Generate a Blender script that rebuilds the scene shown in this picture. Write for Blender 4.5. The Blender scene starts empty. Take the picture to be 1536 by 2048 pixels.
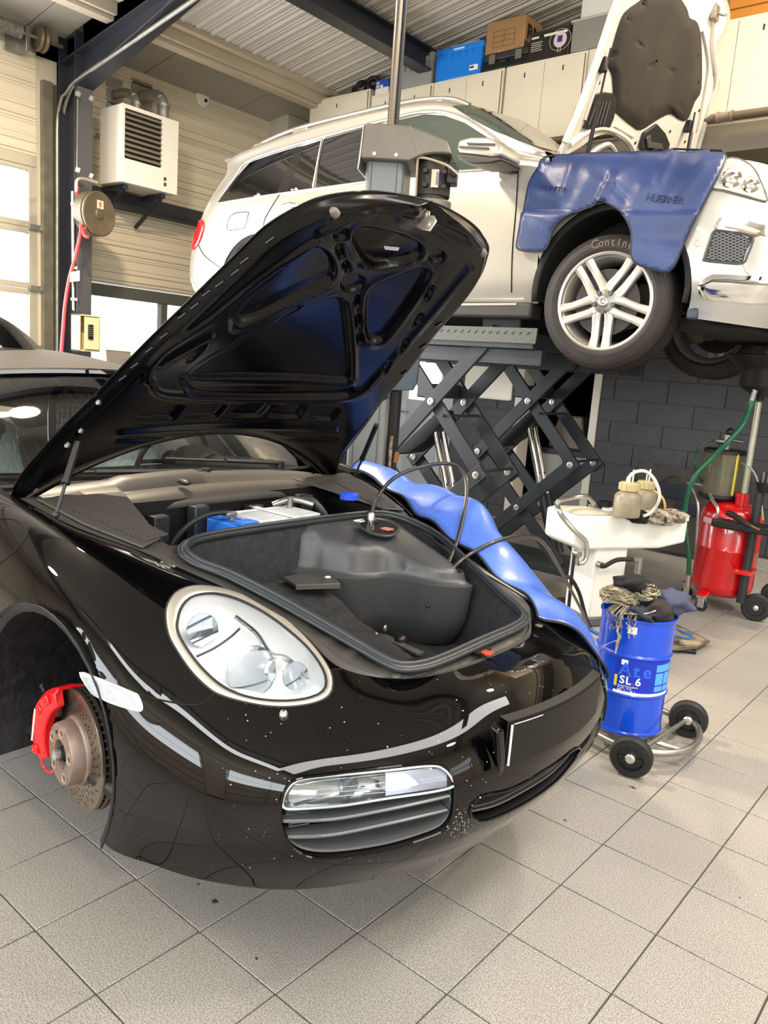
import bpy, bmesh, math, random
from mathutils import Vector, Matrix, Euler
from mathutils.bvhtree import BVHTree
from math import radians as R, sin, cos, pi, tan, atan2, sqrt, hypot
random.seed(7)
SC = bpy.context.scene
COL = SC.collection
# ------------------------------------------------------------------ camera
F, CX, CY, H = 1563.0, 768.0, 1024.0, 1.516
RX = Vector((0.76146878, 0.64393164, 0.07427882))      # camera right
DN = Vector((0.17259547, -0.09096404, -0.98078354))    # camera down
FW = Vector((-0.62480085, 0.75965623, -0.18040596))    # camera forward
O = Vector((0, 0, H))
cd = bpy.data.cameras.new('camera'); cam = bpy.data.objects.new('camera', cd); COL.objects.link(cam)
cd.sensor_fit = 'HORIZONTAL'; cd.sensor_width = 36.0; cd.lens = F / 1536 * 36
cd.clip_start = 0.05; cd.clip_end = 200
mw = Matrix(((RX.x, -DN.x, -FW.x, 0), (RX.y, -DN.y, -FW.y, 0), (RX.z, -DN.z, -FW.z, H), (0, 0, 0, 1)))
cam.matrix_world = mw
SC.camera = cam
# ------------------------------------------------------------------ world and light
wd = bpy.data.worlds.new('world'); SC.world = wd; wd.use_nodes = True
bg = wd.node_tree.nodes['Background']
bg.inputs[0].default_value = (0.93, 0.97, 1.0, 1); bg.inputs[1].default_value = 4.0
SC.view_settings.view_transform = 'Standard'; SC.view_settings.look = 'None'
SC.view_settings.gamma = 1.0; SC.view_settings.use_curve_mapping = False
SC.view_settings.exposure = 0.06
def area(name, loc, target, sx, sy, power, col):
    l = bpy.data.lights.new(name, 'AREA'); l.shape = 'RECTANGLE'; l.size = sx; l.size_y = sy
    l.energy = power; l.color = col
    o = bpy.data.objects.new(name, l); COL.objects.link(o); o.location = loc
    d = Vector(target) - Vector(loc)
    o.rotation_euler = d.to_track_quat('-Z', 'Z').to_euler()
    return o
# daylight entering through the glazed doors behind and beside the camera, and the far door
area('daylight_door_front', (-3.2, -4.3, 2.53), (-3.2, 0, 1.7), 4.4, 1.15, 200, (0.90, 0.96, 1.0))
area('daylight_door_front', (2.2, -4.3, 2.53), (2.2, 0, 1.7), 4.4, 1.15, 190, (0.90, 0.96, 1.0))
area('daylight_door_right', (5.3, .3, 2.83), (0, .3, 1.9), 7.4, 1.3, 230, (1.0, 0.97, 0.92))
area('daylight_rooflight', (1.35, 1.5, 5.40), (1.35 - .158, 1.5, 4.4), .95, 10.5, 430, (1.0, 0.97, 0.93))
area('daylight_rooflight', (-1.9, -3.1, 4.93), (-1.9 - .158, -3.1, 3.93), 5.2, .5, 150, (0.95, 0.98, 1.0))
area('daylight_door_left', (-7.3, 2.2, 1.9), (0, 2.2, 1.6), 2.8, 2.2, 330, (0.97, 0.98, 1.0))
# ------------------------------------------------------------------ helpers
def ray(u, v):
    return RX * ((u - CX) / F) + DN * ((v - CY) / F) + FW
def P(u, v, ax, val):                       # point of the plane ax=val seen at photo pixel u,v
    r = ray(u, v); i = 'xyz'.index(ax); return O + r * ((val - O[i]) / r[i])
def PD(u, v, d): return O + ray(u, v) * d
def lin(h):
    h = h.lstrip('#'); c = [int(h[i:i+2], 16) / 255 for i in (0, 2, 4)]
    return tuple(x / 12.92 if x <= .04045 else ((x + .055) / 1.055) ** 2.4 for x in c) + (1,)
MATS = {}
def mat(name, col='808080', rough=.5, metal=0, var=0, vs=6, bump=0, bs=60, coat=0, spec=None, alpha=1,
        emit=None, es=1, trans=0, ior=1.45, detail=4, col2=None, sheen=0):
    if name in MATS: return MATS[name]
    m = bpy.data.materials.new(name); m.use_nodes = True; nt = m.node_tree; b = nt.nodes['Principled BSDF']
    c = lin(col)
    b.inputs['Base Color'].default_value = c; b.inputs['Roughness'].default_value = rough
    b.inputs['Metallic'].default_value = metal; b.inputs['IOR'].default_value = ior
    if coat: b.inputs['Coat Weight'].default_value = coat; b.inputs['Coat Roughness'].default_value = .03
    if spec is not None: b.inputs['Specular IOR Level'].default_value = spec
    if trans: b.inputs['Transmission Weight'].default_value = trans
    if alpha < 1: b.inputs['Alpha'].default_value = alpha
    if sheen: b.inputs['Sheen Weight'].default_value = sheen
    if emit: b.inputs['Emission Color'].default_value = lin(emit); b.inputs['Emission Strength'].default_value = es
    m.diffuse_color = c
    if var or bump or col2:
        tc = nt.nodes.new('ShaderNodeTexCoord')
        if var or col2:
            n = nt.nodes.new('ShaderNodeTexNoise'); n.inputs['Scale'].default_value = vs; n.inputs['Detail'].default_value = detail
            nt.links.new(tc.outputs['Object'], n.inputs['Vector'])
            r = nt.nodes.new('ShaderNodeValToRGB')
            c2 = lin(col2) if col2 else tuple(x * (1 - var) for x in c[:3]) + (1,)
            c3 = c if col2 else tuple(min(1, x * (1 + var * .6)) for x in c[:3]) + (1,)
            r.color_ramp.elements[0].color = c2; r.color_ramp.elements[1].color = c3
            r.color_ramp.elements[0].position = .36; r.color_ramp.elements[1].position = .64
            nt.links.new(n.outputs['Fac'], r.inputs['Fac']); nt.links.new(r.outputs['Color'], b.inputs['Base Color'])
        if bump:
            n2 = nt.nodes.new('ShaderNodeTexNoise'); n2.inputs['Scale'].default_value = bs; n2.inputs['Detail'].default_value = 3
            nt.links.new(tc.outputs['Object'], n2.inputs['Vector'])
            bp = nt.nodes.new('ShaderNodeBump'); bp.inputs['Strength'].default_value = bump; bp.inputs['Distance'].default_value = .01
            nt.links.new(n2.outputs['Fac'], bp.inputs['Height']); nt.links.new(bp.outputs['Normal'], b.inputs['Normal'])
    MATS[name] = m
    return m
def glassmat(name, tint='ffffff', refl=1.0, opac=0.0):
    if name in MATS: return MATS[name]
    m = bpy.data.materials.new(name); m.use_nodes = True; nt = m.node_tree; nt.nodes.clear()
    out = nt.nodes.new('ShaderNodeOutputMaterial'); mx = nt.nodes.new('ShaderNodeMixShader')
    tr = nt.nodes.new('ShaderNodeBsdfTransparent'); gl = nt.nodes.new('ShaderNodeBsdfGlossy'); fr = nt.nodes.new('ShaderNodeFresnel')
    tr.inputs[0].default_value = lin(tint); gl.inputs['Roughness'].default_value = .02; fr.inputs['IOR'].default_value = 1.5
    gl.inputs['Color'].default_value = (refl, refl, refl, 1)
    nt.links.new(fr.outputs[0], mx.inputs[0]); nt.links.new(tr.outputs[0], mx.inputs[1]); nt.links.new(gl.outputs[0], mx.inputs[2])
    last = mx
    if opac:
        m2 = nt.nodes.new('ShaderNodeMixShader'); m2.inputs[0].default_value = opac
        df = nt.nodes.new('ShaderNodeBsdfDiffuse'); df.inputs[0].default_value = lin(tint)
        nt.links.new(mx.outputs[0], m2.inputs[1]); nt.links.new(df.outputs[0], m2.inputs[2]); last = m2
    nt.links.new(last.outputs[0], out.inputs[0]); MATS[name] = m; return m
def frame_of(d):
    d = Vector(d).normalized(); u = Vector((0, 0, 1)) if abs(d.z) < .9 else Vector((1, 0, 0))
    a = d.cross(u).normalized(); return a, a.cross(d).normalized(), d
def catmull(pts, n, closed=False):
    pts = [Vector(p) for p in pts]; m = len(pts); out = []
    segs = m if closed else m - 1
    for i in range(segs):
        if closed: p0, p1, p2, p3 = pts[(i-1) % m], pts[i], pts[(i+1) % m], pts[(i+2) % m]
        else: p0, p1, p2, p3 = pts[max(i-1, 0)], pts[i], pts[i+1], pts[min(i+2, m-1)]
        for k in range(n):
            t = k / n
            out.append(.5 * ((2*p1) + (p2-p0)*t + (2*p0-5*p1+4*p2-p3)*t*t + (3*p1-p0-3*p2+p3)*t*t*t))
    if not closed: out.append(pts[-1])
    return out
class MB:
    def __init__(s): s.v = []; s.f = []
    def raw(s, v, f):
        b = len(s.v); s.v += [Vector(p) for p in v]; s.f += [tuple(b + i for i in q) for q in f]; return s
    def box(s, c, d, rot=None):
        x, y, z = (k / 2 for k in d); vs = [Vector((a*x, b*y, e*z)) for a in (-1, 1) for b in (-1, 1) for e in (-1, 1)]
        if rot is not None:
            M_ = rot.to_matrix() if hasattr(rot, 'to_matrix') else rot
            vs = [M_ @ p for p in vs]
        c = Vector(c)
        return s.raw([c + p for p in vs], [(0, 1, 3, 2), (4, 6, 7, 5), (0, 4, 5, 1), (2, 3, 7, 6), (0, 2, 6, 4), (1, 5, 7, 3)])
    def mm(s, a, b): return s.box([(p + q) / 2 for p, q in zip(a, b)], [abs(q - p) for p, q in zip(a, b)])
    def bar(s, p, q, w, h, up=None):                       # rectangular bar between two points
        p, q = Vector(p), Vector(q); d = (q - p).normalized()
        u = Vector(up) if up is not None else Vector((0, 0, 1))
        if abs(d.dot(u.normalized())) > .98: u = Vector((1, 0, 0)) if abs(d.x) < .9 else Vector((0, 1, 0))
        a = d.cross(u).normalized() * w / 2; b = a.cross(d).normalized() * h / 2
        vs = [o + i*a + j*b for o in (p, q) for i, j in ((-1, -1), (1, -1), (1, 1), (-1, 1))]
        return s.raw(vs, [(3, 2, 1, 0), (4, 5, 6, 7), (0, 1, 5, 4), (1, 2, 6, 5), (2, 3, 7, 6), (3, 0, 4, 7)])
    def cyl(s, p, q, r, r2=None, n=16, cap=True):
        p, q = Vector(p), Vector(q); a, b, d = frame_of(q - p); r2 = r if r2 is None else r2; base = len(s.v)
        for k in range(n):
            t = 2*pi*k/n; e = a*cos(t) + b*sin(t); s.v += [p + e*r, q + e*r2]
        for k in range(n):
            i, j = base + 2*k, base + 2*((k+1) % n); s.f.append((i, j, j+1, i+1))
        if cap: s.f.append(tuple(base + 2*k for k in range(n))[::-1]); s.f.append(tuple(base + 2*k + 1 for k in range(n)))
        return s
    def tube(s, pts, r, n=8, closed=False, cap=True, sub=0):
        if sub: pts = catmull(pts, sub, closed)
        pts = [Vector(p) for p in pts]; m = len(pts); base = len(s.v); a = None
        for i, p in enumerate(pts):
            d = (pts[(i+1) % m] - pts[i-1]) if closed else (pts[min(i+1, m-1)] - pts[max(i-1, 0)])
            if d.length < 1e-9: d = Vector((0, 0, 1))
            d.normalize()
            if a is None: a = frame_of(d)[0]
            a = (a - d * a.dot(d)); a = a.normalized() if a.length > 1e-6 else frame_of(d)[0]
            b = d.cross(a); rr = r[i] if isinstance(r, (list, tuple)) else r
            for k in range(n): t = 2*pi*k/n; s.v.append(p + a*rr*cos(t) + b*rr*sin(t))
        for i in range(m if closed else m - 1):
            for k in range(n):
                A, B = base + i*n, base + ((i+1) % m)*n; s.f.append((A+k, A+(k+1) % n, B+(k+1) % n, B+k))
        if cap and not closed:
            s.f.append(tuple(base + k for k in range(n))[::-1]); s.f.append(tuple(base + (m-1)*n + k for k in range(n)))
        return s
    def lathe(s, prof, c, axis=(0, 0, 1), n=32, closed=False):
        a, b, d = frame_of(axis); c = Vector(c); base = len(s.v); m = len(prof)
        for r, h in prof:
            for k in range(n): t = 2*pi*k/n; s.v.append(c + d*h + (a*cos(t) + b*sin(t))*r)
        for i in range(m if closed else m-1):
            for k in range(n):
                A, B = base + i*n, base + ((i+1) % m)*n; s.f.append((A+k, A+(k+1) % n, B+(k+1) % n, B+k))
        if not closed:
            if prof[0][0] > 1e-6: s.f.append(tuple(base + k for k in range(n))[::-1])
            if prof[-1][0] > 1e-6: s.f.append(tuple(base + (m-1)*n + k for k in range(n)))
        return s
    def grid(s, rows, closed=False):
        base = len(s.v); m = len(rows); n = len(rows[0])
        for r_ in rows: s.v += [Vector(p) for p in r_]
        for i in range(m-1):
            for j in range(n if closed else n-1):
                k = (j+1) % n; s.f.append((base+i*n+j, base+i*n+k, base+(i+1)*n+k, base+(i+1)*n+j))
        return s
    def prism(s, pts, off):                                # polygon (3-D points) extruded by a vector
        n = len(pts); off = Vector(off); base = len(s.v); s.v += [Vector(p) for p in pts] + [Vector(p) + off for p in pts]
        s.f.append(tuple(base + i for i in range(n))[::-1]); s.f.append(tuple(base + n + i for i in range(n)))
        for i in range(n): j = (i+1) % n; s.f.append((base+i, base+j, base+n+j, base+n+i))
        return s
    def ball(s, c, r, n=12, sq=(1, 1, 1)):
        c = Vector(c); rows = []
        for i in range(n//2 + 1):
            t = pi*i/(n//2); rows.append([c + Vector((sq[0]*sin(t)*cos(2*pi*k/n), sq[1]*sin(t)*sin(2*pi*k/n), sq[2]*cos(t)))*r for k in range(n)])
        return s.grid(rows, closed=True)
    def obj(s, name, m, parent=None, bevel=0, seg=2, ang=38, solid=0, sub=0, smooth=True, recalc=True, weld=0):
        me = bpy.data.meshes.new(name); me.from_pydata([tuple(p) for p in s.v], [], s.f)
        if recalc or weld:
            bm = bmesh.new(); bm.from_mesh(me)
            if weld: bmesh.ops.remove_doubles(bm, verts=bm.verts, dist=weld)
            if recalc: bmesh.ops.recalc_face_normals(bm, faces=bm.faces)
            bm.to_mesh(me); bm.free()
        if smooth:
            me.shade_smooth()
            if not sub: me.set_sharp_from_angle(angle=R(ang))
        me.materials.append(m)
        o = bpy.data.objects.new(name, me); COL.objects.link(o)
        if solid: md = o.modifiers.new('solid', 'SOLIDIFY'); md.thickness = solid; md.offset = -1
        if bevel: md = o.modifiers.new('bevel', 'BEVEL'); md.width = bevel; md.segments = seg; md.limit_method = 'ANGLE'; md.angle_limit = R(40)
        if sub: md = o.modifiers.new('sub', 'SUBSURF'); md.levels = sub; md.render_levels = sub
        if parent is not None: adopt(o, parent)
        return o
def adopt(o, parent):
    o.parent = parent
    w = Matrix.LocRotScale(parent.location, parent.rotation_euler, None)
    p = parent.parent
    while p is not None:
        w = Matrix.LocRotScale(p.location, p.rotation_euler, None) @ parent.matrix_parent_inverse @ w if parent.parent is p else w
        parent = p; p = p.parent
    o.matrix_parent_inverse = w.inverted()
def thing(name, label, cat, loc=(0, 0, 0), group=None, rot=(0, 0, 0)):
    o = bpy.data.objects.new(name, None); o.empty_display_size = .1; COL.objects.link(o)
    o.location = loc; o.rotation_euler = rot; o['label'] = label; o['category'] = cat
    if group: o['group'] = group
    return o
def tag(o, label, cat, group=None):
    o['label'] = label; o['category'] = cat
    if group: o['group'] = group
    return o
def struct(o): o['kind'] = 'structure'; return o
def stuff(o): o['kind'] = 'stuff'; return o
def textobj(s, size, m, name, parent, loc, xdir, ydir, depth=.0008, align='CENTER', bold=0):
    cu = bpy.data.curves.new(name, 'FONT'); cu.body = s; cu.size = size; cu.extrude = depth; cu.align_x = align; cu.align_y = 'CENTER'
    cu.offset = bold; cu.resolution_u = 3
    t = bpy.data.objects.new(name + '_c', cu); COL.objects.link(t)
    dg = bpy.context.evaluated_depsgraph_get(); me = bpy.data.meshes.new_from_object(t.evaluated_get(dg))
    bpy.data.objects.remove(t)
    x = Vector(xdir).normalized(); y = Vector(ydir); y = (y - x*y.dot(x)).normalized(); z = x.cross(y)
    w = Matrix(((x.x, y.x, z.x, loc[0]), (x.y, y.y, z.y, loc[1]), (x.z, y.z, z.z, loc[2]), (0, 0, 0, 1)))
    me.transform(w); me.materials.clear(); me.materials.append(m)
    o = bpy.data.objects.new(name, me); COL.objects.link(o)
    if parent is not None: adopt(o, parent)
    return o
def txt(o): return o
# ------------------------------------------------------------------ materials
m_cream = mat('cream_paint', 'd6cbb4', .5, var=.06, vs=2)
m_creamp = mat('cream_cladding', 'cfc4ac', .42)
m_ceil = mat('ceiling_deck', 'b9b2a6', .5, var=.05, vs=2)
m_dkblock = mat('dark_block_paint', '3d3e42', .6, var=.12, vs=9, bump=.5, bs=55)
m_ltblock = mat('cream_block', 'c9c0aa', .85, vs=60, bump=.5, bs=70, col2='9f967f')
m_steel_dk = mat('dark_blue_steel', '23262d', .38, var=.12, vs=4)
m_steel_gr = mat('grey_steel', '5b5c5e', .45, var=.1, vs=4)
m_galv = mat('galvanised', '9b9a94', .38, metal=.85, var=.15, vs=14)
m_alu = mat('aluminium', 'c9c8c4', .32, metal=.9)
m_alu_fr = mat('door_frame_alu', 'b9b29f', .4, metal=.5, var=.05, vs=4)
m_chrome = mat('chrome', 'eeeeee', .06, metal=1)
m_white = mat('white_paint', 'e6e4de', .4, var=.03, vs=5)
m_black = mat('black_plastic', '101011', .45, bump=.05, bs=200)
m_rubber = mat('rubber', '1a1a1b', .62, var=.2, vs=12)
m_grout = mat('floor_grout', '4a4642', .8)
m_glass = glassmat('window_glass')
m_paint_bl = None
# tile: speckled porcelain
def tilemat():
    m = bpy.data.materials.new('floor_tile'); m.use_nodes = True; nt = m.node_tree; b = nt.nodes['Principled BSDF']
    b.inputs['Roughness'].default_value = .42
    tc = nt.nodes.new('ShaderNodeNewGeometry')
    n1 = nt.nodes.new('ShaderNodeTexNoise'); n1.inputs['Scale'].default_value = 260; n1.inputs['Detail'].default_value = 2
    n2 = nt.nodes.new('ShaderNodeTexNoise'); n2.inputs['Scale'].default_value = 1.7; n2.inputs['Detail'].default_value = 5
    n3 = nt.nodes.new('ShaderNodeTexVoronoi'); n3.inputs['Scale'].default_value = 9
    for n in (n1, n2, n3): nt.links.new(tc.outputs['Position'], n.inputs['Vector'])
    r = nt.nodes.new('ShaderNodeValToRGB'); e = r.color_ramp.elements
    e[0].color = lin('79756f'); e[1].color = lin('aeaaa3'); e[0].position = .38; e[1].position = .62
    nt.links.new(n1.outputs['Fac'], r.inputs['Fac'])
    mx = nt.nodes.new('ShaderNodeMixRGB'); mx.blend_type = 'MULTIPLY'; mx.inputs[0].default_value = 1
    r2 = nt.nodes.new('ShaderNodeValToRGB'); r2.color_ramp.elements[0].color = (.84, .84, .84, 1); r2.color_ramp.elements[0].position = .3; r2.color_ramp.elements[1].position = .65
    nt.links.new(n2.outputs['Fac'], r2.inputs['Fac'])
    nt.links.new(r.outputs['Color'], mx.inputs[1]); nt.links.new(r2.outputs['Color'], mx.inputs[2])
    nt.links.new(mx.outputs[0], b.inputs['Base Color'])
    bp = nt.nodes.new('ShaderNodeBump'); bp.inputs['Strength'].default_value = .08; bp.inputs['Distance'].default_value = .002
    nt.links.new(n1.outputs['Fac'], bp.inputs['Height']); nt.links.new(bp.outputs['Normal'], b.inputs['Normal'])
    return m
m_tile = tilemat()
# ------------------------------------------------------------------ the room
XL, XR_, YB, YF = -7.5, 5.4, 7.37, -4.4
ZW, SL = 4.23, tan(R(9))
def ceil_z(x): return ZW + (x - XL) * SL
floor = struct(MB().mm((XL, YF, -.05), (XR_, YB + 2.2, -.006)).obj('floor', m_grout))
PT = .3
x0, y0 = .0103, .27
cells = []
for i in range(-27, 19):
    for j in range(-17, 31):
        c = (x0 + (i + .5)*PT, y0 + (j + .5)*PT)
        if XL + .15 < c[0] < XR_ - .15 and YF + .15 < c[1] < YB + 2: cells.append(c)
def cproj(p):
    d = Vector(p) - O; z = d.dot(FW); return (CX + F*d.dot(RX)/z, CY + F*d.dot(DN)/z, z) if z > .05 else (-9e3, -9e3, z)
vis = []
for c in cells:
    u, v, z = cproj((c[0], c[1], 0))
    if -160 < u < 1700 and 1000 < v < 2300: vis.append((z, c))
vis.sort(); near = set(c for _, c in vis[:300])
tb = MB().box((0, 0, -.004), (.2955, .2955, .008)).obj('tile', m_tile, floor, bevel=.0012, seg=1)
tme = tb.data; first = True
for c in sorted(near):
    if first: t = tb; first = False
    else: t = tb.copy(); COL.objects.link(t); t.parent = floor
    t.location = (c[0], c[1], random.uniform(-.0004, .0004))
mb = MB()
for c in cells:
    if c not in near: mb.box((c[0], c[1], -.004), (.2955, .2955, .008))
stuff(mb.obj('tile_field', m_tile, floor, recalc=False, smooth=False))
# small stains on the tiles
m_stain = mat('oil_stain', '4e3c26', .3)
for i, (u, v, r_) in enumerate([(430, 1803, .011), (513, 1917, .006), (1130, 1640, .006), (1266, 1575, .012), (1480, 1795, .004), (396, 1768, .006)]):
    p = P(u, v, 'z', .0008); pts = []
    for k in range(14):
        a = 2*pi*k/14; q = r_*random.uniform(.55, 1.2); pts.append(p + Vector((cos(a)*q, sin(a)*q*.7, 0)))
    MB().prism(pts, (0, 0, .0006)).obj('oil_spot', m_stain, floor)
ground = struct(MB().mm((-40, -40, -.3), (40, 40, -.06)).obj('ground', mat('outside_concrete', 'a8a49c', .8, var=.1, vs=1)))
# back wall of concrete blocks: dark below, cream above, with door openings
wallu = struct(MB().mm((XL, YB, 2.2), (XR_, YB + .2, 5.9)).obj('wall_rear', mat('mortar_cream', 'aca38c', .8)))
wallb = struct(MB().mm((-3.42, YB, 0), (XR_, YB + .2, 2.2)).mm((-5.17, YB, 0), (-4.33, YB + .2, 2.2)).mm((XL, YB, 0), (-6.15, YB + .2, 2.2))
    .obj('wall_back', mat('mortar_grey', '55565a', .8)))
BW, BH, JT = .526, .2085, .009
zc0 = .757 - 4*BH + .3*0
def blockrow(xa, xb, z, off, m, shared={}):
    x = xb
    out = []
    x = -2.998 + off
    while x > xa: x -= BW
    while x < xb:
        a, b = max(x, xa), min(x + BW, xb)
        if b - a > .04: out.append((a, b))
        x += BW
    for a, b in out:
        key = (round(b - a, 3), m.name)
        if key in shared:
            o = shared[key].copy(); COL.objects.link(o); o.parent = wallb if m is m_dkblock else wallu
        else:
            o = MB().box((0, 0, 0), (b - a - JT, .014, BH - JT)).obj('block', m, wallb if m is m_dkblock else wallu, bevel=.002, seg=1); shared[key] = o
        o.location = ((a + b)/2, YB - .007 + random.uniform(-.0015, .0015), z + BH/2)
z = zc0; k = 0
while z < 5.2:
    m = m_dkblock if z < 2.35 else m_ltblock
    off = (0, BW/2)[k % 2]
    if z > 2.0:
        if z < 4.15: blockrow(-6.9, -.6, z, off, m)
    else:
        blockrow(-3.40, -1.0, z, off, m); blockrow(-5.15, -4.35, z, off, m)
    z += BH; k += 1
struct(MB().mm((-3.4, YB - .03, 0), (XR_, YB, .115)).obj('baseboard_back', m_tile, bevel=.003))
# door frames in the back wall
struct(MB().mm((-3.475, YB - .03, 0), (-3.40, YB + .2, 2.2)).obj('trim_1', mat('white_frame', 'cfcbc2', .4)))
struct(MB().mm((-4.35, YB - .03, 0), (-4.27, YB + .2, 2.2)).obj('trim_2', MATS['white_frame']))
struct(MB().mm((-4.35, YB - .03, 2.12), (-3.40, YB + .2, 2.2)).obj('trim_3', MATS['white_frame']))
# dark store room behind the opening
struct(MB().mm((-4.6, YB + 2.1, 0), (-3.0, YB + 2.2, 2.4)).mm((-4.62, YB + .2, 0), (-4.55, YB + 2.2, 2.4)).mm((-3.1, YB + .2, 0), (-3.0, YB + 2.2, 2.4)).mm((-4.6, YB + .2, 2.3), (-3.0, YB + 2.2, 2.4))
    .obj('wall_store', mat('store_dark', '2a2a2c', .8)))
# white door
dr = MB().mm((-5.97, YB + .01, .02), (-5.28, YB + .06, 1.08)).obj('door_1', mat('door_white', 'b9bcbe', .35)); struct(dr)
MB().mm((-5.97, YB + .01, 1.08), (-5.86, YB + .06, 2.1)).mm((-5.36, YB + .01, 1.08), (-5.28, YB + .06, 2.1)).mm((-5.86, YB + .01, 2.0), (-5.36, YB + .06, 2.1)).obj('door_stile', MATS['door_white'], dr)
MB().mm((-5.85, YB, .10), (-5.38, YB + .012, 1.18)).obj('door_panel', mat('door_grey_panel', 'a5aab0', .4), dr, bevel=.006)
MB().mm((-5.86, YB + .03, 1.2), (-5.36, YB + .035, 2.0)).obj('pane', m_glass, dr)
MB().cyl((-5.92, YB - .06, 1.03), (-5.92, YB + .01, 1.03), .012).cyl((-5.92, YB - .055, 1.03), (-5.80, YB - .055, 1.03), .011).obj('door_handle', m_chrome, dr)
struct(MB().mm((-6.15, YB - .03, 0), (-5.98, YB + .1, 2.2)).mm((-5.27, YB - .03, 0), (-5.15, YB + .1, 2.2)).mm((-6.0, YB - .03, 2.1), (-5.2, YB + .1, 2.2)).obj('trim_4', mat('grey_frame', '8e9194', .4, metal=.3)))
# left wall: clad wall beside and between the sectional doors
wl = struct(MB().mm((XL - .2, 3.9, 2.16), (XL, YB, 4.4)).mm((XL - .2, 5.75, 0), (XL, YB, 2.2)).mm((XL - .2, YF, 0), (XL, -.2, 4.4)).mm((XL - .2, -.2, 4.05), (XL, 3.9, 4.4)).mm((XL - .2, 3.7, 0), (XL, 3.95, 4.2)).mm((XL - .2, 3.9, 0), (XL, 5.8, .9)).obj('wall_left', mat('wall_left_core', 'b8ae9a', .6)))
# each clad board: flat field with two raised beads; boards stacked upwards
def board(parent, y1, y2, z, h, x=XL, name='cladding_board', share=None):
    if share: o = share.copy(); COL.objects.link(o); o.parent = parent; o.matrix_parent_inverse = share.matrix_parent_inverse.copy()
    else:
        pr = [(0, .004), (.022, .004), (.03, .016), (.044, .016), (.050, .008), (h*.36, .008), (h*.36+.012, .020), (h*.36+.03, .020), (h*.36+.042, .010), (h*.55, .010), (h*.55+.008, .017), (h*.55+.022, .017), (h*.55+.03, .010), (h-.03, .010), (h-.018, .018), (h-.004, .018), (h-.004, .0), (0, 0)]
        L = y2 - y1
        o = MB().prism([(d*1.25, -L/2, q) for q, d in pr], (0, L, 0)).obj(name, m_creamp, parent, ang=20)
    o.location = (x, (y1+y2)/2, z)
    return o
z = 2.17; sh = None
while z < 4.1:
    sh = board(wl, 4.12, YB, z, .258, share=sh); z += .262
# sectional door at the left with three glazed rows, upper solid panels
dl = bpy.data.objects.new('door_2', None); COL.objects.link(dl); dl['kind'] = 'structure'; dl.location = (XL, 1.8, 0)
SH = .551
z = P(100, 699, 'x', XL).z - 2*SH
rows = []
top_gl = P(100, 466, 'x', XL).z + SH
while z < top_gl - .05: rows.append(z); z += SH
bys = [3.66, 2.55, 1.44, .33]
for zi, z in enumerate(rows):
    fr = MB().mm((XL - .04, -.2, z), (XL + .0, 3.70, z + .052)).mm((XL - .04, -.2, z + SH - .055), (XL, 3.70, z + SH - .004))
    for q in bys: fr.mm((XL - .04, q - .03, z), (XL + .001, q + .05, z + SH - .004))
    fr = fr.obj('glazed_section', m_alu_fr, dl, bevel=.003)
    for q in bys[:3]:
        MB().mm((XL - .022, q - 1.06, z + .05), (XL - .018, q - .03, z + SH - .054)).obj('pane', m_glass, fr)
    MB().mm((XL, 3.62, z - .02), (XL + .035, 3.74, z + .03)).cyl((XL + .03, 3.72, z), (XL + .03, 3.84, z), .012).obj('hinge', m_galv, fr, bevel=.002)
z = top_gl; sh = None
MB().mm((XL - .03, -.2, z), (XL + .01, 3.70, z + .10)).obj('door_rail', m_alu_fr, dl, bevel=.004)
z += .10
MB().mm((XL - .035, -.2, z), (XL - .012, 3.70, 4.12)).obj('door_backing', m_creamp, dl)
while z < 4.0:
    sh = board(dl, -.2, 3.70, z, .29, x=XL - .01, name='door_board', share=sh); z += .295
# vertical track beside door_2, curved track running up along the roof
struct(MB().mm((XL + .0, 3.74, 0), (XL + .06, 3.80, 3.85)).mm((XL + .0, 3.80, 0), (XL + .012, 3.9, 3.85)).mm((XL + .05, 3.80, 0), (XL + .06, 3.83, 3.85)).obj('trim_5', mat('track_steel', '8c8778', .4, metal=.7, var=.15, vs=9)))
tr = thing('door_track', 'bright bent steel door track rising to the roof beside the dark column', 'rail', (XL + .1, 3.9, 0))
def trk(off, zoff=0):
    a = [(XL + .10, 3.90 + off, .0), (XL + .10, 3.90 + off, 2.0), (XL + .10, 3.90 + off, 3.45)]
    c = []
    for k in range(1, 7):
        t = R(79)*k/6; c.append((XL + .10 + .42*(1 - cos(t)), 3.90 + off, 3.45 + .42*sin(t)))
    e = c[-1]; c.append((e[0] + 5, e[1], e[2] + 5*SL*1.05))
    return a + c
MB().tube(trk(0), .018, n=8).obj('outer_rail', m_galv, tr)
MB().tube([(x + (.0 if i < 3 else .0), y, z - (.05 if i > 5 else 0)) for i, (x, y, z) in enumerate(trk(-.05))], .014, n=8).obj('inner_rail', m_galv, tr)
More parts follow.
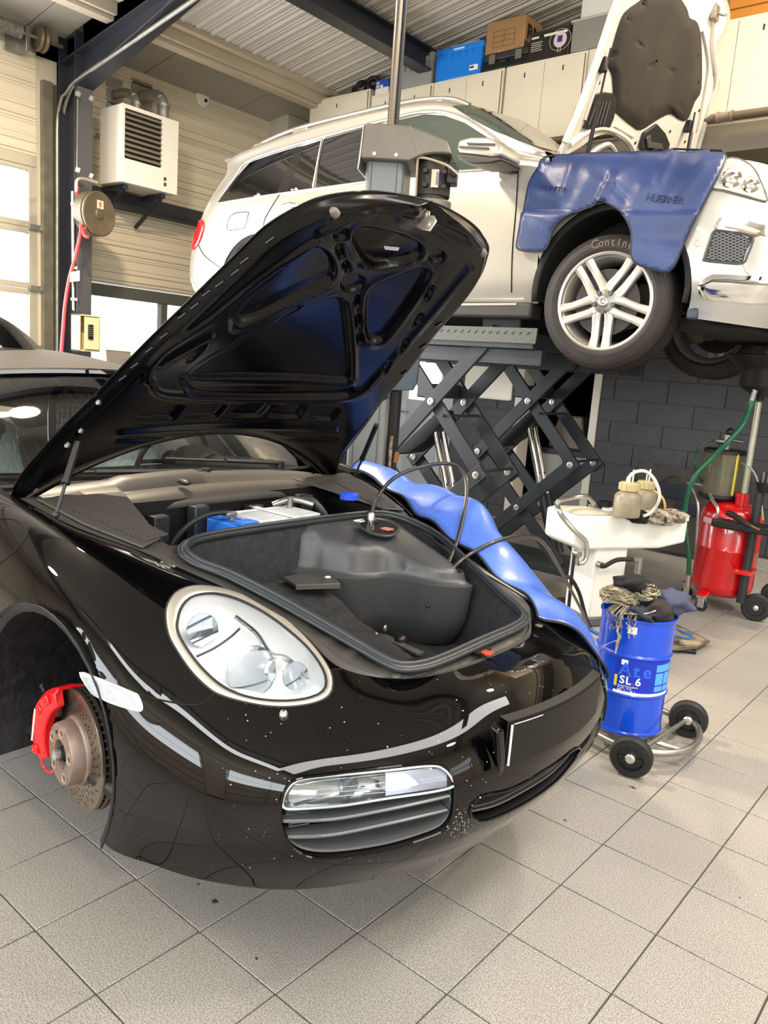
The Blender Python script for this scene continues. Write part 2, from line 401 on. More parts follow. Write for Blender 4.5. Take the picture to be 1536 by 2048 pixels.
# torsion spring shaft over the door
ZSP = P(60, 70, 'x', XL + .18).z
sp = thing('torsion_spring', 'grey coiled torsion spring on its shaft above the glazed door', 'spring', (XL + .18, 2.0, 4.0))
zs = P(60, 70, 'x', XL + .18).z
MB().cyl((XL + .18, -.2, zs), (XL + .18, 3.86, zs), .016).obj('shaft', m_galv, sp)
MB().lathe([(.055 + (.006 if k % 2 else 0), k*.02) for k in range(160)], (XL + .18, .3, zs), (0, 1, 0), n=20).obj('coil', mat('spring_grey', '7c7a74', .5, metal=.4, var=.3, vs=30), sp)
MB().lathe([(.02, 0), (.10, 0), (.11, .02), (.10, .045), (.11, .07), (.09, .09), (.02, .09)], (XL + .18, 3.62, zs), (0, 1, 0), n=28).obj('cable_drum', mat('drum_brown', '6e6450', .5, metal=.5), sp)
MB().mm((XL + .04, 3.52, zs - .14), (XL + .2, 3.55, zs + .06)).mm((XL + .04, 3.40, zs - .14), (XL + .05, 3.56, zs + .06)).obj('bearing_plate', m_galv, sp, bevel=.003)
# window of the left wall under the cladding (behind the cars)
wn = struct(MB().mm((XL - .06, 4.05, 2.02), (XL + .03, 5.8, 2.14)).mm((XL - .06, 5.06, .9), (XL + .02, 5.14, 2.04)).mm((XL - .06, 5.70, .9), (XL + .02, 5.80, 2.04)).mm((XL - .06, 3.95, .9), (XL + .02, 4.02, 2.04)).mm((XL - .06, 3.95, .88), (XL + .05, 5.8, .95)).obj('window_1', mat('window_grey_frame', '55554f', .45), bevel=.004))
MB().mm((XL - .03, 4.0, .92), (XL - .025, 5.07, 2.03)).mm((XL - .03, 5.13, .92), (XL - .025, 5.72, 2.03)).obj('pane', m_glass, wn)
# dark steel cross beam carrying the heater
struct(MB().mm((XL + .02, 4.05, P(160, 365, 'x', XL).z - .17), (XL + .16, YB, P(160, 365, 'x', XL).z - .03)).obj('trim_6', mat('beam_dark', '2c2d30', .45, var=.1, vs=3)))
# portal column (I section) with haunch and rafter rising along x
cxa, cya = XL + .12, 4.05
def isec(mb, p, q, d, w, up, tf=.014, tw=.01):            # I beam along p->q, depth d along up, flange width w
    p, q = Vector(p), Vector(q); up = Vector(up).normalized()
    for s in (-1, 1): mb.bar(p + up*s*(d/2 - tf/2), q + up*s*(d/2 - tf/2), w, tf, up)
    mb.bar(p, q, tw, d - 2*tf, up); return mb
pc = MB(); isec(pc, (cxa + .16, 3.93, 0), (cxa + .16, 3.93, ceil_z(cxa) - .02), .30, .17, (1, 0, 0))
pc = struct(pc.obj('trim_7', m_steel_dk, bevel=.002))
MB().mm((cxa + .314, 3.86, .0), (cxa + .322, 4.01, 3.78)).obj('cover_plate', mat('column_cover', '4d4e50', .4, var=.08, vs=2), pc, bevel=.004)
z7 = ceil_z(cxa + .3)
rb = MB(); isec(rb, (cxa, 3.93, z7 - .16), (XR_, 3.93, ceil_z(XR_) - .16 + .02), .28, .17, (0, 0, 1))
rb.prism([(cxa + .3, 3.925, 3.78), (cxa + .3, 3.925, 4.3), (cxa + 2.6, 3.925, 4.5), (cxa + 1.68, 3.925, 4.24)], (0, .01, 0))
rb.bar((cxa + .31, 3.93, 3.78), (cxa + 2.6, 3.93, ceil_z(cxa + 2.6) - .28), .17, .014)
struct(rb.obj('trim_8', m_steel_dk, bevel=.002))
# ceiling deck with ribs running up the slope
xs_end = P(300, 50, 'z', 4.3).x
cb = MB(); mbp = []
CEY0, CEY1 = YF, YB + .2
def cp(x, y, dz=0): return Vector((x, y, ceil_z(x) + dz))
ce = struct(MB().prism([cp(XL - .2, CEY0, .05), cp(XR_, CEY0, .05), cp(XR_, CEY0, .15), cp(XL - .2, CEY0, .15)], (0, CEY1 - CEY0, 0)).obj('ceiling', m_ceil))
XP = -6.55
rw = .165; shr = None; y = 1.0; n = 0
LX = XR_ - XP
while y < YB:
    if shr: o = shr.copy(); COL.objects.link(o); o.parent = ce
    else:
        ang = math.atan(SL); L = LX / cos(ang)
        pr = [(0, 0), (.018, -.014), (.048, -.014), (.066, 0), (.084, 0), (.088, -.006), (.098, -.006), (.102, 0), (.12, 0), (.124, -.006), (.134, -.006), (.138, 0), (rw, 0), (rw, .04), (0, .04)]
        o = MB().prism([(0, a, b) for a, b in pr], (L, 0, 0)).obj('deck_rib', m_ceil, ce, ang=20); shr = o
        o.rotation_euler = (0, -ang, 0)
    o.location = (XP, y, ceil_z(XP)); y += rw; n += 1
# flat soffit boards between wall and purlin
y = 1.2; sh2 = None
while y < YB:
    if sh2: o = sh2.copy(); COL.objects.link(o); o.parent = ce
    else:
        o = MB().prism([(0, 0, 0), (0, 0, .03), ((XP - XL), 0, .03 + (XP - XL)*SL), ((XP - XL), 0, (XP - XL)*SL)], (0, 1.19, 0)).obj('soffit_board', mat('soffit', 'a9a49a', .6), ce, bevel=.003, seg=1); sh2 = o
    o.location = (XL, y, ZW); y += 1.2
# purlins
struct(MB().mm((XP - .08, YF, ceil_z(XP) - .12), (XP + .02, YB, ceil_z(XP) - .0)).mm((XP + .02, YF, ceil_z(XP) - .03), (XP + .12, YB, ceil_z(XP) + .02)).mm((XP - .15, YF, ceil_z(XP) - .155), (XP - .03, YB, ceil_z(XP) - .12)).obj('trim_9', mat('purlin_cream', 'bdb19c', .5, var=.06, vs=2), bevel=.005))
rf = MB(); xr = -5.15; isec(rf, (xr, YF, ceil_z(xr) - .15), (xr, YB, ceil_z(xr) - .15), .2, .16, (0, 0, 1)); struct(rf.obj('trim_10', m_steel_dk))
# the rest of the room, behind the camera
wf = struct(MB().mm((XL, YF - .2, 3.75), (XR_, YF, 6.3)).mm((XL, YF - .2, 0), (-5.5, YF, 3.8)).mm((-.9, YF - .2, 0), (-.1, YF, 3.8)).mm((4.5, YF - .2, 0), (XR_, YF, 3.8)).mm((XL, YF - .2, 0), (XR_, YF, .08)).obj('wall_front', m_cream))
wr = struct(MB().mm((XR_, YF, 4.2), (XR_ + .2, YB, 6.4)).mm((XR_, YF, 0), (XR_ + .2, -3.6, 4.3)).mm((XR_, 4.2, 0), (XR_ + .2, YB + .2, 4.3)).obj('wall_right', m_cream))
def glazed(name, ax, pos, a, b, z0, z1, nc, nr, solid_rows=()):
    d = bpy.data.objects.new(name, None); COL.objects.link(d); d['kind'] = 'structure'
    q = (lambda u, w, z: (u, w, z)) if ax == 'y' else (lambda u, w, z: (w, u, z))
    fr = MB()
    for i in range(nr + 1): z = z0 + (z1 - z0)*i/nr; fr.mm(q(a, pos - .03, z - .045), q(b, pos + .03, z + .045))
    for i in range(nc + 1): x = a + (b - a)*i/nc; fr.mm(q(x - .04, pos - .028, z0), q(x + .04, pos + .028, z1))
    fr.obj('glazed_section', m_alu_fr, d)
    for r in solid_rows:
        za = z0 + (z1 - z0)*r/nr
        for k in range(4): MB().mm(q(a, pos - .02, za + k*(z1-z0)/nr/4 + .006), q(b, pos + .015, za + (k+1)*(z1-z0)/nr/4)).obj('door_board', m_creamp, d)
glazed('door_3', 'y', YF - .06, -5.5, -.9, .1, 3.75, 4, 6, (0, 1, 2, 5)); glazed('door_4', 'y', YF - .06, -.1, 4.5, .1, 3.75, 4, 6, (0, 1, 2, 5)); glazed('door_5', 'x', XR_ + .06, -3.6, 4.2, .1, 4.2, 5, 6, (0, 1, 2, 5))
# ceiling lamps: round high-bay reflectors, all outside the frame
m_tube = mat('lamp_tube', 'fff2dc', .5, emit='ffe9c6', es=10)
LAMPS = [(-4.4, 2.2, 290), (-.6, 5.6, 150), (2.6, 3.4, 150), (-4.6, -1.2, 90)]
for i, (x, y, pw) in enumerate(LAMPS):
    z = ceil_z(x) - .45
    t = thing('ceiling_lamp', 'round high-bay lamp hanging under the ribbed ceiling', 'lamp', (x, y, z), group='high-bay lamps out of view above')
    MB().lathe([(.20, 0), (.21, .005), (.12, .16), (.06, .20), (0, .20)], (x, y, z), (0, 0, 1), 32).obj('reflector', m_white, t)
    MB().lathe([(0, .004), (.18, .004), (.18, .012), (0, .012)], (x, y, z - .006), (0, 0, 1), 24).obj('diffuser', m_tube, t)
    MB().cyl((x, y, z + .2), (x, y, ceil_z(x) + .04), .006, n=6).obj('hanger', m_galv, t)
    l = bpy.data.lights.new('lamp_light', 'AREA'); l.shape = 'DISK'; l.size = .36; l.energy = pw; l.color = (1.0, .82, .60)
    lo = bpy.data.objects.new('lamp_light', l); COL.objects.link(lo); lo.location = (x, y, z - .02)

# long translucent rooflight in the ceiling, out of view, running across the bays
rl_ = struct(MB().prism([cp(.83, -3.9, -.10), cp(.83, -3.9, -.02), cp(.88, -3.9, -.02), cp(.88, -3.9, -.10)], (0, 10.8, 0)).prism([cp(1.82, -3.9, -.10), cp(1.82, -3.9, -.02), cp(1.87, -3.9, -.02), cp(1.87, -3.9, -.10)], (0, 10.8, 0)).obj('window_2', m_alu_fr))
for k in range(9):
    y = -3.9 + 1.2*k; MB().prism([cp(.88, y + .02, -.06), cp(1.82, y + .02, -.06), cp(1.82, y + .02, -.055), cp(.88, y + .02, -.055)], (0, 1.16, 0)).obj('pane', mat('rooflight_sheet', 'e6ebee', .5, trans=.3), rl_)

rl2 = struct(MB().prism([cp(-4.5, -3.42, -.10), cp(-4.5, -3.42, -.02), cp(.7, -3.42, -.02), cp(.7, -3.42, -.10)], (0, .05, 0)).prism([cp(-4.5, -2.83, -.10), cp(-4.5, -2.83, -.02), cp(.7, -2.83, -.02), cp(.7, -2.83, -.10)], (0, .05, 0)).obj('window_3', m_alu_fr))
for k in range(5):
    x = -4.5 + 1.04*k; MB().prism([cp(x + .02, -3.37, -.06), cp(x + 1.02, -3.37, -.06), cp(x + 1.02, -3.37, -.055), cp(x + .02, -3.37, -.055)], (0, .54, 0)).obj('pane', mat('rooflight_sheet'), rl2)
# ------------------------------------------------------------------ the black roadster
import numpy as np
YC = 1.80
m_bp = mat('black_car_paint', '060607', .16, coat=1.0)
def flake(m):
    nt = m.node_tree; b = nt.nodes['Principled BSDF']
    tc = nt.nodes.new('ShaderNodeTexCoord'); v = nt.nodes.new('ShaderNodeTexVoronoi'); v.inputs['Scale'].default_value = 900
    r = nt.nodes.new('ShaderNodeValToRGB'); r.color_ramp.elements[0].color = lin('120f0e'); r.color_ramp.elements[1].color = lin('020203')
    r.color_ramp.elements[0].position = .05; r.color_ramp.elements[1].position = .35
    nt.links.new(tc.outputs['Object'], v.inputs['Vector']); nt.links.new(v.outputs['Distance'], r.inputs['Fac']); nt.links.new(r.outputs['Color'], b.inputs['Base Color'])
    b.inputs['Coat Roughness'].default_value = .012; b.inputs['Roughness'].default_value = .35; b.inputs['Specular IOR Level'].default_value = .02; b.inputs['Coat Weight'].default_value = 1; b.inputs['Coat IOR'].default_value = 1.42
flake(m_bp)
m_bpin = mat('hood_inner_paint', '040406', .22, spec=.3, coat=.06)
m_trim = mat('black_trim_plastic', '413f3c', .48, bump=.06, bs=260)
m_trimg = mat('grey_trim_plastic', '4b4845', .45, bump=.06, bs=260)
m_carpet = mat('boot_carpet', '26272a', .95, bump=.5, bs=240, var=.3, vs=40)
m_gap = mat('gap_black', '020202', .9)
m_lens = glassmat('lamp_lens', 'ffffff')
box_ = thing('roadster', 'black two-seat sports car with its front lid open and front wheel removed', 'car', (-3.0, YC, 0))
# control net: (x, w, z); w = distance from the centre line to the near side
NET = [
 [(-5.05, .30, 1.00), (-5.08, .40, .98), (-5.12, .52, .93), (-5.14, .58, .85), (-5.15, .60, .68), (-5.13, .60, .50), (-5.05, .58, .42)],
 [(-4.75, .62, 1.10), (-4.78, .68, 1.08), (-4.82, .76, 1.00), (-4.84, .82, .88), (-4.84, .84, .70), (-4.82, .83, .50), (-4.78, .80, .40)],
 [(-4.20, .70, 1.16), (-4.20, .77, 1.15), (-4.20, .85, 1.08), (-4.20, .89, .95), (-4.20, .90, .75), (-4.20, .89, .50), (-4.20, .87, .38)],
 [(-3.50, .74, 1.16), (-3.50, .79, 1.15), (-3.50, .84, 1.08), (-3.50, .88, .95), (-3.50, .885, .75), (-3.50, .88, .50), (-3.50, .86, .38)],
 [(-2.90, .745, 1.12), (-2.90, .80, 1.125), (-2.90, .855, 1.06), (-2.90, .89, .94), (-2.90, .90, .75), (-2.90, .89, .50), (-2.90, .87, .37)],
 [(-2.30, .725, 1.055), (-2.29, .79, 1.065), (-2.28, .855, 1.02), (-2.27, .895, .93), (-2.26, .905, .76), (-2.26, .90, .50), (-2.26, .88, .36)],
 [(-2.05, .685, 1.01), (-2.02, .765, 1.025), (-2.0, .84, .99), (-1.98, .89, .91), (-1.97, .905, .76), (-1.97, .90, .50), (-1.97, .88, .36)],
 [(-1.86, .60, .97), (-1.83, .71, .99), (-1.80, .805, .96), (-1.77, .875, .88), (-1.75, .905, .74), (-1.75, .905, .50), (-1.75, .89, .36)],
 [(-1.72, .535, .93), (-1.67, .66, .945), (-1.62, .77, .905), (-1.58, .855, .82), (-1.55, .895, .70), (-1.52, .90, .52), (-1.50, .895, .365)],
 [(-1.53, .47, .885), (-1.50, .60, .885), (-1.45, .71, .835), (-1.41, .80, .74), (-1.38, .85, .63), (-1.37, .865, .49), (-1.39, .855, .36)],
 [(-1.36, .446, .84), (-1.33, .56, .82), (-1.28, .66, .755), (-1.235, .74, .68), (-1.21, .785, .59), (-1.21, .80, .47), (-1.26, .79, .35)],
 [(-1.214, .455, .79), (-1.165, .53, .755), (-1.11, .59, .705), (-1.065, .64, .65), (-1.04, .665, .575), (-1.05, .67, .45), (-1.10, .65, .342)],
 [(-1.115, .33, .758), (-1.045, .37, .735), (-.975, .41, .695), (-.925, .435, .645), (-.895, .445, .57), (-.91, .45, .44), (-.975, .42, .338)],
 [(-1.05, .19, .765), (-.965, .21, .74), (-.90, .22, .695), (-.86, .225, .645), (-.84, .225, .57), (-.86, .225, .44), (-.925, .21, .335)],
 [(-1.035, 0, .768), (-.945, 0, .742), (-.88, 0, .698), (-.838, 0, .645), (-.82, 0, .57), (-.845, 0, .44), (-.915, 0, .335)]]
full = [[Vector((x, YC - w, z)) for x, w, z in c] for c in NET] + [[Vector((x, YC + w, z)) for x, w, z in c] for c in NET[:-1][::-1]]
NS, NT = 16, 18
def net_eval(full, NS, NT):
    cols = [catmull(c, NT) for c in full]                      # refine down each column
    rows = [catmull([c[j] for c in cols], NS) for j in range(len(cols[0]))]
    return np.array([[tuple(p) for p in r] for r in rows])     # [t][s][3]
G = net_eval(full, NS, NT)
for _ in range(14):
    L = G.copy(); L[1:-1, 1:-1] = (G[:-2, 1:-1] + G[2:, 1:-1] + G[1:-1, :-2] + G[1:-1, 2:]) / 4
    G[1:-1, 1:-1] = .5*G[1:-1, 1:-1] + .5*L[1:-1, 1:-1]
    G[0, 1:-1] = .5*G[0, 1:-1] + .25*(G[0, :-2] + G[0, 2:]); G[-1, 1:-1] = .5*G[-1, 1:-1] + .25*(G[-1, :-2] + G[-1, 2:])
nt_, ns_ = G.shape[:2]
def gridfaces(nt_, ns_): return [(i*ns_+j, i*ns_+j+1, (i+1)*ns_+j+1, (i+1)*ns_+j) for i in range(nt_-1) for j in range(ns_-1)]
GV = [Vector(p) for p in G.reshape(-1, 3)]
bvh = BVHTree.FromPolygons(GV, gridfaces(nt_, ns_))
def hit(u, v, off=0, tree=None):
    h = (tree or bvh).ray_cast(O, ray(u, v).normalized())
    if h[0] is None: return None
    n = h[1]; n = n if n.dot(O - h[0]) > 0 else -n
    return h[0] + n*off
def hits(pts, off=0, tree=None):
    out = [hit(u, v, off, tree) for u, v in pts]; return [p for p in out if p is not None]
def snormal(p, tree=None):
    l, n, i, d = (tree or bvh).find_nearest(p); return n if n.dot(O - p) > 0 else -n
def pxcurve(pts, n=6, closed=True): return [(p.x, p.y) for p in catmull([Vector((a, b, 0)) for a, b in pts], n, closed)]
def mir(p): return Vector((p.x, 2*YC - p.y, p.z))
def inpoly(u, v, poly):
    c = np.zeros(np.shape(u), bool); n = len(poly); j = n - 1
    for i in range(n):
        xi, yi = poly[i]; xj, yj = poly[j]
        if yi != yj: c ^= ((yi > v) != (yj > v)) & (u < (xj - xi)*(v - yi)/(yj - yi) + xi)
        j = i
    return c
def nproj(A):
    d = A - np.array(O); z = d @ np.array(FW); return CX + F*(d @ np.array(RX))/z, CY + F*(d @ np.array(DN))/z
def sc(pts, ox, oy, s): return [(ox + s*x, oy + s*y) for x, y in pts]
HL_OUT = pxcurve(sc([(5,250),(30,150),(100,60),(230,12),(400,15),(600,60),(850,170),(1100,340),(1300,540),(1440,740),(1470,880),(1430,980),(1300,1040),(1100,1070),(900,1065),(700,1030),(520,980),(400,920),(250,780),(120,600),(30,430)], 330, 1170, .2279), 5)
HL_IN = pxcurve(sc([(108,330),(140,210),(220,120),(340,85),(480,90),(650,140),(850,240),(1050,380),(1250,560),(1380,740),(1412,870),(1370,950),(1250,1000),(1080,1022),(880,1015),(680,975),(500,890),(340,750),(210,590),(130,460),(108,390)], 330, 1170, .2279), 5)
SIG = pxcurve([(160,1344),(200,1356),(268,1384),(278,1391),(286,1412),(284,1422),(272,1423),(230,1410),(195,1394),(180,1382)], 3)
FOG = pxcurve(sc([(150,440),(180,345),(260,275),(500,240),(850,195),(1180,165),(1290,195),(1352,290),(1348,500),(1300,610),(1180,675),(900,760),(600,810),(400,822),(280,790),(190,710),(145,600),(140,500)], 520, 1480, .2865), 4)
CEN = pxcurve([(940,1622),(948,1604),(970,1590),(1027,1576),(1103,1532),(1150,1497),(1156,1506),(1114,1559),(1054,1603),(994,1633),(960,1642),(944,1636)], 4)
fc = (G[:-1, :-1] + G[1:, :-1] + G[:-1, 1:] + G[1:, 1:]) / 4
near = fc.copy(); near[..., 1] = np.where(near[..., 1] > YC, 2*YC - near[..., 1], near[..., 1])
uu, vv = nproj(near); front = near[..., 0] > -2.2
cut = front & (inpoly(uu, vv, HL_OUT) | inpoly(uu, vv, FOG))
cut |= front & inpoly(uu, vv, CEN)
AX, AZ, AR = -1.82, .53, .343
cut |= (hits_arch := ((near[..., 0]-AX)**2 + (near[..., 2]-AZ)**2 < AR**2) & (near[..., 1] < YC - .5))
cut |= ((near[..., 0]+4.21)**2 + (near[..., 2]-.55)**2 < .37**2) & (near[..., 1] < YC - .5)
# move the border vertices of the arch openings onto their circles for a clean lip
def snap(cx_, cz_, r_):
    inside = ((near[..., 0]-cx_)**2 + (near[..., 2]-cz_)**2 < r_*r_) & (near[..., 1] < YC - .5)
    cnt = np.zeros((nt_, ns_)); kc = np.zeros((nt_, ns_))
    for a in (0, 1):
        for b in (0, 1):
            cnt[a:nt_-1+a, b:ns_-1+b] += inside; kc[a:nt_-1+a, b:ns_-1+b] += ~inside
    e = (cnt > 0) & (kc > 0); d = np.maximum(np.hypot(G[..., 0]-cx_, G[..., 2]-cz_), 1e-6)
    G[..., 0] = np.where(e, cx_ + (G[..., 0]-cx_)*r_/d, G[..., 0]); G[..., 2] = np.where(e, cz_ + (G[..., 2]-cz_)*r_/d, G[..., 2])
snap(AX, AZ, AR); snap(-4.21, .55, .37)
ii, jj = np.meshgrid(np.arange(nt_-1), np.arange(ns_-1), indexing='ij')
# seam between wing and bumper: parameter t as a function of s (mirrored)
NC = len(NET) - 1
sm = np.minimum(jj, ns_-2-jj) / NS
tm = np.interp(sm, [0, 7.9, 8.2, 9.3, 9.6, 10.9, 11.0, 14], [9, 9, 3.35, 2.75, 1.9, .2, -1, -1]) * NT
isb = (ii >= tm)
door = (sm < 4.6) & (sm > 2.2)
def submesh(mask, name, m=m_bp):
    V = G.reshape(-1, 3); idx = {}; vs = []; fs = []
    for i, j in zip(*np.nonzero(mask)):
        q = []
        for k in (i*ns_+j, i*ns_+j+1, (i+1)*ns_+j+1, (i+1)*ns_+j):
            if k not in idx: idx[k] = len(vs); vs.append(V[k])
            q.append(idx[k])
        fs.append(q)
    mb = MB(); mb.raw(vs, fs); return mb.obj(name, m, box_, ang=180)
left = jj < (ns_-1)/2
submesh(~cut & isb, 'front_bumper')
submesh(~cut & ~isb & left & (sm > 4.62), 'wing'); submesh(~cut & ~isb & ~left & (sm > 4.62), 'wing')
submesh(~cut & left & (sm <= 4.58) & (sm > 2.55) & ~isb, 'door'); submesh(~cut & ~left & (sm <= 4.58) & (sm > 2.55) & ~isb, 'door')
submesh(~cut & left & (sm <= 2.5), 'rear_wing'); submesh(~cut & ~left & (sm <= 2.5), 'rear_wing')
# seams as narrow dark grooves on the surface
gap = MB()
def seam(pts, r=.0022, closed=False, off=.0002):
    p = hits(pxcurve(pts, 6, closed), off); gap.tube(p, r, 6, closed)
seam([(276,1388),(330,1402),(390,1410),(415,1400),(428,1386)]); seam([(661,1340),(690,1338),(742,1333)])
seam([(-10,1040),(20,1037),(45,1048),(53,1065),(45,1085),(20,1110),(-10,1135)])
seam([(939+2,1531),(946,1517),(957,1517),(966,1530),(962,1542),(950,1546)], .0016, True)
gap.obj('panel_gap', m_gap, box_)
# arch lip and wheel-house liner
for s in (1, -1):
    ln = MB(); rows = []
    for k in range(25):
        t = R(-32) + (R(212) - R(-32))*k/24
        x, z = AX + AR*cos(t), AZ + AR*sin(t)
        rows.append([Vector((AX + (AR-.0)*cos(t), YC - s*.895, z)), Vector((AX + (AR-.022)*cos(t), YC - s*.885, AZ + (AR-.022)*sin(t))), Vector((AX + (AR-.02)*cos(t), YC - s*.60, AZ + (AR-.02)*sin(t))), Vector((AX + (AR-.05)*cos(t), YC - s*.50, AZ + (AR-.06)*sin(t)))])
    ln.grid(rows)
    ln.prism([(AX + AR*cos(t), YC - s*.50, AZ + AR*sin(t)) for t in [R(-35) + R(250)*k/24 for k in range(25)]], (0, s*.02, 0))
    ln.obj('wheel_arch_liner', mat('arch_liner', '15171b', .65, var=.5, vs=25, bump=.6, bs=30), box_, solid=.004)
# floor pan and lower body to close the car from below
MB().mm((-4.9, YC - .8, .37), (-1.5, YC + .8, .42)).mm((-3.85, YC - .84, .36), (-2.2, YC + .84, .5)).obj('underbody', m_black, box_, bevel=.02)
# ---- headlamps
def headlamp(mirror):
    mf = mir if mirror else (lambda p: p)
    n = 96
    def rs(curve): 
        m = len(curve); return [curve[int(k*m/n) % m] for k in range(n)]
    # align both curves by angle about the lamp centre
    c = (497, 1300)
    def byang(curve):
        a = sorted([(atan2(v-c[1], u-c[0]), (u, v)) for u, v in pxcurve(curve, 4)])
        out = []
        for k in range(n):
            t = -pi + 2*pi*k/n; out.append(min(a, key=lambda q: abs((q[0]-t+pi) % (2*pi) - pi))[1])
        return out
    o_, i_ = byang(HL_OUT), byang(HL_IN)
    def row(f, off):
        r_ = []
        for a, b in zip(o_, i_):
            p = hit(a[0]*(1-f)+b[0]*f, a[1]*(1-f)+b[1]*f, off)
            r_.append(mf(p) if p is not None else r_[-1])
        return r_
    hl = MB().grid([row(-.02, -.012), row(.0, .001), row(.12, .005), row(.5, .006), row(.9, .004), row(1.0, -.002)], closed=True).obj('headlamp', mat('lamp_bezel', 'c4c0b4', .3, metal=.6), box_, ang=60)
    hl['label'] = 'clear oval headlamp with a wide pale bezel'
    gk = MB().tube(row(1.0, .0035), .0035, 6, True).tube(row(.0, .001), .003, 6, True); gk.obj('seal', m_rubber, hl)
    def inner(f, off):
        r_ = []
        for b in i_:
            p = hit(c[0]+(b[0]-c[0])*f, c[1]+(b[1]-c[1])*f, off); r_.append(mf(p))
        return r_
    MB().grid([inner(1, .001), inner(.9, .006), inner(.7, .010), inner(.4, .012), inner(.1, .012), inner(.01, .012)], closed=True).obj('lens', m_lens, hl, ang=180)
    bowl = MB().grid([inner(1, -.001), inner(.98, -.03), inner(.9, -.07), inner(.5, -.085), inner(.02, -.085)], closed=True)
    bowl.obj('housing', mat('lamp_housing', 'f6f8fa', .3, metal=.15, coat=.5), hl, ang=180)
    m_ref = mat('lamp_reflector', 'e9f0f6', .06, metal=.95)
    m_flut = mat('lamp_fluted', 'e8eef2', .12, metal=.6, spec=1)
    nrm = Vector((.92, -.30, .25)).normalized()
    for (u, v, rr, dp) in ((408, 1232, .040, -.045), (503, 1318, .062, -.05), (592, 1330, .033, -.035)):
        p = hit(u, v, dp); d = nrm
        if mirror: p = mir(p); d = Vector((d.x, -d.y, d.z))
        cup = MB().lathe([(rr*1.06, .012), (rr, .012), (rr*.93, -.002), (rr*.7, -.018), (rr*.35, -.030), (.009, -.033)], p, d, 13).obj('reflector', m_ref, hl, ang=4)
        MB().ball(p - d*.018, rr*.28, 12).obj('bulb', mat('bulb_glass', 'ffffff', .05, spec=1), hl)
        if rr > .05:
            fl = MB()
            for k in range(13):
                q = (k - 6)/6; a_, b_, _ = frame_of(d); L = rr*.9*sqrt(max(0, 1-q*q))
                if L > .004: fl.cyl(p + a_*q*rr*.9 - b_*L + d*.008, p + a_*q*rr*.9 + b_*L + d*.008, .0022, n=5)
            fl.obj('flute', m_flut, hl)
    dk = [hit(u, v, -.012) for u, v in pxcurve([(393, 1308), (430, 1290), (462, 1268), (481, 1250)], 5, False)]
    MB().tube([mf(p) for p in dk], .003, 6).obj('shade_line', mat('lamp_dark', '2a3038', .4), hl)
    bl = [hit(u, v, -.03) for u, v in pxcurve([(478, 1215), (520, 1250), (545, 1290), (580, 1300), (622, 1345)], 5, False)]
    MB().tube([mf(p) for p in bl], .008, 8).obj('divider', m_ref, hl)
headlamp(False); headlamp(True)
# chrome dome of the washer below the lamp
p = hit(567, 1430, .003); MB().ball(p, .011, 16).obj('washer_nozzle', m_chrome, box_)
# side repeater
def patch(poly, off, name, m, n=64, parent=box_, dome=.004, mirror=False, tree=None, inset=None):
    c = (sum(p[0] for p in poly)/len(poly), sum(p[1] for p in poly)/len(poly))
    rows = []
    for f, o_ in ((1.0, off - .004), (1.0, off), (.93, off + dome*.7), (.7, off + dome), (.35, off + dome), (.02, off + dome)):
        r_ = []
        for u, v in poly:
            q = hit(c[0] + (u-c[0])*f, c[1] + (v-c[1])*f, o_, tree)
            if q is None: q = r_[-1] if r_ else Vector((0, 0, 0))
            r_.append(mir(q) if mirror else q)
        rows.append(r_)
    return MB().grid(rows, closed=True).obj(name, m, parent, ang=50)
m_sig = mat('repeater_lens', 'dfe6ea', .12, spec=.8, metal=.25)
for mr in (False, True):
    sg = patch(SIG, .003, 'side_repeater', m_sig, dome=.005, mirror=mr)
    fl = MB()
    for k in range(11):
        f = k/10; a = (168 + f*17, 1350 + f*34 + 2); b = (270 + f*13, 1388 + f*31)
        pp = [hit(a[0]*(1-t)+b[0]*t, a[1]*(1-t)+b[1]*t, .008) for t in (0.02, .25, .5, .75, .97)]
        pp = [q for q in pp if q is not None]
        fl.tube([mir(q) if mr else q for q in pp], .0009, 5)
    fl.obj('flute', mat('repeater_rib', '8f989e', .2, metal=.4), sg)
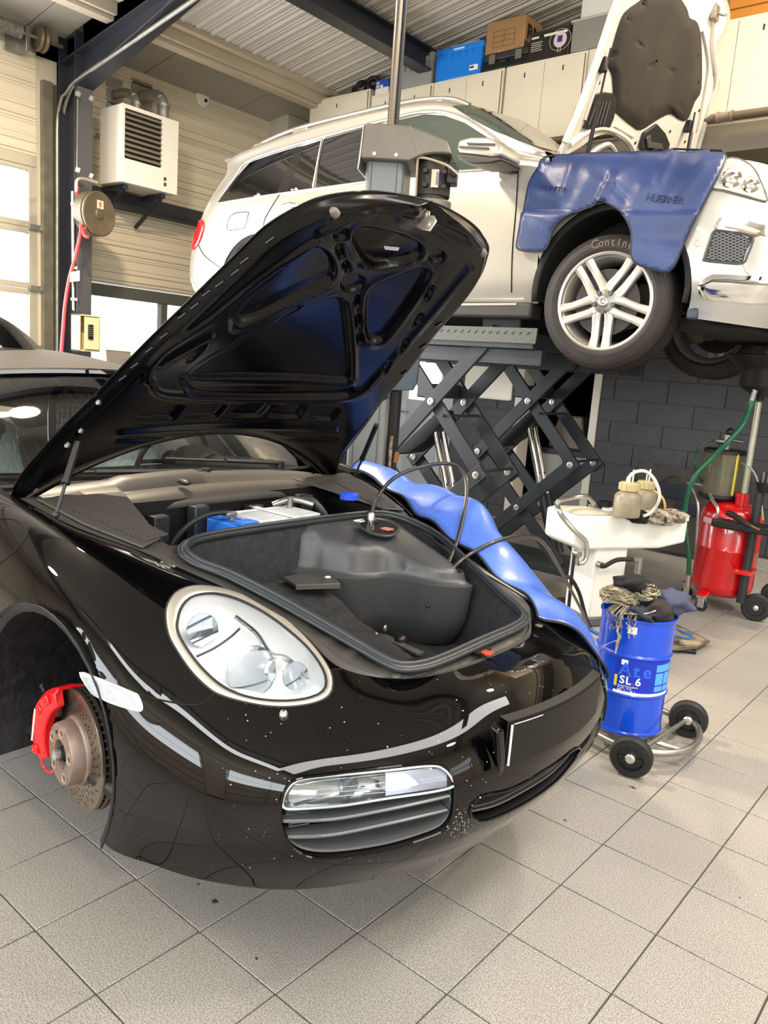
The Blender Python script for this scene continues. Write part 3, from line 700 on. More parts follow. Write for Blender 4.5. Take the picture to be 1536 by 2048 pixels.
# ---- fog lamp and side intake
m_slat = mat('intake_slat', '77797c', .32, metal=.7)
def opening(poly, depth, mr, name, slats, rim=.006, push=Vector((-1, .0, 0))):
    mf = mir if mr else (lambda p: p)
    e = hits(poly, .001)
    e2 = [p - snormal(p)*.02 for p in e]
    c = sum(e, Vector())/len(e); pv = Vector(push)
    e3 = [p + pv*depth for p in e2]; e4 = [c + (p - c)*.05 + pv*depth for p in e2]
    hs = MB().grid([[mf(p) for p in r_] for r_ in (e, e2, e3, e4)], closed=True).obj(name, mat('intake_black', '0c0d10', .5), box_, ang=60)
    MB().tube([mf(p) for p in e], rim, 8, True).obj('rim', m_bp, hs)
    return hs, mf
for mr in (False, True):
    hs, mf = opening(FOG, .22, mr, 'side_intake', None, .0045, (-1, .35, 0))
    ST = [((145,575),(500,562),(900,492),(1330,398)), ((190,688),(500,672),(900,592),(1312,497))]
    for st in ST:
        cur = pxcurve(sc(st, 520, 1480, .2865), 6, False)
        f_ = hits(cur, -.004); rows = []
        for q in f_:
            b_ = q + Vector((-.038, .012, .006)); rows.append([mf(q + Vector((0, 0, -.004))), mf(q + Vector((.002, 0, 0))), mf(q + Vector((0, 0, .004))), mf(b_), mf(b_ - Vector((0, 0, .006)))])
        MB().grid(rows, closed=True).obj('slat', m_slat, hs, ang=40)
    cur = pxcurve(sc([(195,712),(270,765),(400,795),(600,788),(900,738),(1180,652),(1290,590),(1338,490),(1342,340)], 520, 1480, .2865), 5, False)
    f_ = hits(cur, -.006); rows = []
    for q in f_:
        n_ = snormal(q); rows.append([mf(q), mf(q + Vector((0, 0, .006))), mf(q - n_*.045 + Vector((-.01, 0, .012))), mf(q - n_*.045)])
    MB().grid(rows, closed=True).obj('lower_frame', m_slat, hs, ang=40)
    FL = pxcurve(sc([(160,440),(182,362),(250,292),(400,262),(850,218),(1180,182),(1280,205),(1343,280),(1338,328),(1180,365),(880,408),(560,458),(250,480),(175,474)], 520, 1480, .2865), 4)
    fo = patch(FL, -.001, 'fog_lamp', m_lens, dome=.004, mirror=mr); 
    rr_ = [mf(q) for q in hits(FL, .001)]
    MB().tube(rr_, .0032, 6, True).obj('rim', mat('lamp_rim', 'b9bec4', .2, metal=.5), fo)
    # reflector pan behind the lens
    cc = (735, 1575)
    rows = []
    for f, o_ in ((.98, -.003), (.96, -.03), (.5, -.04), (.03, -.04)):
        rows.append([mf(hit(cc[0]+(u-cc[0])*f, cc[1]+(v-cc[1])*f, o_) or Vector((0, 0, 0))) for u, v in FL])
    MB().grid(rows, closed=True).obj('reflector', mat('fog_reflector', '9aa0a6', .22, metal=.85), fo, ang=40)
    # fluted inner half
    fl = MB()
    for k in range(26):
        f = k/25; a = (772, 1546 + f*46); b = (900, 1535 + f*38)
        pp = [hit(a[0]*(1-t)+b[0]*t, a[1]*(1-t)+b[1]*t, -.004) for t in (0, .33, .66, .96)]
        fl.tube([mf(q) for q in pp if q is not None], .0013, 5)
    fl.obj('flute', mat('fog_flute', '9aa3b4', .25, metal=.3), fo)
    p = hit(698, 1568, -.026); MB().lathe([(.022, .012), (.018, .0), (.006, -.012)], mf(p), (1, -.2 if not mr else .2, 0), 20).obj('bulb', mat('fog_bulb', 'e8eef4', .05, metal=.9), fo)
    for k in range(3):
        f = k/3; a = (600, 1600 - k*8); b = (770, 1585 - k*10)
        MB().tube([mf(hit(a[0]*(1-t)+b[0]*t, a[1]*(1-t)+b[1]*t, -.003)) for t in (0, .5, 1)], .0009, 5).obj('flute_line', mat('fog_line', 'd8dde2', .2, metal=.5), fo)
    # small finned duct left of the slats
    fn = MB()
    for k in range(9):
        v = 1622 + k*5.2
        a = hit(566 + k*1.2, v, -.02); b = hit(618, v - 1, -.03)
        if a and b: fn.tube([mf(a), mf(b)], .0016, 5)
    fn.obj('duct_fin', mat('duct_fin', '5a6068', .4, metal=.5), hs)
# centre intake; both halves are cut, so build it whole
hc, _ = opening(CEN, .18, False, 'centre_intake', None, .004, (-1, 0, 0))
for dz in (1584, 1600, 1616):
    pass
for k in (0, 1):
    cur = pxcurve([(950, 1622 + 8*k), (1000, 1608 + 10*k), (1060, 1577 + 10*k), (1110, 1545 + 9*k), (1145, 1512 + 6*k)], 5, False)
    rows = []
    for q in hits(cur, -.012): rows.append([q, q + Vector((0, 0, .004)), q + Vector((-.05, 0, .01)), q + Vector((-.05, 0, .004))])
    MB().grid(rows, closed=True).obj('slat', m_slat if k else m_trim, hc, ang=40)
# number plate on its bracket (plate is blank)
xp = -.80
pl = MB(); rows = []
for k in range(13):
    w = -.265 + .47*k/12; x = xp - .5*w*w
    rows.append([Vector((x - .028, YC + w, .61)), Vector((x - .004, YC + w, .605)), Vector((x - .004, YC + w, .725)), Vector((x - .028, YC + w, .73))])
br = MB().grid(rows, closed=True).obj('plate_bracket', m_black, box_, ang=30)
rows = []
for k in range(13):
    w = -.255 + .45*k/12; x = xp - .5*w*w
    rows.append([Vector((x - .004, YC + w, .612)), Vector((x, YC + w, .612)), Vector((x, YC + w, .718)), Vector((x - .004, YC + w, .718))])
pt = MB().grid(rows, closed=True).obj('number_plate', mat('plate_black', '030303', .5), br, ang=30)
MB().tube([Vector((xp - .5*w*w + .002, YC + w, z)) for w, z in [(-.25 + .10*k/10, .717) for k in range(11)]] , .0012, 6).tube([Vector((xp - .033 + .003, YC - .258, .614)), Vector((xp - .033 + .003, YC - .258, .717))], .003, 6).obj('plate_edge', mat('plate_edge', 'c9ccd0', .3), br)
MB().prism([(xp - .03, YC - .30, .60), (xp - .03, YC - .30, .64), (xp - .042, YC - .30, .71), (xp - .07, YC - .30, .72)], (0, .03, 0)).obj('bracket_tab', m_bp, br, bevel=.006)
# stone chips and dead insects on the nose
rc = random.Random(3); ch = MB()
for k in range(230):
    u, v = rc.uniform(430, 1150), rc.uniform(1330, 1760)
    if rc.random() < .35: u, v = rc.gauss(920, 22), rc.gauss(1655, 16)
    p = hit(u, v, .0004)
    if p is None or cproj(p)[0] < 0 or inpoly(np.array(u), np.array(v), FOG) or inpoly(np.array(u), np.array(v), HL_OUT) or inpoly(np.array(u), np.array(v), CEN): continue
    n_ = snormal(p); a_, b_, _ = frame_of(n_); q = rc.uniform(.0006, .0017); pts = []
    for j in range(5): t = 2*pi*j/5 + rc.random(); pts.append(p + a_*cos(t)*q*rc.uniform(.5, 1.8) + b_*sin(t)*q)
    ch.prism(pts, n_*.0004)
stuff(ch.obj('stone_chip', mat('chip_pale', 'b9b2a8', .7), box_, smooth=False))
# ---- boot tub ---------------------------------------------------------
def slope_z(x): return .79 + .2606*(-1.13 - x)
def PS(u, v, dz=0):                                     # point on the sloping rim plane seen at u,v
    n_ = Vector((.2606, 0, 1)); c = Vector((-1.13, YC, .79 + dz)); r_ = ray(u, v); return O + r_*((c - O).dot(n_)/r_.dot(n_))
SEAL = pxcurve(sc([(62,432),(72,395),(130,368),(300,337),(500,308),(650,288),(830,270),(930,276),(1030,312),(1130,370),(1250,480),(1370,598),(1450,668),(1470,706),(1430,742),(1300,800),(1150,868),(1050,902),(960,908),(890,882),(800,830),(650,742),(450,628),(250,526),(120,476)], 340, 900, .4818), 5)
rim = [PS(u, v) for u, v in SEAL]
bt = MB().tube(rim, .012, 10, True).tube([p + Vector((0, 0, .012)) + (Vector((-1.45, YC, p.z)) - p).normalized()*.006 for p in rim], .007, 8, True).tube([p + Vector((0, 0, .002)) - (Vector((-1.45, YC, p.z)) - p).normalized()*.014 for p in rim], .006, 8, True).obj('boot_seal', mat('seal_rubber', '2e3236', .38), box_, ang=180)
cen = sum(rim, Vector())/len(rim)
def dn(f, z):
    out = []
    for p in rim:
        q = cen + (p - cen)*f; out.append(Vector((q.x, q.y, z + (p.z - .88)*.25)))
    return out
MB().grid([[p - Vector((0, 0, .004)) + (p-cen).normalized()*.004 for p in rim], [p - Vector((0, 0, .03)) - (p-cen).normalized()*.008 for p in rim], dn(.95, .78), dn(.93, .64), dn(.90, .60), dn(.5, .59), dn(.02, .59)], closed=True).obj('boot_tub', m_carpet, box_, ang=60)
# carpeted step at the near rear side of the tub
MB().prism([(-1.87, YC - .41, .60), (-1.87, YC - .41, .80), (-1.74, YC - .41, .795), (-1.66, YC - .40, .76), (-1.60, YC - .38, .71), (-1.52, YC - .36, .68), (-1.42, YC - .34, .64), (-1.34, YC - .32, .60)], (0, .44, 0)).obj('carpet_step', m_carpet, box_, bevel=.03, seg=4)
# moulded plastic cover over the brake servo
cv = MB()
def loop(z, g, pts): return [Vector((x, YC + y, z)) for x, y in pts]
base = [(-1.87, .02), (-1.80, .03), (-1.74, .05), (-1.68, .085), (-1.645, .14), (-1.62, .20), (-1.56, .235), (-1.49, .25), (-1.43, .28), (-1.39, .34), (-1.42, .385), (-1.60, .42), (-1.87, .43)]
def ring(z, s_, top=None):
    cxm, cym = -1.87, .43
    r_ = catmull([Vector((cxm + (x-cxm)*s_, YC + cym + (y-cym)*s_, z)) for x, y in base], 4, True)
    return r_ if top is None else [Vector((p.x, p.y, slope_z(p.x) + top)) for p in r_]
cv.grid([ring(.60, .90), ring(.64, .97), ring(.70, 1.02), ring(.80, 1.045), ring(.822, 1.05), ring(.828, .99), ring(.84, .97), ring(.86, .955), ring(0, .93, -.045), ring(0, .90, -.018), ring(0, .86, -.010), ring(0, .4, -.008), ring(0, .02, -.008)], closed=True)
sv = cv.obj('servo_cover', mat('moulded_black', '3a3b3d', .36, bump=.05, bs=220), box_, ang=70)
pf = PS(770, 1056, .004); pfx = [PS(u, v, .012) for u, v in pxcurve([(716,1049),(733,1041),(760,1040),(790,1052),(797,1062),(780,1074),(748,1070),(728,1060)], 3)]
MB().prism([p - Vector((0, 0, .003)) for p in pfx], (0, 0, .006)).obj('filler_recess', m_gap, sv)
MB().tube([p + Vector((0, 0, .003)) for p in pfx], .005, 6, True).obj('recess_rim', mat('moulded_black'), sv)
q = PS(741, 1054, .0)
MB().lathe([(.020, .012), (.024, .014), (.024, .026), (.014, .030), (.012, .034)], q, (0, 0, 1), 24).obj('reservoir_cap', m_black, sv)
q2 = PS(770, 1066, .0); MB().box(q2 + Vector((0, 0, .016)), (.05, .035, .004)).obj('warning_label', mat('label_salmon', 'b8746a', .5), sv)
q3 = PS(722, 1050, .0); MB().box(q3 + Vector((0, 0, .016)), (.03, .05, .004)).obj('fluid_label', mat('label_pale', 'cdd4d2', .4), sv)
ql = PD(869, 1146, (cproj(PS(869, 1100))[2] + .02)); sw = MB().box(ql, (.035, .012, .055), Euler((0, 0, R(-40)))).obj('boot_lamp', mat('lamp_diff', 'c8cac4', .4), sv, bevel=.003)
MB().ball(PD(855, 1213, cproj(PS(855, 1150))[2] + .05), .007, 10).obj('clip', m_black, sv)
vs_ = MB()
for k in range(9):
    p = PS(826 + k*7.5, 1052 + k*6.4, .004); vs_.bar(p + Vector((-.03, -.01, .0)), p + Vector((.03, .01, 0)), .004, .004)
# loose cover panel lying on the carpet step
pq = [P(340+.4818*x, 900+.4818*y, 'z', .812) for x, y in ((468, 541), (522, 574), (706, 568), (690, 548), (608, 518), (560, 517))]
lp = MB().prism(pq, (0, 0, .012)).obj('loose_cover', m_trim, box_, bevel=.003)
MB().bar(pq[1] + Vector((0, 0, .002)), pq[2] + Vector((0, 0, .002)), .008, .012).obj('cover_edge', m_trimg, lp)
MB().box(P(340+.4818*655, 900+.4818*527, 'z', .826), (.012, .016, .004)).obj('cover_clip', m_white, lp)
# dark well in the front of the tub with its metal bracket
wq = [P(340+.4818*x, 900+.4818*y, 'z', .622) for x, y in ((760, 800), (800, 775), (880, 786), (1040, 862), (960, 900), (880, 880))]
MB().prism(wq, (0, 0, .004)).obj('front_well', m_gap, box_)
MB().bar(wq[2] + Vector((0, 0, .012)), wq[3] + Vector((0, 0, .012)), .03, .008).bar(wq[1] + Vector((0, 0, .012)), wq[2] + Vector((0, 0, .012)), .012, .008).obj('well_bracket', m_galv, box_)
q = P(340+.4818*850, 900+.4818*795, 'z', .65); MB().cyl(q - Vector((0, 0, .03)), q + Vector((0, 0, .012)), .012).ball(q + Vector((0, 0, .018)), .014, 10).obj('tie_down', m_galv, box_)
q = P(340+.4818*960, 900+.4818*790, 'z', .64); MB().ball(q, .022, 10).cyl(q, q + Vector((-.03, .02, .0)), .014).obj('hook', mat('hook_dark', '3a2c2c', .3, metal=.5), box_)
q = P(340+.4818*893, 900+.4818*741, 'z', .69); MB().ball(q, .010, 10, (.5, 1, 1.2)).obj('screw', m_galv, box_)
q = P(340+.4818*392, 900+.4818*391, 'z', .90); MB().ball(q, .013, 12, (.5, 1, 1)).obj('trim_clip', m_black, box_)
# deck panels around the tub
R0c = [Vector(G[0, j]) for j in range(5*NS, ns_ - 5*NS, 2)]
def near_rim(p):
    if p.x < -1.86:
        s = 1 if p.y > YC else -1; return Vector((p.x, YC + s*(.50 + .06*(-1.86 - p.x)), slope_z(-1.86) + .20*(-1.86 - p.x)))
    return min(rim, key=lambda q: (q.x - p.x*.999)**2*1.3 + (q.y - (YC + (p.y-YC)*.78))**2) 
rows = []
for p in R0c:
    q = near_rim(p); q = q + Vector((0, 0, -.010)); d = (q - p); a = p + Vector((0, 0, -.006)) + d*.012
    rows.append([p + d.normalized()*.004 + Vector((0, 0, -.012)), p + d.normalized()*.008 + Vector((0, 0, -.004)), p + d*.35 + Vector((0, 0, -.004)), p + d*.40 + Vector((0, 0, -.014)), q])
MB().grid(rows).obj('boot_surround', m_trim, box_, ang=30, solid=.004)
# lid catch with red safety lever
qc = Vector((-1.075, YC, .762))
qc = PS(965, 1303, .002) 
MB().prism([qc + Vector(v) for v in ((-.012, -.03, 0), (.008, -.03, 0), (.010, -.008, 0), (.022, -.006, 0), (.022, .006, 0), (.010, .010, 0), (.008, .032, 0), (-.012, .032, 0), (-.010, .010, 0), (-.022, .006, 0), (-.022, -.006, 0), (-.010, -.010, 0))], (0, 0, .004)).obj('latch_slot', m_gap, box_)
MB().mm((qc.x + .005, qc.y - .018, qc.z), (qc.x + .034, qc.y + .006, qc.z + .007)).obj('latch_lever', mat('lever_red', 'e03a26', .4), box_, bevel=.003)
for u, v in ((792, 1352), (1078, 1252), (527, 1087)):
    if u == 527: continue
    p = PS(u, v, -.012); MB().lathe([(.012, 0), (.012, .003), (.006, .004), (.0, .003)], p, (0, 0, 1), 16).obj('buffer', m_galv, box_)
# battery bay and cowl behind the tub
def dk(x): return slope_z(-1.86) + .20*(-1.86 - x)
bay = MB().mm((-2.20, YC - .50, .62), (-1.89, YC + .52, .64)).mm((-2.22, YC - .50, .62), (-2.20, YC + .52, dk(-2.2) - .02)).mm((-1.90, YC - .50, .62), (-1.885, YC + .52, dk(-1.89) - .03)).mm((-2.2, YC - .51, .62), (-1.89, YC - .49, dk(-2.0) - .03)).mm((-2.2, YC + .51, .62), (-1.89, YC + .53, dk(-2.0) - .03)).obj('battery_bay', m_black, box_)
ZB = dk(-2.0)
bat = MB().mm((-2.12, YC - .17, .72), (-1.93, YC + .20, ZB - .035)).obj('battery', mat('battery_blue', '2f6fd0', .35), box_, bevel=.006)
MB().mm((-2.11, YC - .09, ZB - .035), (-1.935, YC + .195, ZB - .022)).obj('battery_label', mat('battery_white', 'c4c8cc', .4, var=.15, vs=30), bat, bevel=.003)
MB().mm((-2.125, YC - .165, ZB - .034), (-2.06, YC - .10, ZB - .020)).mm((-1.98, YC - .165, ZB - .034), (-1.935, YC - .10, ZB - .020)).obj('lid_block', mat('battery_blue'), bat, bevel=.003)
MB().cyl((-2.02, YC - .14, ZB - .03), (-2.02, YC - .14, ZB + .0), .012).box((-2.02, YC - .15, ZB - .008), (.03, .04, .014)).obj('terminal', m_galv, bat, bevel=.002)
MB().bar((-2.12, YC + .045, ZB - .018), (-1.93, YC + .045, ZB - .018), .02, .004).obj('strap', mat('strap_white', 'd8dad8', .4), bat)
MB().tube([(-2.02, YC - .16, ZB), (-2.05, YC - .22, ZB - .01), (-2.08, YC - .28, ZB - .05), (-2.1, YC - .33, ZB - .12)], .009, 8, sub=6).obj('cable', m_rubber, bat)
eng = MB()
for yy, zz in ((-.36, .0), (-.20, .02), (.05, .0), (.3, .02)):
    eng.mm((-2.19, YC + yy, .70), (-2.14, YC + yy + .06, ZB - .02 + zz))
eng.tube([(-2.15, YC + .22, ZB - .05), (-2.10, YC + .27, ZB - .0), (-2.05, YC + .30, ZB - .03), (-2.02, YC + .33, ZB - .09)], .016, 10, sub=6)
eng.obj('bay_bracket', mat('bay_dark', '26282b', .45), bay, bevel=.005)
MB().tube([(-2.13, YC + .14, ZB - .02), (-2.08, YC + .19, ZB + .005), (-2.02, YC + .24, ZB - .01)], .012, 10, sub=6).cyl((-2.06, YC + .16, ZB - .03), (-2.06, YC + .16, ZB + .02), .010).obj('hard_pipe', m_galv, bay)
# rear deck plates: left ribbed panel, right panel
for s in (-1, 1):
    def pp(x, w, dz=0): return Vector((x, YC + s*w, dk(x) + dz))
    MB().prism([pp(-2.26, .69, -.01), pp(-2.26, .40 if s < 0 else .36, -.01), pp(-1.90, .50, -.01), pp(-1.86, .585, -.01), pp(-2.05, .655, -.01)], (0, 0, .008)).obj('side_deck', m_trim, box_, bevel=.003)
    rb_ = MB()
    for k in range(22):
        x = -2.17 + k*.0125; w0, w1 = .52 + .0*k, .64 - .0035*k
        rb_.bar(pp(x, w0 - .05*(k/22), .002), pp(x + .02, w1, .002), .004, .006)
    rb_.obj('vent_rib', m_trimg, box_)
# blue screen-wash cap
q = PS(698, 998, 0); q = P(698, 998, 'z', dk(-2.15) + .01)
MB().lathe([(.034, 0), (.034, .018), (.028, .022), (0, .022)], q, (0, 0, 1), 20).obj('washer_cap', mat('cap_blue', '2348c8', .4), box_)
# cowl: moulded panels below the windscreen
def cowlx(w): return -2.25 - .13*(w/.72)**2          # windscreen foot line
cw = []; rows = []
for k in range(41):
    w = -.72 + 1.44*k/40; x = cowlx(w) - .17; zb = 1.055 - .06*abs(w/.72)**2
    stepk = .012 if -.35 < w < .0 else 0
    rows.append([Vector((x - .02, YC + w, zb + .02)), Vector((x + .03, YC + w, zb + .028 + stepk)), Vector((x + .08, YC + w, zb + .015 + stepk)), Vector((x + .10, YC + w, zb - .004)), Vector((x + .16, YC + w, zb + .002)), Vector((x + .21, YC + w, zb - .008)), Vector((x + .235, YC + w, zb - .03)), Vector((x + .24, YC + w, zb - .05))])
MB().grid(rows).obj('scuttle_panel', m_trimg, box_, ang=50, solid=.004)
MB().ball((cowlx(0) + .0, YC - .17, 1.075), .022, 14, (1.6, .8, .5)).obj('scuttle_nozzle', m_black, box_)
# windscreen
rows = []; rowsg = []
for i in range(13):
    f = i/12; r_ = []
    for k in range(33):
        w = -1 + 2*k/32
        xb, zb, wb = -2.43 - .14*w*w, 1.055 - .02*w*w, .77
        xt, zt, wt = -3.06 - .14*w*w, 1.405 - .045*w*w, .60
        r_.append(Vector((xb + (xt-xb)*f, YC + w*(wb + (wt-wb)*f), zb + (zt-zb)*f + .03*sin(pi*f))))
    rows.append(r_)
ws = MB().grid(rows).obj('windscreen', glassmat('car_glass', 'dfe6dd', .8), box_, ang=180)
fr = MB().tube([r_[0] for r_ in rows], .018, 8).tube([r_[-1] for r_ in rows], .018, 8).tube(rows[-1], .020, 8).obj('windscreen_frame', m_bp, box_)
MB().tube([p + Vector((.0, 0, .004)) for p in rows[0]], .008, 6).obj('screen_seal', m_rubber, box_)
# soft top
rows2 = []
for i in range(13):
    f = i/12; x = -3.08 - 1.25*f; z = 1.40 + .085*sin(pi*min(1, f*.9)) - .30*max(0, f - .55)**1.6*3; wt = .57 + .06*f
    rows2.append([Vector((x - .12*(1 if i == 0 else 1)*(k/16 - 1)**2, YC + wt*(k/16 - 1), z - .06*(k/16 - 1)**2*(1 + 1.2*f) - (.18*max(0, abs(k/16-1) - .82)/.18 if i else 0))) for k in range(33)])
m_cloth = mat('soft_top_cloth', '3a3733', .8, bump=.15, bs=300)
MB().grid(rows2).obj('soft_top', m_cloth, box_, ang=180, solid=.01)
p1, p2 = Vector((-3.95, YC - .62, 1.45)), Vector((-4.1, YC + .3, 1.45))
fold = []
for u, v, d in ((-70, 628, 3.4), (-20, 628, 3.45), (12, 640, 3.5), (40, 668, 3.55), (68, 706, 3.6), (78, 730, 3.62)):
    fold.append(PD(u, v, d))
MB().grid([[p + FW*.5*k/6 + Vector((0, 0, -.02*k*k/6)) for k in range(7)] for p in catmull(fold, 4)] ).obj('soft_top_fold', m_cloth, box_, ang=180, solid=.03)
# dash, steering wheel, seats under protective film
MB().prism([(-2.62, YC - .62, 1.02), (-2.75, YC - .62, 1.06), (-2.98, YC - .62, 1.02), (-3.06, YC - .62, .90), (-3.0, YC - .62, .70), (-2.7, YC - .62, .7)], (0, 1.24, 0)).obj('dashboard', mat('dash_black', '1b1b1b', .6), box_, bevel=.02)
MB().lathe([(.001, 0), (.12, 0), (.13, .02), (.10, .05), (.001, .06)], (-2.86, YC + .36, 1.02), (.5, 0, .8), 24).obj('instrument_hood', mat('dash_black'), box_)
swh = MB(); a_, b_, _ = frame_of(Vector((-.9, 0, .42))); cc_ = Vector((-3.08, YC + .36, 1.02)); swh.tube([cc_ + a_*.18*cos(2*pi*k/32) + b_*.18*sin(2*pi*k/32) for k in range(32)], .014, 8, True)
swh.ball(cc_, .05, 12).bar(cc_, cc_ + a_*.17, .03, .015).bar(cc_, cc_ - a_*.17, .03, .015).bar(cc_, cc_ - b_*.17, .03, .015).obj('steering_wheel', mat('wheel_black', '141414', .5), box_)
m_film = mat('seat_film', 'b9cdd6', .25, alpha=.62, var=.25, vs=14, bump=.8, bs=25)
for s in (-1, 1):
    st = MB()
    rows = []
    for i in range(15):
        f = i/14; z = .62 + .72*f; x = -3.42 - .22*f; hw = .24*(1 - .25*f) * (1 if f < .78 else max(.02, .62*(1 - ((f-.78)/.23)**2)**.5 + .0)); dd = .06*(1 - f*.3)
        rows.append([Vector((x + dd*cos(2*pi*k/20), YC + s*.36 + hw*sin(2*pi*k/20), z)) for k in range(20)])
    st.grid(rows, closed=True); st.mm((-3.42, YC + s*.36 - .24, .55), (-2.98, YC + s*.36 + .24, .68))
    se = st.obj('seat', mat('seat_leather', '2a2a2a', .6), box_, bevel=.01)
    fl = MB(); rr_ = random.Random(5 + s)
    fl.grid([[p + (p - Vector((-3.5, YC + s*.36, p.z))).normalized()*(.02 + rr_.uniform(-.008, .012)) for p in r_] for r_ in rows], closed=True)
    fl.obj('protective_film', m_film, se, ang=180)
rbk = MB(); 
for s in (-1, 1):
    rbk.tube([(-3.78, YC + s*.36 - .22, 1.0), (-3.78, YC + s*.36 - .2, 1.28), (-3.78, YC + s*.36, 1.33), (-3.78, YC + s*.36 + .2, 1.28), (-3.78, YC + s*.36 + .22, 1.0)], .02, 8, sub=5)
rbk.obj('roll_hoop', m_black, box_)
ms = MB()
for s in (-1, 1):
    for k in range(15): ms.bar((-3.78, YC + s*.36 - .19 + .027*k, 1.04), (-3.78, YC + s*.36 - .19 + .027*k, 1.27), .004, .004)
    for k in range(9): ms.bar((-3.78, YC + s*.36 - .2, 1.04 + .027*k), (-3.78, YC + s*.36 + .2, 1.04 + .027*k), .004, .004)
ms.obj('hoop_mesh', m_black, box_)
MB().box((-2.98, YC + .02, 1.33), (.03, .22, .06)).cyl((-2.98, YC + .02, 1.34), (-3.03, YC + .02, 1.39), .012).obj('rear_view_mirror', m_black, box_, bevel=.015)
# wipers
def wiper(pts, name='wiper'):
    w = MB().tube(pts, .007, 6, sub=4); b_ = MB()
    return w.obj(name, m_black, box_)
def wsp(w, f, off=.012):
    xb, zb, wb = -2.43 - .14*w*w, 1.055 - .02*w*w, .77; xt, zt, wt = -3.06 - .14*w*w, 1.405 - .045*w*w, .60
    return Vector((xb + (xt-xb)*f + off*.5, YC + w*(wb+(wt-wb)*f), zb + (zt-zb)*f + .03*sin(pi*f) + off))
for a, b in (((.05, .0), (-.95, .06)), ((.62, .02), (-.1, .10))):
    blade = [wsp(a[0] + (b[0]-a[0])*t, a[1] + (b[1]-a[1])*t + .02, .014) for t in (0, .2, .4, .6, .8, 1)]
    wi = MB().tube(blade, .006, 6, sub=3).obj('wiper', m_black, box_)
    arm = [wsp(a[0] + (b[0]-a[0])*t, a[1] + (b[1]-a[1])*t - .015, .034) for t in (0, .2, .4, .55)]
    MB().tube(arm, .009, 6, sub=3).cyl(arm[0] - Vector((0, 0, .03)), arm[0] + Vector((0, 0, .01)), .018).obj('wiper_arm', m_black, wi)
# ---- open front lid ---------------------------------------------------
TH, HX, HZ = R(56), -2.34, 1.035
def rot(p):
    dx, dz = p[0]-HX, p[2]-HZ
    return Vector((HX + dx*cos(TH) - dz*sin(TH), p[1], HZ + dx*sin(TH) + dz*cos(TH)))
ed = catmull([Vector((x, w, np.interp(x, [-2.46,-2.24,-2.0,-1.86,-1.72,-1.51,-1.36,-1.20,-1.09,-1.028], [1.045,1.055,1.005,.972,.932,.882,.84,.80,.772,.765]))) for x, w in [(-2.40,.715),(-2.34,.712),(-2.24,.70),(-2.03,.66),(-1.88,.62),(-1.65,.575),(-1.48,.53),(-1.34,.50),(-1.22,.468),(-1.14,.412),(-1.095,.355),(-1.053,.235),(-1.033,.1),(-1.028,0)]], 10)
hw = np.interp(np.linspace(-2.40, -1.028, 101), [p.x for p in ed], [p.y for p in ed]); hz_ = np.interp(np.linspace(-2.40, -1.028, 101), [p.x for p in ed], [p.z for p in ed])
def hood_pt(a, b, off=0):                                # a: 0 rear .. 1 front, b: -1 .. 1 across
    # lateral position first, then the run from rear edge to front edge at that b
    w = b*.735
    xr = -2.18 - .28*(b*b)                                # rear edge, curved round the screen
    x = xr + (-1.028 - xr)*a
    return x, b
NA, NB = 250, 201
HG = np.zeros((NA, NB, 3))
xe = np.array([p.x for p in ed]); we = np.array([p.y for p in ed]); ze = np.array([p.z for p in ed])
arc = np.concatenate([[0], np.cumsum(np.hypot(np.diff(xe), np.diff(we)))]); arc /= arc[-1]
for i in range(NA):
    a = i/(NA-1); q = 1 - (1-a)**1.0
    # the edge point for this row is taken along the outline; the centre point along the centre line
    xE = np.interp(q, arc, xe); wE = np.interp(q, arc, we); zE = np.interp(q, arc, ze)
    if a > .93: pass
    xC = -2.125 + (-1.028 + 2.125)*a
    for j in range(NB):
        b = -1 + 2*j/(NB-1); k = b*b
        x = xC + (xE - xC)*k; w = wE*b
        zc = np.interp(x, xe, ze) + .052*min(1, (1-a)*5 + .02)*(1 - k)*(1 if a < .8 else 1)
        z = zc*(1-k) + zE*k
        HG[i, j] = (x, YC - .015 + w, z)
def normals(G_):
    du = np.gradient(G_, axis=0); dv = np.gradient(G_, axis=1); n = np.cross(du, dv); n /= np.maximum(np.linalg.norm(n, axis=2, keepdims=True), 1e-9); return n
HG[..., 2] = HG[..., 2]
NN = normals(HG)
if NN[(NA//2), NB//2, 2] < 0: NN = -NN
def rotg(Gx):
    o_ = Gx.copy(); dx = Gx[..., 0]-HX; dz = Gx[..., 2]-HZ
    o_[..., 0] = HX + dx*cos(TH) - dz*sin(TH); o_[..., 2] = HZ + dx*sin(TH) + dz*cos(TH); return o_
OUT = rotg(HG)
ii_, jj_ = np.meshgrid(np.linspace(0, 1, NA), np.linspace(-1, 1, NB), indexing='ij')
edge = np.minimum(np.minimum(ii_*8, (1-ii_)*10), (1-np.abs(jj_))*6)      # 0 at the rim
base_off = -.004 - .026*np.clip((edge-.10)/.35, 0, 1)**.7
INN = rotg(HG + NN*base_off[..., None])
NR = normals(INN)
if NR[(NA//2), NB//2] @ (np.array(O) - INN[(NA//2), NB//2]) < 0: NR = -NR   # towards the camera side (underside)
iu, iv = nproj(INN)
def sd(poly, u, v):                                       # signed distance in pixels, negative inside
    d = np.full(u.shape, 1e9); n = len(poly)
    for k in range(n):
        x1, y1 = poly[k]; x2, y2 = poly[(k+1) % n]; ex, ey = x2-x1, y2-y1; L = ex*ex + ey*ey + 1e-9
        t = np.clip(((u-x1)*ex + (v-y1)*ey)/L, 0, 1); d = np.minimum(d, np.hypot(u-x1-t*ex, v-y1-t*ey))
    return np.where(inpoly(u, v, poly), -d, d)
Z6 = lambda pts, n=3: pxcurve([(40+.625*x, 380+.625*y) for x, y in pts], n)
disp = np.zeros(iu.shape)
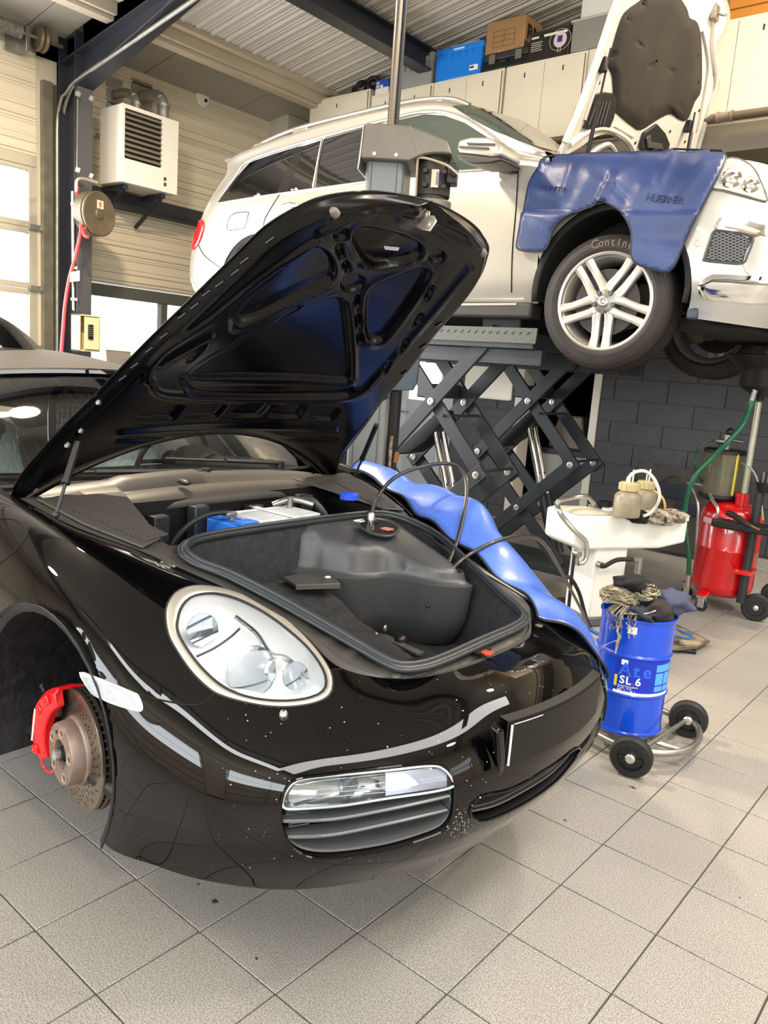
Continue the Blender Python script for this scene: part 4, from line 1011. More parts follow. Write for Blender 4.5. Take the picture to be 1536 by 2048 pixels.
POCK = [Z6([(700,405),(745,350),(830,285),(890,215),(945,188),(985,205),(1005,250),(985,295),(900,335),(770,400),(705,420)]),
        Z6([(560,600),(590,565),(700,500),(850,410),(990,352),(1030,358),(1045,430),(1055,590),(1030,612),(900,603),(700,600)]),
        Z6([(1070,160),(1085,130),(1130,125),(1250,160),(1284,185),(1262,218),(1150,238),(1108,226)]),
        Z6([(1112,350),(1150,305),(1270,256),(1300,262),(1270,320),(1185,440),(1140,485),(1112,465)])]
for p in POCK: disp += -.016*np.clip(.5 - sd(p, iu, iv)/5, 0, 1)
for p in POCK: 
    s_ = sd(p, iu, iv); disp += .004*np.exp(-((s_-9)/5)**2)
OV = [(1030,145,24,17,-.5), (1335,215,26,19,-.3), (1065,300,38,26,-.3)]
HOLE = []
for x, y, a, b, t in OV: HOLE.append([(40+.625*(x + a*cos(q)*cos(t) - b*sin(q)*sin(t)), 380+.625*(y + a*cos(q)*sin(t) + b*sin(q)*cos(t))) for q in [2*pi*k/20 for k in range(20)]])
for q in ([(375,742),(385,725),(412,700),(515,690),(520,698),(495,730),(480,738)], [(530,732),(572,694),(655,688),(660,696),(632,726),(620,731)], [(670,726),(706,690),(790,685),(796,693),(768,722),(758,727)], [(800,726),(838,692),(910,687),(916,694),(893,724),(884,730)], [(918,732),(948,697),(1018,700),(1024,708),(1002,732),(990,737)]): HOLE.append(Z6(q, 2))
def slot(x1, y1, x2, y2, w=9):
    dx, dy = x2-x1, y2-y1; L = hypot(dx, dy); nx, ny = -dy/L*w/2, dx/L*w/2
    return Z6([(x1+nx, y1+ny), (x2+nx, y2+ny), (x2-nx, y2-ny), (x1-nx, y1-ny)], 2)
for q in ((1022,180,1032,215,16),(1043,232,1052,260,14),(1080,340,1082,372,12),(1085,400,1087,436,12),(1089,460,1091,492,12),(1300,350,1320,310,10),(1262,440,1282,400,10),(1215,520,1236,480,10),(1165,585,1185,548,10),(845,265,895,210,8),(830,408,890,374,7),(545,545,590,500,8)): HOLE.append(slot(*q))
for p in HOLE:
    s_ = sd(p, iu, iv); disp += -.016*np.clip(.5 - s_/3.5, 0, 1) 
def bead(pts, w, h):
    global disp
    p = pxcurve([(40+.625*x, 380+.625*y) for x, y in pts], 6, False); d = np.full(iu.shape, 1e9)
    for (x1, y1), (x2, y2) in zip(p, p[1:]):
        ex, ey = x2-x1, y2-y1; L = ex*ex + ey*ey + 1e-9; t = np.clip(((iu-x1)*ex + (iv-y1)*ey)/L, 0, 1); d = np.minimum(d, np.hypot(iu-x1-t*ex, iv-y1-t*ey))
    disp += h*np.exp(-(d/w)**2)
bead([(405,610),(420,560),(480,500),(600,420),(760,290),(900,190),(950,160)], 5, .010)
bead([(415,615),(440,650),(530,662),(750,668),(1000,668),(1090,650),(1150,590),(1300,420),(1440,250)], 6, .010)
bead([(520,600),(545,640),(620,655),(1000,655),(1060,640)], 5, -.012)
bead([(450,555),(610,468)], 7, .009); bead([(690,442),(830,375),(985,300)], 7, .010)
bead([(1095,240),(1150,250),(1255,222)], 6, .010); bead([(1125,488),(1180,470),(1290,320),(1320,265)], 5, .008)
bead([(1055,360),(1068,480),(1070,600)], 5, .008); bead([(320,780),(500,765),(750,758),(1010,765)], 5, .008); bead([(310,800),(560,795),(1010,800)], 4, -.006)
bead([(960,140),(1080,80),(1240,75),(1400,120),(1470,180)], 6, .009); bead([(1000,100),(1140,60),(1250,60)], 5, -.008)
bead([(1145,80),(1200,85)], 12, -.008); bead([(1350,125),(1380,140)], 9, -.008); bead([(1400,150),(1425,162)], 9, -.008)
disp *= np.clip((edge-.25)/.3, 0, 1)
INN = INN + NR*disp[..., None]
hood_faces = gridfaces(NA, NB)
hd = MB().raw([Vector(p) for p in OUT.reshape(-1, 3)], hood_faces).obj('front_lid', m_bp, box_, ang=180)
hd['label'] = 'black front lid propped open, seen from its underside'
# underside pressing
inp = MB().raw([Vector(p) for p in INN.reshape(-1, 3)], hood_faces)
loop_ = [(i, 0) for i in range(NA)] + [(NA-1, j) for j in range(1, NB)] + [(i, NB-1) for i in range(NA-2, -1, -1)] + [(0, j) for j in range(NB-2, 0, -1)]
fl_ = MB().grid([[Vector(OUT[i, j]) for i, j in loop_], [Vector(OUT[i, j]*.5 + INN[i, j]*.5) + (Vector(OUT[i, j]) - Vector(OUT[(NA//2), NB//2])).normalized()*.004 for i, j in loop_], [Vector(INN[i, j]) for i, j in loop_]], closed=True)
ip = inp.obj('inner_panel', m_bpin, hd, ang=60); fl_.obj('hem', m_bp, hd, ang=180)
tree2 = BVHTree.FromPolygons([Vector(p) for p in INN.reshape(-1, 3)], hood_faces)
def h6(x, y, off=0): return hit(40+.625*x, 380+.625*y, off, tree2)
# edge sealing strip with small clips along the near edge
m_clip = mat('clip_dark', '1d1e22', .3)
for x, y in ((800,160),(720,225),(690,262),(640,300),(598,330),(560,370),(520,402),(462,465),(415,510),(368,560),(330,600),(1340,430),(1290,500),(1230,585),(1170,665)):
    p = h6(x, y, .003)
    if p is None: continue
    d = (Vector(OUT[NA-20, 0]) - Vector(OUT[20, 0])).normalized()
    MB().bar(p - d*.014, p + d*.014, .010, .006).obj('edge_clip', m_clip, hd, bevel=.002)
# latch striker
p = h6(1290, 95, .004); nr = -FW
sx = (Vector(OUT[NA-1, 80]) - Vector(OUT[NA-1, 40])).normalized(); sy = (Vector(OUT[NA-10, 60]) - Vector(OUT[(NA//2), 60])).normalized(); sn = sx.cross(sy); sn = sn if sn.dot(O - p) > 0 else -sn
lt = MB().prism([p + sx*a + sy*b for a, b in ((-.045, -.012), (-.030, .022), (-.008, .028), (.0, .02), (.012, .03), (.045, .012), (.04, -.016), (.015, -.02), (.005, -.03), (-.02, -.026))], sn*.006).obj('striker_plate', mat('zinc', 'c9bfb0', .35, metal=.8, var=.2, vs=60), hd, bevel=.002)
MB().tube([p + sx*.005 + sn*.008, p + sx*.015 - sy*.05 + sn*.03, p + sx*.03 - sy*.075 + sn*.034, p + sx*.048 - sy*.065 + sn*.03, p + sx*.052 - sy*.03 + sn*.02, p + sx*.035 + sn*.008], .0042, 8, sub=3).obj('striker_loop', m_alu, lt)
MB().cyl(p - sx*.02 + sn*.006, p - sx*.02 + sn*.013, .007, n=6).cyl(p + sx*.012 + sy*.016 + sn*.006, p + sx*.012 + sy*.016 + sn*.013, .007, n=6).obj('striker_bolt', m_alu, lt)
# paper label, rubber buffers
c = [h6(1164, 178, .001), h6(1214, 183, .001), h6(1210, 194, .001), h6(1168, 190, .001)]
if all(c): MB().prism(c, sn*.0006).obj('lid_sticker', mat('sticker_white', 'd8d8e4', .5), hd)
for x, y in ((1012, 78), (1484, 205)):
    p = h6(x, y, 0)
    if p: MB().lathe([(.012, 0), (.012, .014), (.008, .022), (0, .024)], p, sn, 16).obj('buffer', mat('buffer_grey', '6d675c', .6), hd)
for x, y, r_ in ((155, 815, .010), (198, 770, .008), (52, 960, .008), (255, 680, .008)):
    p = h6(x, y, .002)
    if p: MB().cyl(p, p + sn*.008, r_, n=6).obj('hinge_bolt', m_galv, hd)
# gas struts
for s in (-1, 1):
    a = Vector((-2.17, YC + s*.70, 1.035)); b = rot((-1.98 + .0, YC + s*.63, .955)) if s > 0 else None
    if s < 0: a = P(112, 1030, 'y', YC - .735); b = h6(180, 790, .02)
    else: a = P(704, 966, 'y', YC + .70); b = h6(1103, 790, .02) or rot((-1.98, YC + .63, .955))
    d = b - a; st = MB().cyl(a + d*.42, b, .0105, n=14).obj('gas_strut', m_black, hd)
    MB().cyl(a, a + d*.45, .005, n=10).obj('strut_rod', m_steel_dk, st); MB().ball(a, .010, 10).obj('ball_joint', m_steel_dk, st)
    MB().cyl(a + d*.42, a + d*.46, .0125, n=14).obj('strut_collar', m_black, st)
# ---- front hub, drilled disc and red caliper at the near corner
HY = .972
hc_ = Vector((-1.855, HY, .438)); ax = Vector((-.13, -1, .01)).normalized()
m_disc = mat('disc_steel', '8f8478', .28, metal=.9, var=.12, vs=5)
m_hat = mat('disc_hat', '8f7d74', .5, metal=.6, var=.25, vs=18)
dr_ = .167
prof = [(.095, .0), (dr_ - .002, .0), (dr_, .002), (dr_, .008), (dr_ - .003, .010)]
D0 = hc_ - ax*.045                                       # outboard friction face lies inboard of the hat
disc = MB().lathe([(.088, -.004), (.095, 0), (dr_-.001, 0), (dr_, -.002), (dr_, -.010), (.10, -.010)], D0, ax, 72).lathe([(.10, -.020), (dr_, -.020), (dr_, -.028), (.09, -.030)], D0, ax, 72).obj('brake_disc', m_disc, box_, ang=30)
disc['label'] = 'drilled steel brake disc with rusty brown hat'
vn = MB(); a_, b_, _ = frame_of(ax)
for k in range(48):
    t = 2*pi*k/48; e = a_*cos(t) + b_*sin(t); vn.bar(D0 + e*.10 - ax*.015, D0 + e*(dr_-.003) - ax*.015, .006, .011, ax)
vn.obj('cooling_vane', mat('vane_rust', '3f3034', .7), disc)
ho = MB()
for k in range(18):
    for q in range(4):
        t = 2*pi*(k/18) + q*.13; rr = .108 + q*.0135; e = a_*cos(t) + b_*sin(t)
        ho.cyl(D0 + e*rr + ax*.0002, D0 + e*rr + ax*.0005, .0026, n=8)
for k in range(18):
    for q in range(3):
        t = 2*pi*(k/18) + q*.13 + .17; rr = .112 + q*.0145; e = a_*cos(t) + b_*sin(t)
        ho.cyl(D0 + e*rr + ax*.0002, D0 + e*rr + ax*.0005, .0026, n=8)
stuff(ho.obj('drill_hole', m_gap, disc, smooth=False))
hat = MB().lathe([(.096, .0), (.094, .006), (.088, .010), (.085, .040), (.082, .045), (.040, .045), (.038, .040), (.038, .005)], D0, ax, 48).obj('disc_hat', m_hat, disc, ang=30)
for k in range(5):
    t = 2*pi*k/5 + .45; e = a_*cos(t) + b_*sin(t); q = D0 + e*.063 + ax*.0452
    MB().lathe([(.0165, 0), (.0165, .001), (.0135, .0015), (.0125, .0005)], q, ax, 20).obj('bolt_seat', mat('seat_pale', 'b3a79a', .4, metal=.7), hat)
    MB().lathe([(.0075, .0022), (.007, .0005), (0, -.002)], q, ax, 16).obj('bolt_hole', mat('rust_hole', '6d4a2c', .8), hat)
for k in range(2):
    t = 2*pi*k/2 + 1.1; e = a_*cos(t) + b_*sin(t); q = D0 + e*.06 + ax*.0455
    MB().cyl(q, q + ax*.0006, .005, n=12).obj('screw_hole', m_gap, hat)
MB().lathe([(.037, .004), (.037, .03), (.030, .036), (.022, .036), (.020, .02), (.018, .02), (.018, .048), (.014, .052), (0, .052)], D0, ax, 30).obj('hub', mat('hub_dark', '4a4848', .45, metal=.7), disc, ang=30)
MB().lathe([(.016, .045), (.016, .062), (.010, .064), (0, .060)], D0, ax, 6).obj('hub_nut', m_alu, disc, ang=30)
MB().lathe([(.02, -.05), (.09, -.06), (.168, -.035), (.170, -.033), (.165, -.05), (.02, -.08)], D0, ax, 48).obj('dust_shield', mat('shield_grey', '6f6a66', .6, metal=.3), disc)
# caliper at the trailing side of the disc
cal = MB(); up = Vector((0, 0, 1)); fwd = Vector((1, 0, 0))
def dpt(t, r_, h): e = fwd*cos(t) + (up - ax*up.dot(ax)).normalized()*sin(t); return D0 + e*r_ + ax*h
A0, A1 = R(112), R(208)
secs = []
for k in range(17):
    t = A0 + (A1 - A0)*k/16; f = abs(k/8 - 1); th = .030*(1 - .30*f**3); ro = .186 - .012*f**2; ri = .112 + .012*f**2
    secs.append([dpt(t, ri, .010), dpt(t, ri, .010 + th*.8), dpt(t, ri + .012, .012 + th), dpt(t, ro - .016, .012 + th), dpt(t, ro, .006 + th*.6), dpt(t, ro + .003, -.02), dpt(t, ro - .004, -.06), dpt(t, ri, -.062), dpt(t, ri, -.036), dpt(t, .166, -.034), dpt(t, .166, .008)])
cal.grid(secs, closed=True); cal.f.append(tuple(range(11))); cal.f.append(tuple(16*11 + k for k in range(11))[::-1])
m_red = mat('caliper_red', 'd8131b', .32, coat=.4)
ca = cal.obj('brake_caliper', m_red, box_, bevel=.003, ang=35); ca['label'] = 'glossy red brake caliper'
for t in (R(124), R(146), R(196)):
    MB().box(dpt(t, .150, .040), (.026, .012, .026), Euler((0, -t, 0))).cyl(dpt(t, .15, .04), dpt(t, .15, .050), .008, n=6).obj('caliper_boss', m_red, ca, bevel=.003)
MB().cyl(dpt(R(138), .187, .02), dpt(R(138), .205, .02), .007, .005, n=10).ball(dpt(R(138), .206, .02), .008, 10).obj('bleed_cap', m_rubber, ca)
MB().tube([dpt(R(204), .17, .02), dpt(R(214), .175, .02), dpt(R(222), .165, .015), dpt(R(224), .14, .01), dpt(R(214), .12, .008)], .0035, 8, sub=4).obj('bridge_pipe', m_red, ca)
MB().prism([dpt(t, r_, .0425) for t, r_ in ((R(152), .168), (R(188), .168), (R(188), .160), (R(152), .160))], ax*.001).obj('caliper_script', mat('script_white', 'e8d6d4', .5), ca)
for t in (R(135), R(165), R(190)):
    MB().cyl(dpt(t, .120, .004), dpt(t, .120, .014), .016, n=16).obj('brake_pad', mat('pad_dark', '2a2422', .8), ca)
# suspension: upright, strut and arm behind the disc
su = MB().cyl(D0 - ax*.06 + up*.05, D0 - ax*.14 + up*.36 + fwd*-.02, .03, n=16).bar(D0 - ax*.10 + up*.0, D0 - ax*.42 + up*.04, .04, .03).cyl(D0 - ax*.05, D0 - ax*.14, .05, n=20)
su.obj('suspension_leg', mat('susp_dark', '2b2c2e', .5, metal=.4), box_, bevel=.004)
MB().tube([D0 - ax*.08 + fwd*.10 + up*.10, D0 - ax*.10 + fwd*.15 + up*.16, D0 - ax*.06 + fwd*.10 + up*.19, D0 - ax*.07 + up*.17 + fwd*.04], .009, 8, sub=4).box(D0 - ax*.07 + fwd*.11 + up*.165, (.05, .03, .03), Euler((0, .4, 0))).obj('sensor_bracket', m_galv, box_, bevel=.003)
# ------------------------------------------------------------------ silver SUV on the scissor lift
YS, YM = 4.35, 5.31
suv = thing('suv', 'silver SUV raised on the scissor lift with its bonnet open', 'car', (-3.6, YM, 1.62))
m_sil = mat('silver_car_paint', 'aeaba4', .28, metal=.5, coat=.8)
m_dkglass = mat('tinted_glass', '0e0e0e', .05, spec=.9, coat=.5)
m_scr = mat('screen_glass', '3f4842', .05, spec=1, coat=.6)
m_cladd = mat('dark_cladding', '2b2a29', .55, var=.2, vs=6)
NA_ = [
 [(-6.14, .0, 2.02), (-6.25, .0, 2.18), (-6.20, .0, 2.5), (-6.08, .0, 2.8), (-5.98, .0, 3.08), (-6.0, .0, 3.28), (-6.02, 0, 3.30)],
 [(-6.12, .60, 2.02), (-6.22, .62, 2.18), (-6.17, .62, 2.5), (-6.05, .60, 2.8), (-5.95, .54, 3.08), (-5.98, .45, 3.27), (-6.0, 0, 3.31)],
 [(-6.02, .84, 2.01), (-6.12, .88, 2.18), (-6.09, .87, 2.5), (-5.95, .84, 2.8), (-5.84, .73, 3.07), (-5.90, .62, 3.22), (-5.93, 0, 3.34)],
 [(-5.85, .90, 2.00), (-5.88, .945, 2.18), (-5.86, .94, 2.5), (-5.78, .91, 2.8), (-5.70, .80, 3.08), (-5.72, .71, 3.24), (-5.75, 0, 3.38)],
 [(-5.45, .91, 1.99), (-5.45, .965, 2.18), (-5.45, .96, 2.5), (-5.45, .93, 2.8), (-5.42, .83, 3.12), (-5.40, .74, 3.27), (-5.4, 0, 3.43)],
 [(-4.7, .90, 1.98), (-4.7, .955, 2.15), (-4.7, .96, 2.5), (-4.7, .935, 2.8), (-4.7, .83, 3.19), (-4.7, .74, 3.33), (-4.7, 0, 3.46)],
 [(-4.0, .90, 1.98), (-4.0, .955, 2.15), (-4.0, .96, 2.5), (-4.0, .935, 2.8), (-4.0, .83, 3.22), (-4.0, .74, 3.36), (-4.0, 0, 3.48)],
 [(-3.45, .90, 1.98), (-3.45, .955, 2.15), (-3.45, .96, 2.5), (-3.45, .935, 2.8), (-3.48, .835, 3.19), (-3.5, .74, 3.34), (-3.5, 0, 3.45)],
 [(-3.05, .90, 1.98), (-3.05, .955, 2.15), (-3.05, .96, 2.5), (-3.05, .94, 2.8), (-3.12, .865, 3.06), (-3.14, .78, 3.20), (-3.1, 0, 3.25)],
 [(-2.72, .90, 1.98), (-2.72, .955, 2.15), (-2.72, .96, 2.5), (-2.72, .945, 2.79), (-2.80, .905, 2.89), (-2.82, .83, 3.02), (-2.72, 0, 2.96)],
 [(-2.52, .90, 1.98), (-2.52, .955, 2.15), (-2.52, .965, 2.5), (-2.52, .945, 2.77), (-2.54, .91, 2.82), (-2.56, .86, 2.87), (-2.45, 0, 2.83)]]
def mknet(net, ym, NS, NT, smooth=6, mirror_full=True):
    f = [[Vector((x, ym - w, z)) for x, w, z in c] for c in net]
    g = net_eval(f, NS, NT)
    for _ in range(smooth):
        L = g.copy(); L[1:-1, 1:-1] = (g[:-2, 1:-1] + g[2:, 1:-1] + g[1:-1, :-2] + g[1:-1, 2:])/4
        g[1:-1, 1:-1] = .5*g[1:-1, 1:-1] + .5*L[1:-1, 1:-1]
    return g
GA = mknet(NA_, YM, 12, 10)
NB_ = [
 [(-2.52, .90, 1.98), (-2.52, .955, 2.15), (-2.52, .965, 2.5), (-2.52, .945, 2.77), (-2.52, .80, 2.86)],
 [(-2.06, .92, 1.95), (-2.06, .975, 2.15), (-2.06, .98, 2.5), (-2.06, .95, 2.74), (-2.06, .78, 2.84)],
 [(-1.75, .92, 1.93), (-1.73, .965, 2.15), (-1.73, .965, 2.45), (-1.75, .925, 2.68), (-1.78, .76, 2.80)],
 [(-1.48, .87, 1.90), (-1.45, .915, 2.10), (-1.45, .905, 2.40), (-1.49, .86, 2.62), (-1.54, .71, 2.77)],
 [(-1.27, .75, 1.88), (-1.22, .79, 2.06), (-1.22, .78, 2.38), (-1.29, .74, 2.58), (-1.40, .62, 2.75)],
 [(-1.15, .52, 1.88), (-1.08, .55, 2.05), (-1.08, .55, 2.38), (-1.16, .52, 2.57), (-1.30, .44, 2.73)],
 [(-1.10, .20, 1.88), (-1.02, .21, 2.05), (-1.02, .21, 2.38), (-1.10, .21, 2.57), (-1.25, .20, 2.72)],
 [(-1.10, 0, 1.88), (-1.02, 0, 2.05), (-1.02, 0, 2.38), (-1.10, 0, 2.57), (-1.25, 0, 2.72)]]
GB = mknet(NB_, YM, 12, 14)
def halfmesh(g, cut, mr, name, m, parent, ang=180):
    V = g.reshape(-1, 3).copy()
    if mr: V[:, 1] = 2*YM - V[:, 1]
    nn = g.shape[1]; idx = {}; vs = []; fs = []
    for i, j in zip(*np.nonzero(~cut)):
        q = []
        for k in (i*nn+j, i*nn+j+1, (i+1)*nn+j+1, (i+1)*nn+j):
            if k not in idx: idx[k] = len(vs); vs.append(V[k])
            q.append(idx[k])
        fs.append(q if not mr else q[::-1])
    return MB().raw(vs, fs).obj(name, m, parent, ang=ang)
def circ_cut(g, c, r):
    f = (g[:-1, :-1] + g[1:, :-1] + g[:-1, 1:] + g[1:, 1:])/4
    ins = np.hypot(f[..., 0]-c[0], f[..., 2]-c[1]) < r
    a0 = np.zeros(g.shape[:2]); a1 = np.zeros(g.shape[:2])
    for a in (0, 1):
        for b in (0, 1):
            a0[a:g.shape[0]-1+a, b:g.shape[1]-1+b] += ins; a1[a:g.shape[0]-1+a, b:g.shape[1]-1+b] += ~ins
    e = (a0 > 0) & (a1 > 0); d = np.maximum(np.hypot(g[..., 0]-c[0], g[..., 2]-c[1]), 1e-6)
    g[..., 0] = np.where(e, c[0] + (g[..., 0]-c[0])*r/d, g[..., 0]); g[..., 2] = np.where(e, c[1] + (g[..., 2]-c[1])*r/d, g[..., 2])
    return ins
GB0 = GB.copy()
treeS = BVHTree.FromPolygons([Vector(p) for p in GA.reshape(-1, 3)] + [Vector(p) for p in GB0.reshape(-1, 3)], gridfaces(*GA.shape[:2]) + [tuple(k + GA.shape[0]*GA.shape[1] for k in q) for q in gridfaces(*GB0.shape[:2])])
GM = GA.copy(); GM[..., 1] = 2*YM - GM[..., 1]
treeW = BVHTree.FromPolygons([Vector(p) for p in GA.reshape(-1, 3)] + [Vector(p) for p in GM.reshape(-1, 3)], gridfaces(*GA.shape[:2]) + [tuple(k + GA.shape[0]*GA.shape[1] for k in q) for q in gridfaces(*GA.shape[:2])])
cA = circ_cut(GA, (-5.13, 2.05), .46); cB = circ_cut(GB, (-2.06, 2.05), .483)
for mr in (False, True):
    halfmesh(GA, cA, mr, 'body_side', m_sil, suv); halfmesh(GB, cB, mr, 'front_wing', m_sil, suv)
def hs_(u, v, off=0): return hit(u, v, off, treeS)
def spatch(poly, off, name, m, dome=.002, parent=suv, rim=None, rimr=.006, n=3):
    poly = pxcurve(poly, n) if n else poly
    o_ = patch(poly, off, name, m, parent=parent, dome=dome, tree=treeS)
    if rim is not None:
        pts = [p for p in (hs_(u, v, off + .002) for u, v in poly) if p is not None]
        MB().tube(pts, rimr, 6, True).obj('trim_strip', rim, o_)
    return o_
C3 = lambda pts: [(380+.2474*x, 150+.2474*y) for x, y in pts]
def densify(poly, k=6):
    out = []
    for i in range(len(poly)):
        a, b = poly[i], poly[(i+1) % len(poly)]
        for t in range(k): out.append((a[0]+(b[0]-a[0])*t/k, a[1]+(b[1]-a[1])*t/k))
    return out
def meshpoly(poly, off, name, m, parent, step=9, tree=None, disp=None, rim=None, rimr=.005, solid=0):
    """sheet following a surface inside a closed outline"""
    us = [p[0] for p in poly]; vs = [p[1] for p in poly]; u0, u1, v0, v1 = min(us), max(us), min(vs), max(vs)
    nu, nv = int((u1-u0)/step)+2, int((v1-v0)/step)+2
    U, V = np.meshgrid(np.linspace(u0, u1, nu), np.linspace(v0, v1, nv), indexing='ij')
    fcu = (U[:-1, :-1]+U[1:, 1:])/2; fcv = (V[:-1, :-1]+V[1:, 1:])/2; ins = inpoly(fcu, fcv, poly)
    a0 = np.zeros(U.shape); 
    for a in (0, 1):
        for b in (0, 1): a0[a:nu-1+a, b:nv-1+b] += ins
    dp = densify(poly, 6); D = np.array(dp)
    vs_, idx, fs = [], {}, []
    for i in range(nu):
        for j in range(nv):
            if a0[i, j] == 0: continue
            u, v = U[i, j], V[i, j]
            if a0[i, j] < 4: k = np.argmin((D[:, 0]-u)**2 + (D[:, 1]-v)**2); u, v = D[k]
            o2 = off + (disp(u, v) if disp else 0)
            p = hit(u, v, o2, tree)
            if p is None: continue
            idx[(i, j)] = len(vs_); vs_.append(p)
    for i in range(nu-1):
        for j in range(nv-1):
            if ins[i, j] and all(k in idx for k in ((i, j), (i+1, j), (i+1, j+1), (i, j+1))): fs.append((idx[(i, j)], idx[(i+1, j)], idx[(i+1, j+1)], idx[(i, j+1)]))
    o_ = MB().raw(vs_, fs).obj(name, m, parent, ang=180, solid=solid)
    if rim is not None:
        pts = []
        for u, v in dp[::2]:
            p = hit(u, v, off + (disp(u, v) if disp else 0), tree)
            if p is not None: pts.append(p)
        MB().tube(pts, rimr, 6, True).obj('piping', rim, o_)
    return o_
m_satin = mat('satin_trim', 'c8c6c0', .25, metal=.8)
qg = meshpoly(C3([(238,1028),(370,840),(490,705),(680,640),(868,583),(820,700),(760,830),(700,962),(480,1000)]), .004, 'quarter_window', m_dkglass, suv, 7, treeS)
meshpoly(C3([(925,575),(1060,530),(1030,700),(1000,918),(790,950),(860,760)]), .004, 'rear_door_window', m_dkglass, suv, 7, treeS)
meshpoly(C3([(1085,520),(1250,475),(1500,405),(1560,390),(1560,850),(1400,858),(1200,890),(1018,915),(1045,700)]), .004, 'rear_door_window', m_dkglass, suv, 7, treeS)
meshpoly(C3([(868,583),(925,575),(860,760),(790,950),(700,962),(760,830),(820,700)]), .005, 'pillar_cover', mat('pillar_black', '1b1a19', .25, coat=.4), suv, 7, treeS)
fw_ = meshpoly([(775,250),(800,240),(850,229),(890,232),(930,246),(975,275),(1005,302),(1028,332),(980,338),(900,345),(830,350),(775,357)], .004, 'front_door_window', m_scr, suv, 7, treeS)
for line in ([(434,408),(470,358),(500,322),(600,288),(700,260),(800,234),(850,224),(895,226),(935,241),(980,271),(1010,299),(1036,334)],):
    MB().tube([hs_(u, v, .008) for u, v in pxcurve(line, 4, False)], .011, 8).obj('window_surround', m_satin, suv)
MB().tube([hs_(u, v, .008) for u, v in pxcurve([(434,408),(480,400),(560,388),(720,366),(860,348),(1036,335)], 4, False)], .007, 6).obj('belt_moulding', m_satin, suv)
MB().tube([hs_(u, v, .012) for u, v in pxcurve(C3([(1075,525),(1045,680),(1002,915)]), 4, False)], .008, 6).obj('window_divider', m_satin, suv)
ws2 = meshpoly([(905,213),(935,212),(975,205),(1040,215),(1110,245),(1165,296),(1116,305),(1085,298),(1040,283),(990,262),(945,238)], .006, 'windscreen', m_scr, suv, 7, treeW)
# seams, flap, handles
sg_ = MB()
def sseam(pts, r=.004, closed=False): 
    pp = [hs_(u, v, .001) for u, v in pxcurve(pts, 5, closed)]; pp = [q for q in pp if q]
    MB().tube(pp, r, 6, closed).obj('panel_gap', m_gap, suv)
sseam([(1037,337),(1032,420),(1025,500),(1023,585)]); sseam([(560,388),(540,420),(528,445),(533,470),(560,500)])
sseam(C3([(360,1120),(465,1108),(470,1130),(450,1215),(430,1240),(320,1255),(302,1235),(310,1170)]), .003, True)
sseam([(397,490),(410,512),(440,535)])
MB().tube([hs_(u, v, .03) for u, v in ((570,415),(585,410),(605,413))], [.012, .018, .012], 8, sub=0).obj('door_handle', m_chrome, suv)
spatch([(566,412),(590,408),(608,418),(604,430),(585,434),(568,428)], .002, 'handle_cup', m_satin, .004)
# roof rails
for s in (-1, 1):
    q = [Vector((x, YM + s*(.70 if -5.4 < x < -3.5 else .68), z)) for x, z in ((-5.66, 3.235), (-5.45, 3.30), (-5.0, 3.355), (-4.3, 3.385), (-3.8, 3.39), (-3.5, 3.365), (-3.33, 3.30))]
    rl = MB().tube(q, .017, 10, sub=5).obj('roof_rail', m_satin, suv)
    MB().box((-4.95, YM + s*.70, 3.33), (.16, .035, .05)).box((-5.45, YM + s*.70, 3.265), (.10, .035, .06)).box((-3.6, YM + s*.70, 3.34), (.12, .035, .05)).obj('rail_foot', m_satin, rl, bevel=.008)
# rear spoiler lip
MB().prism([(-5.9, YM - .60, 3.27), (-6.06, YM - .58, 3.27), (-6.07, YM - .58, 3.24), (-5.9, YM - .60, 3.22)], (0, 1.18, 0)).obj('spoiler', m_sil, suv, bevel=.012, seg=3)
m_tail = mat('tail_lamp_red', 'd01c22', .15, coat=.8)
tl = spatch([(405,440),(410,452),(404,475),(396,492),(386,500),(383,480),(385,455),(392,442)], .006, 'tail_lamp', m_tail, .01)
MB().box((-6.2, YM - .72, 2.23), (.02, .14, .06)).obj('rear_reflector', m_tail, suv, bevel=.004)
# mirror
mp = P(955, 300, 'y', 4.13)
MR = lambda pts: [P(700+.5443*x, .5443*y, 'y', 4.02) for x, y in pts]
mo = MB().prism(MR([(390,545),(398,514),(440,503),(500,502),(530,510),(550,530),(553,570),(520,576),(460,568),(400,562)]), (0, .24, 0)).obj('door_mirror', m_sil, suv, bevel=.035, seg=5, ang=180)
MB().prism([p - Vector((0, 0, .002)) for p in MR([(390,560),(400,562),(460,568),(520,576),(553,572),(560,588),(515,598),(450,600),(400,586)])], (0, .22, 0)).obj('mirror_base', mat('mirror_black', '1b1b1b', .35), mo, bevel=.015, seg=3)
MB().bar((mp.x + .06, mp.y + .06, mp.z - .075), (mp.x + .13, mp.y + .27, mp.z - .075), .07, .045).obj('mirror_foot', mat('mirror_black'), mo, bevel=.012)
for k, (a, b) in enumerate((((430, 527), (530, 530)), ((400, 540), (508, 545)))):
    a, b = (P(700+.5443*x, .5443*y, 'y', 4.012) for x, y in (a, b)); MB().bar(a, b, .008, .010).obj('indicator_slot', m_black, mo)
# sill with step board
MB().mm((-4.62, YM - .945, 1.885), (-2.54, YM - .80, 1.985)).obj('sill', m_cladd, suv, bevel=.02, seg=3)
MB().mm((-4.62, YM + .80, 1.885), (-2.54, YM + .945, 1.985)).obj('sill', m_cladd, suv, bevel=.02, seg=3)
p = P(905, 614, 'y', YM - .95); q = P(1033, 608, 'y', YM - .95)
MB().bar((-4.4, YM - .945, p.z), (q.x, YM - .945, q.z), .01, .014).obj('sill_strip', m_satin, suv)
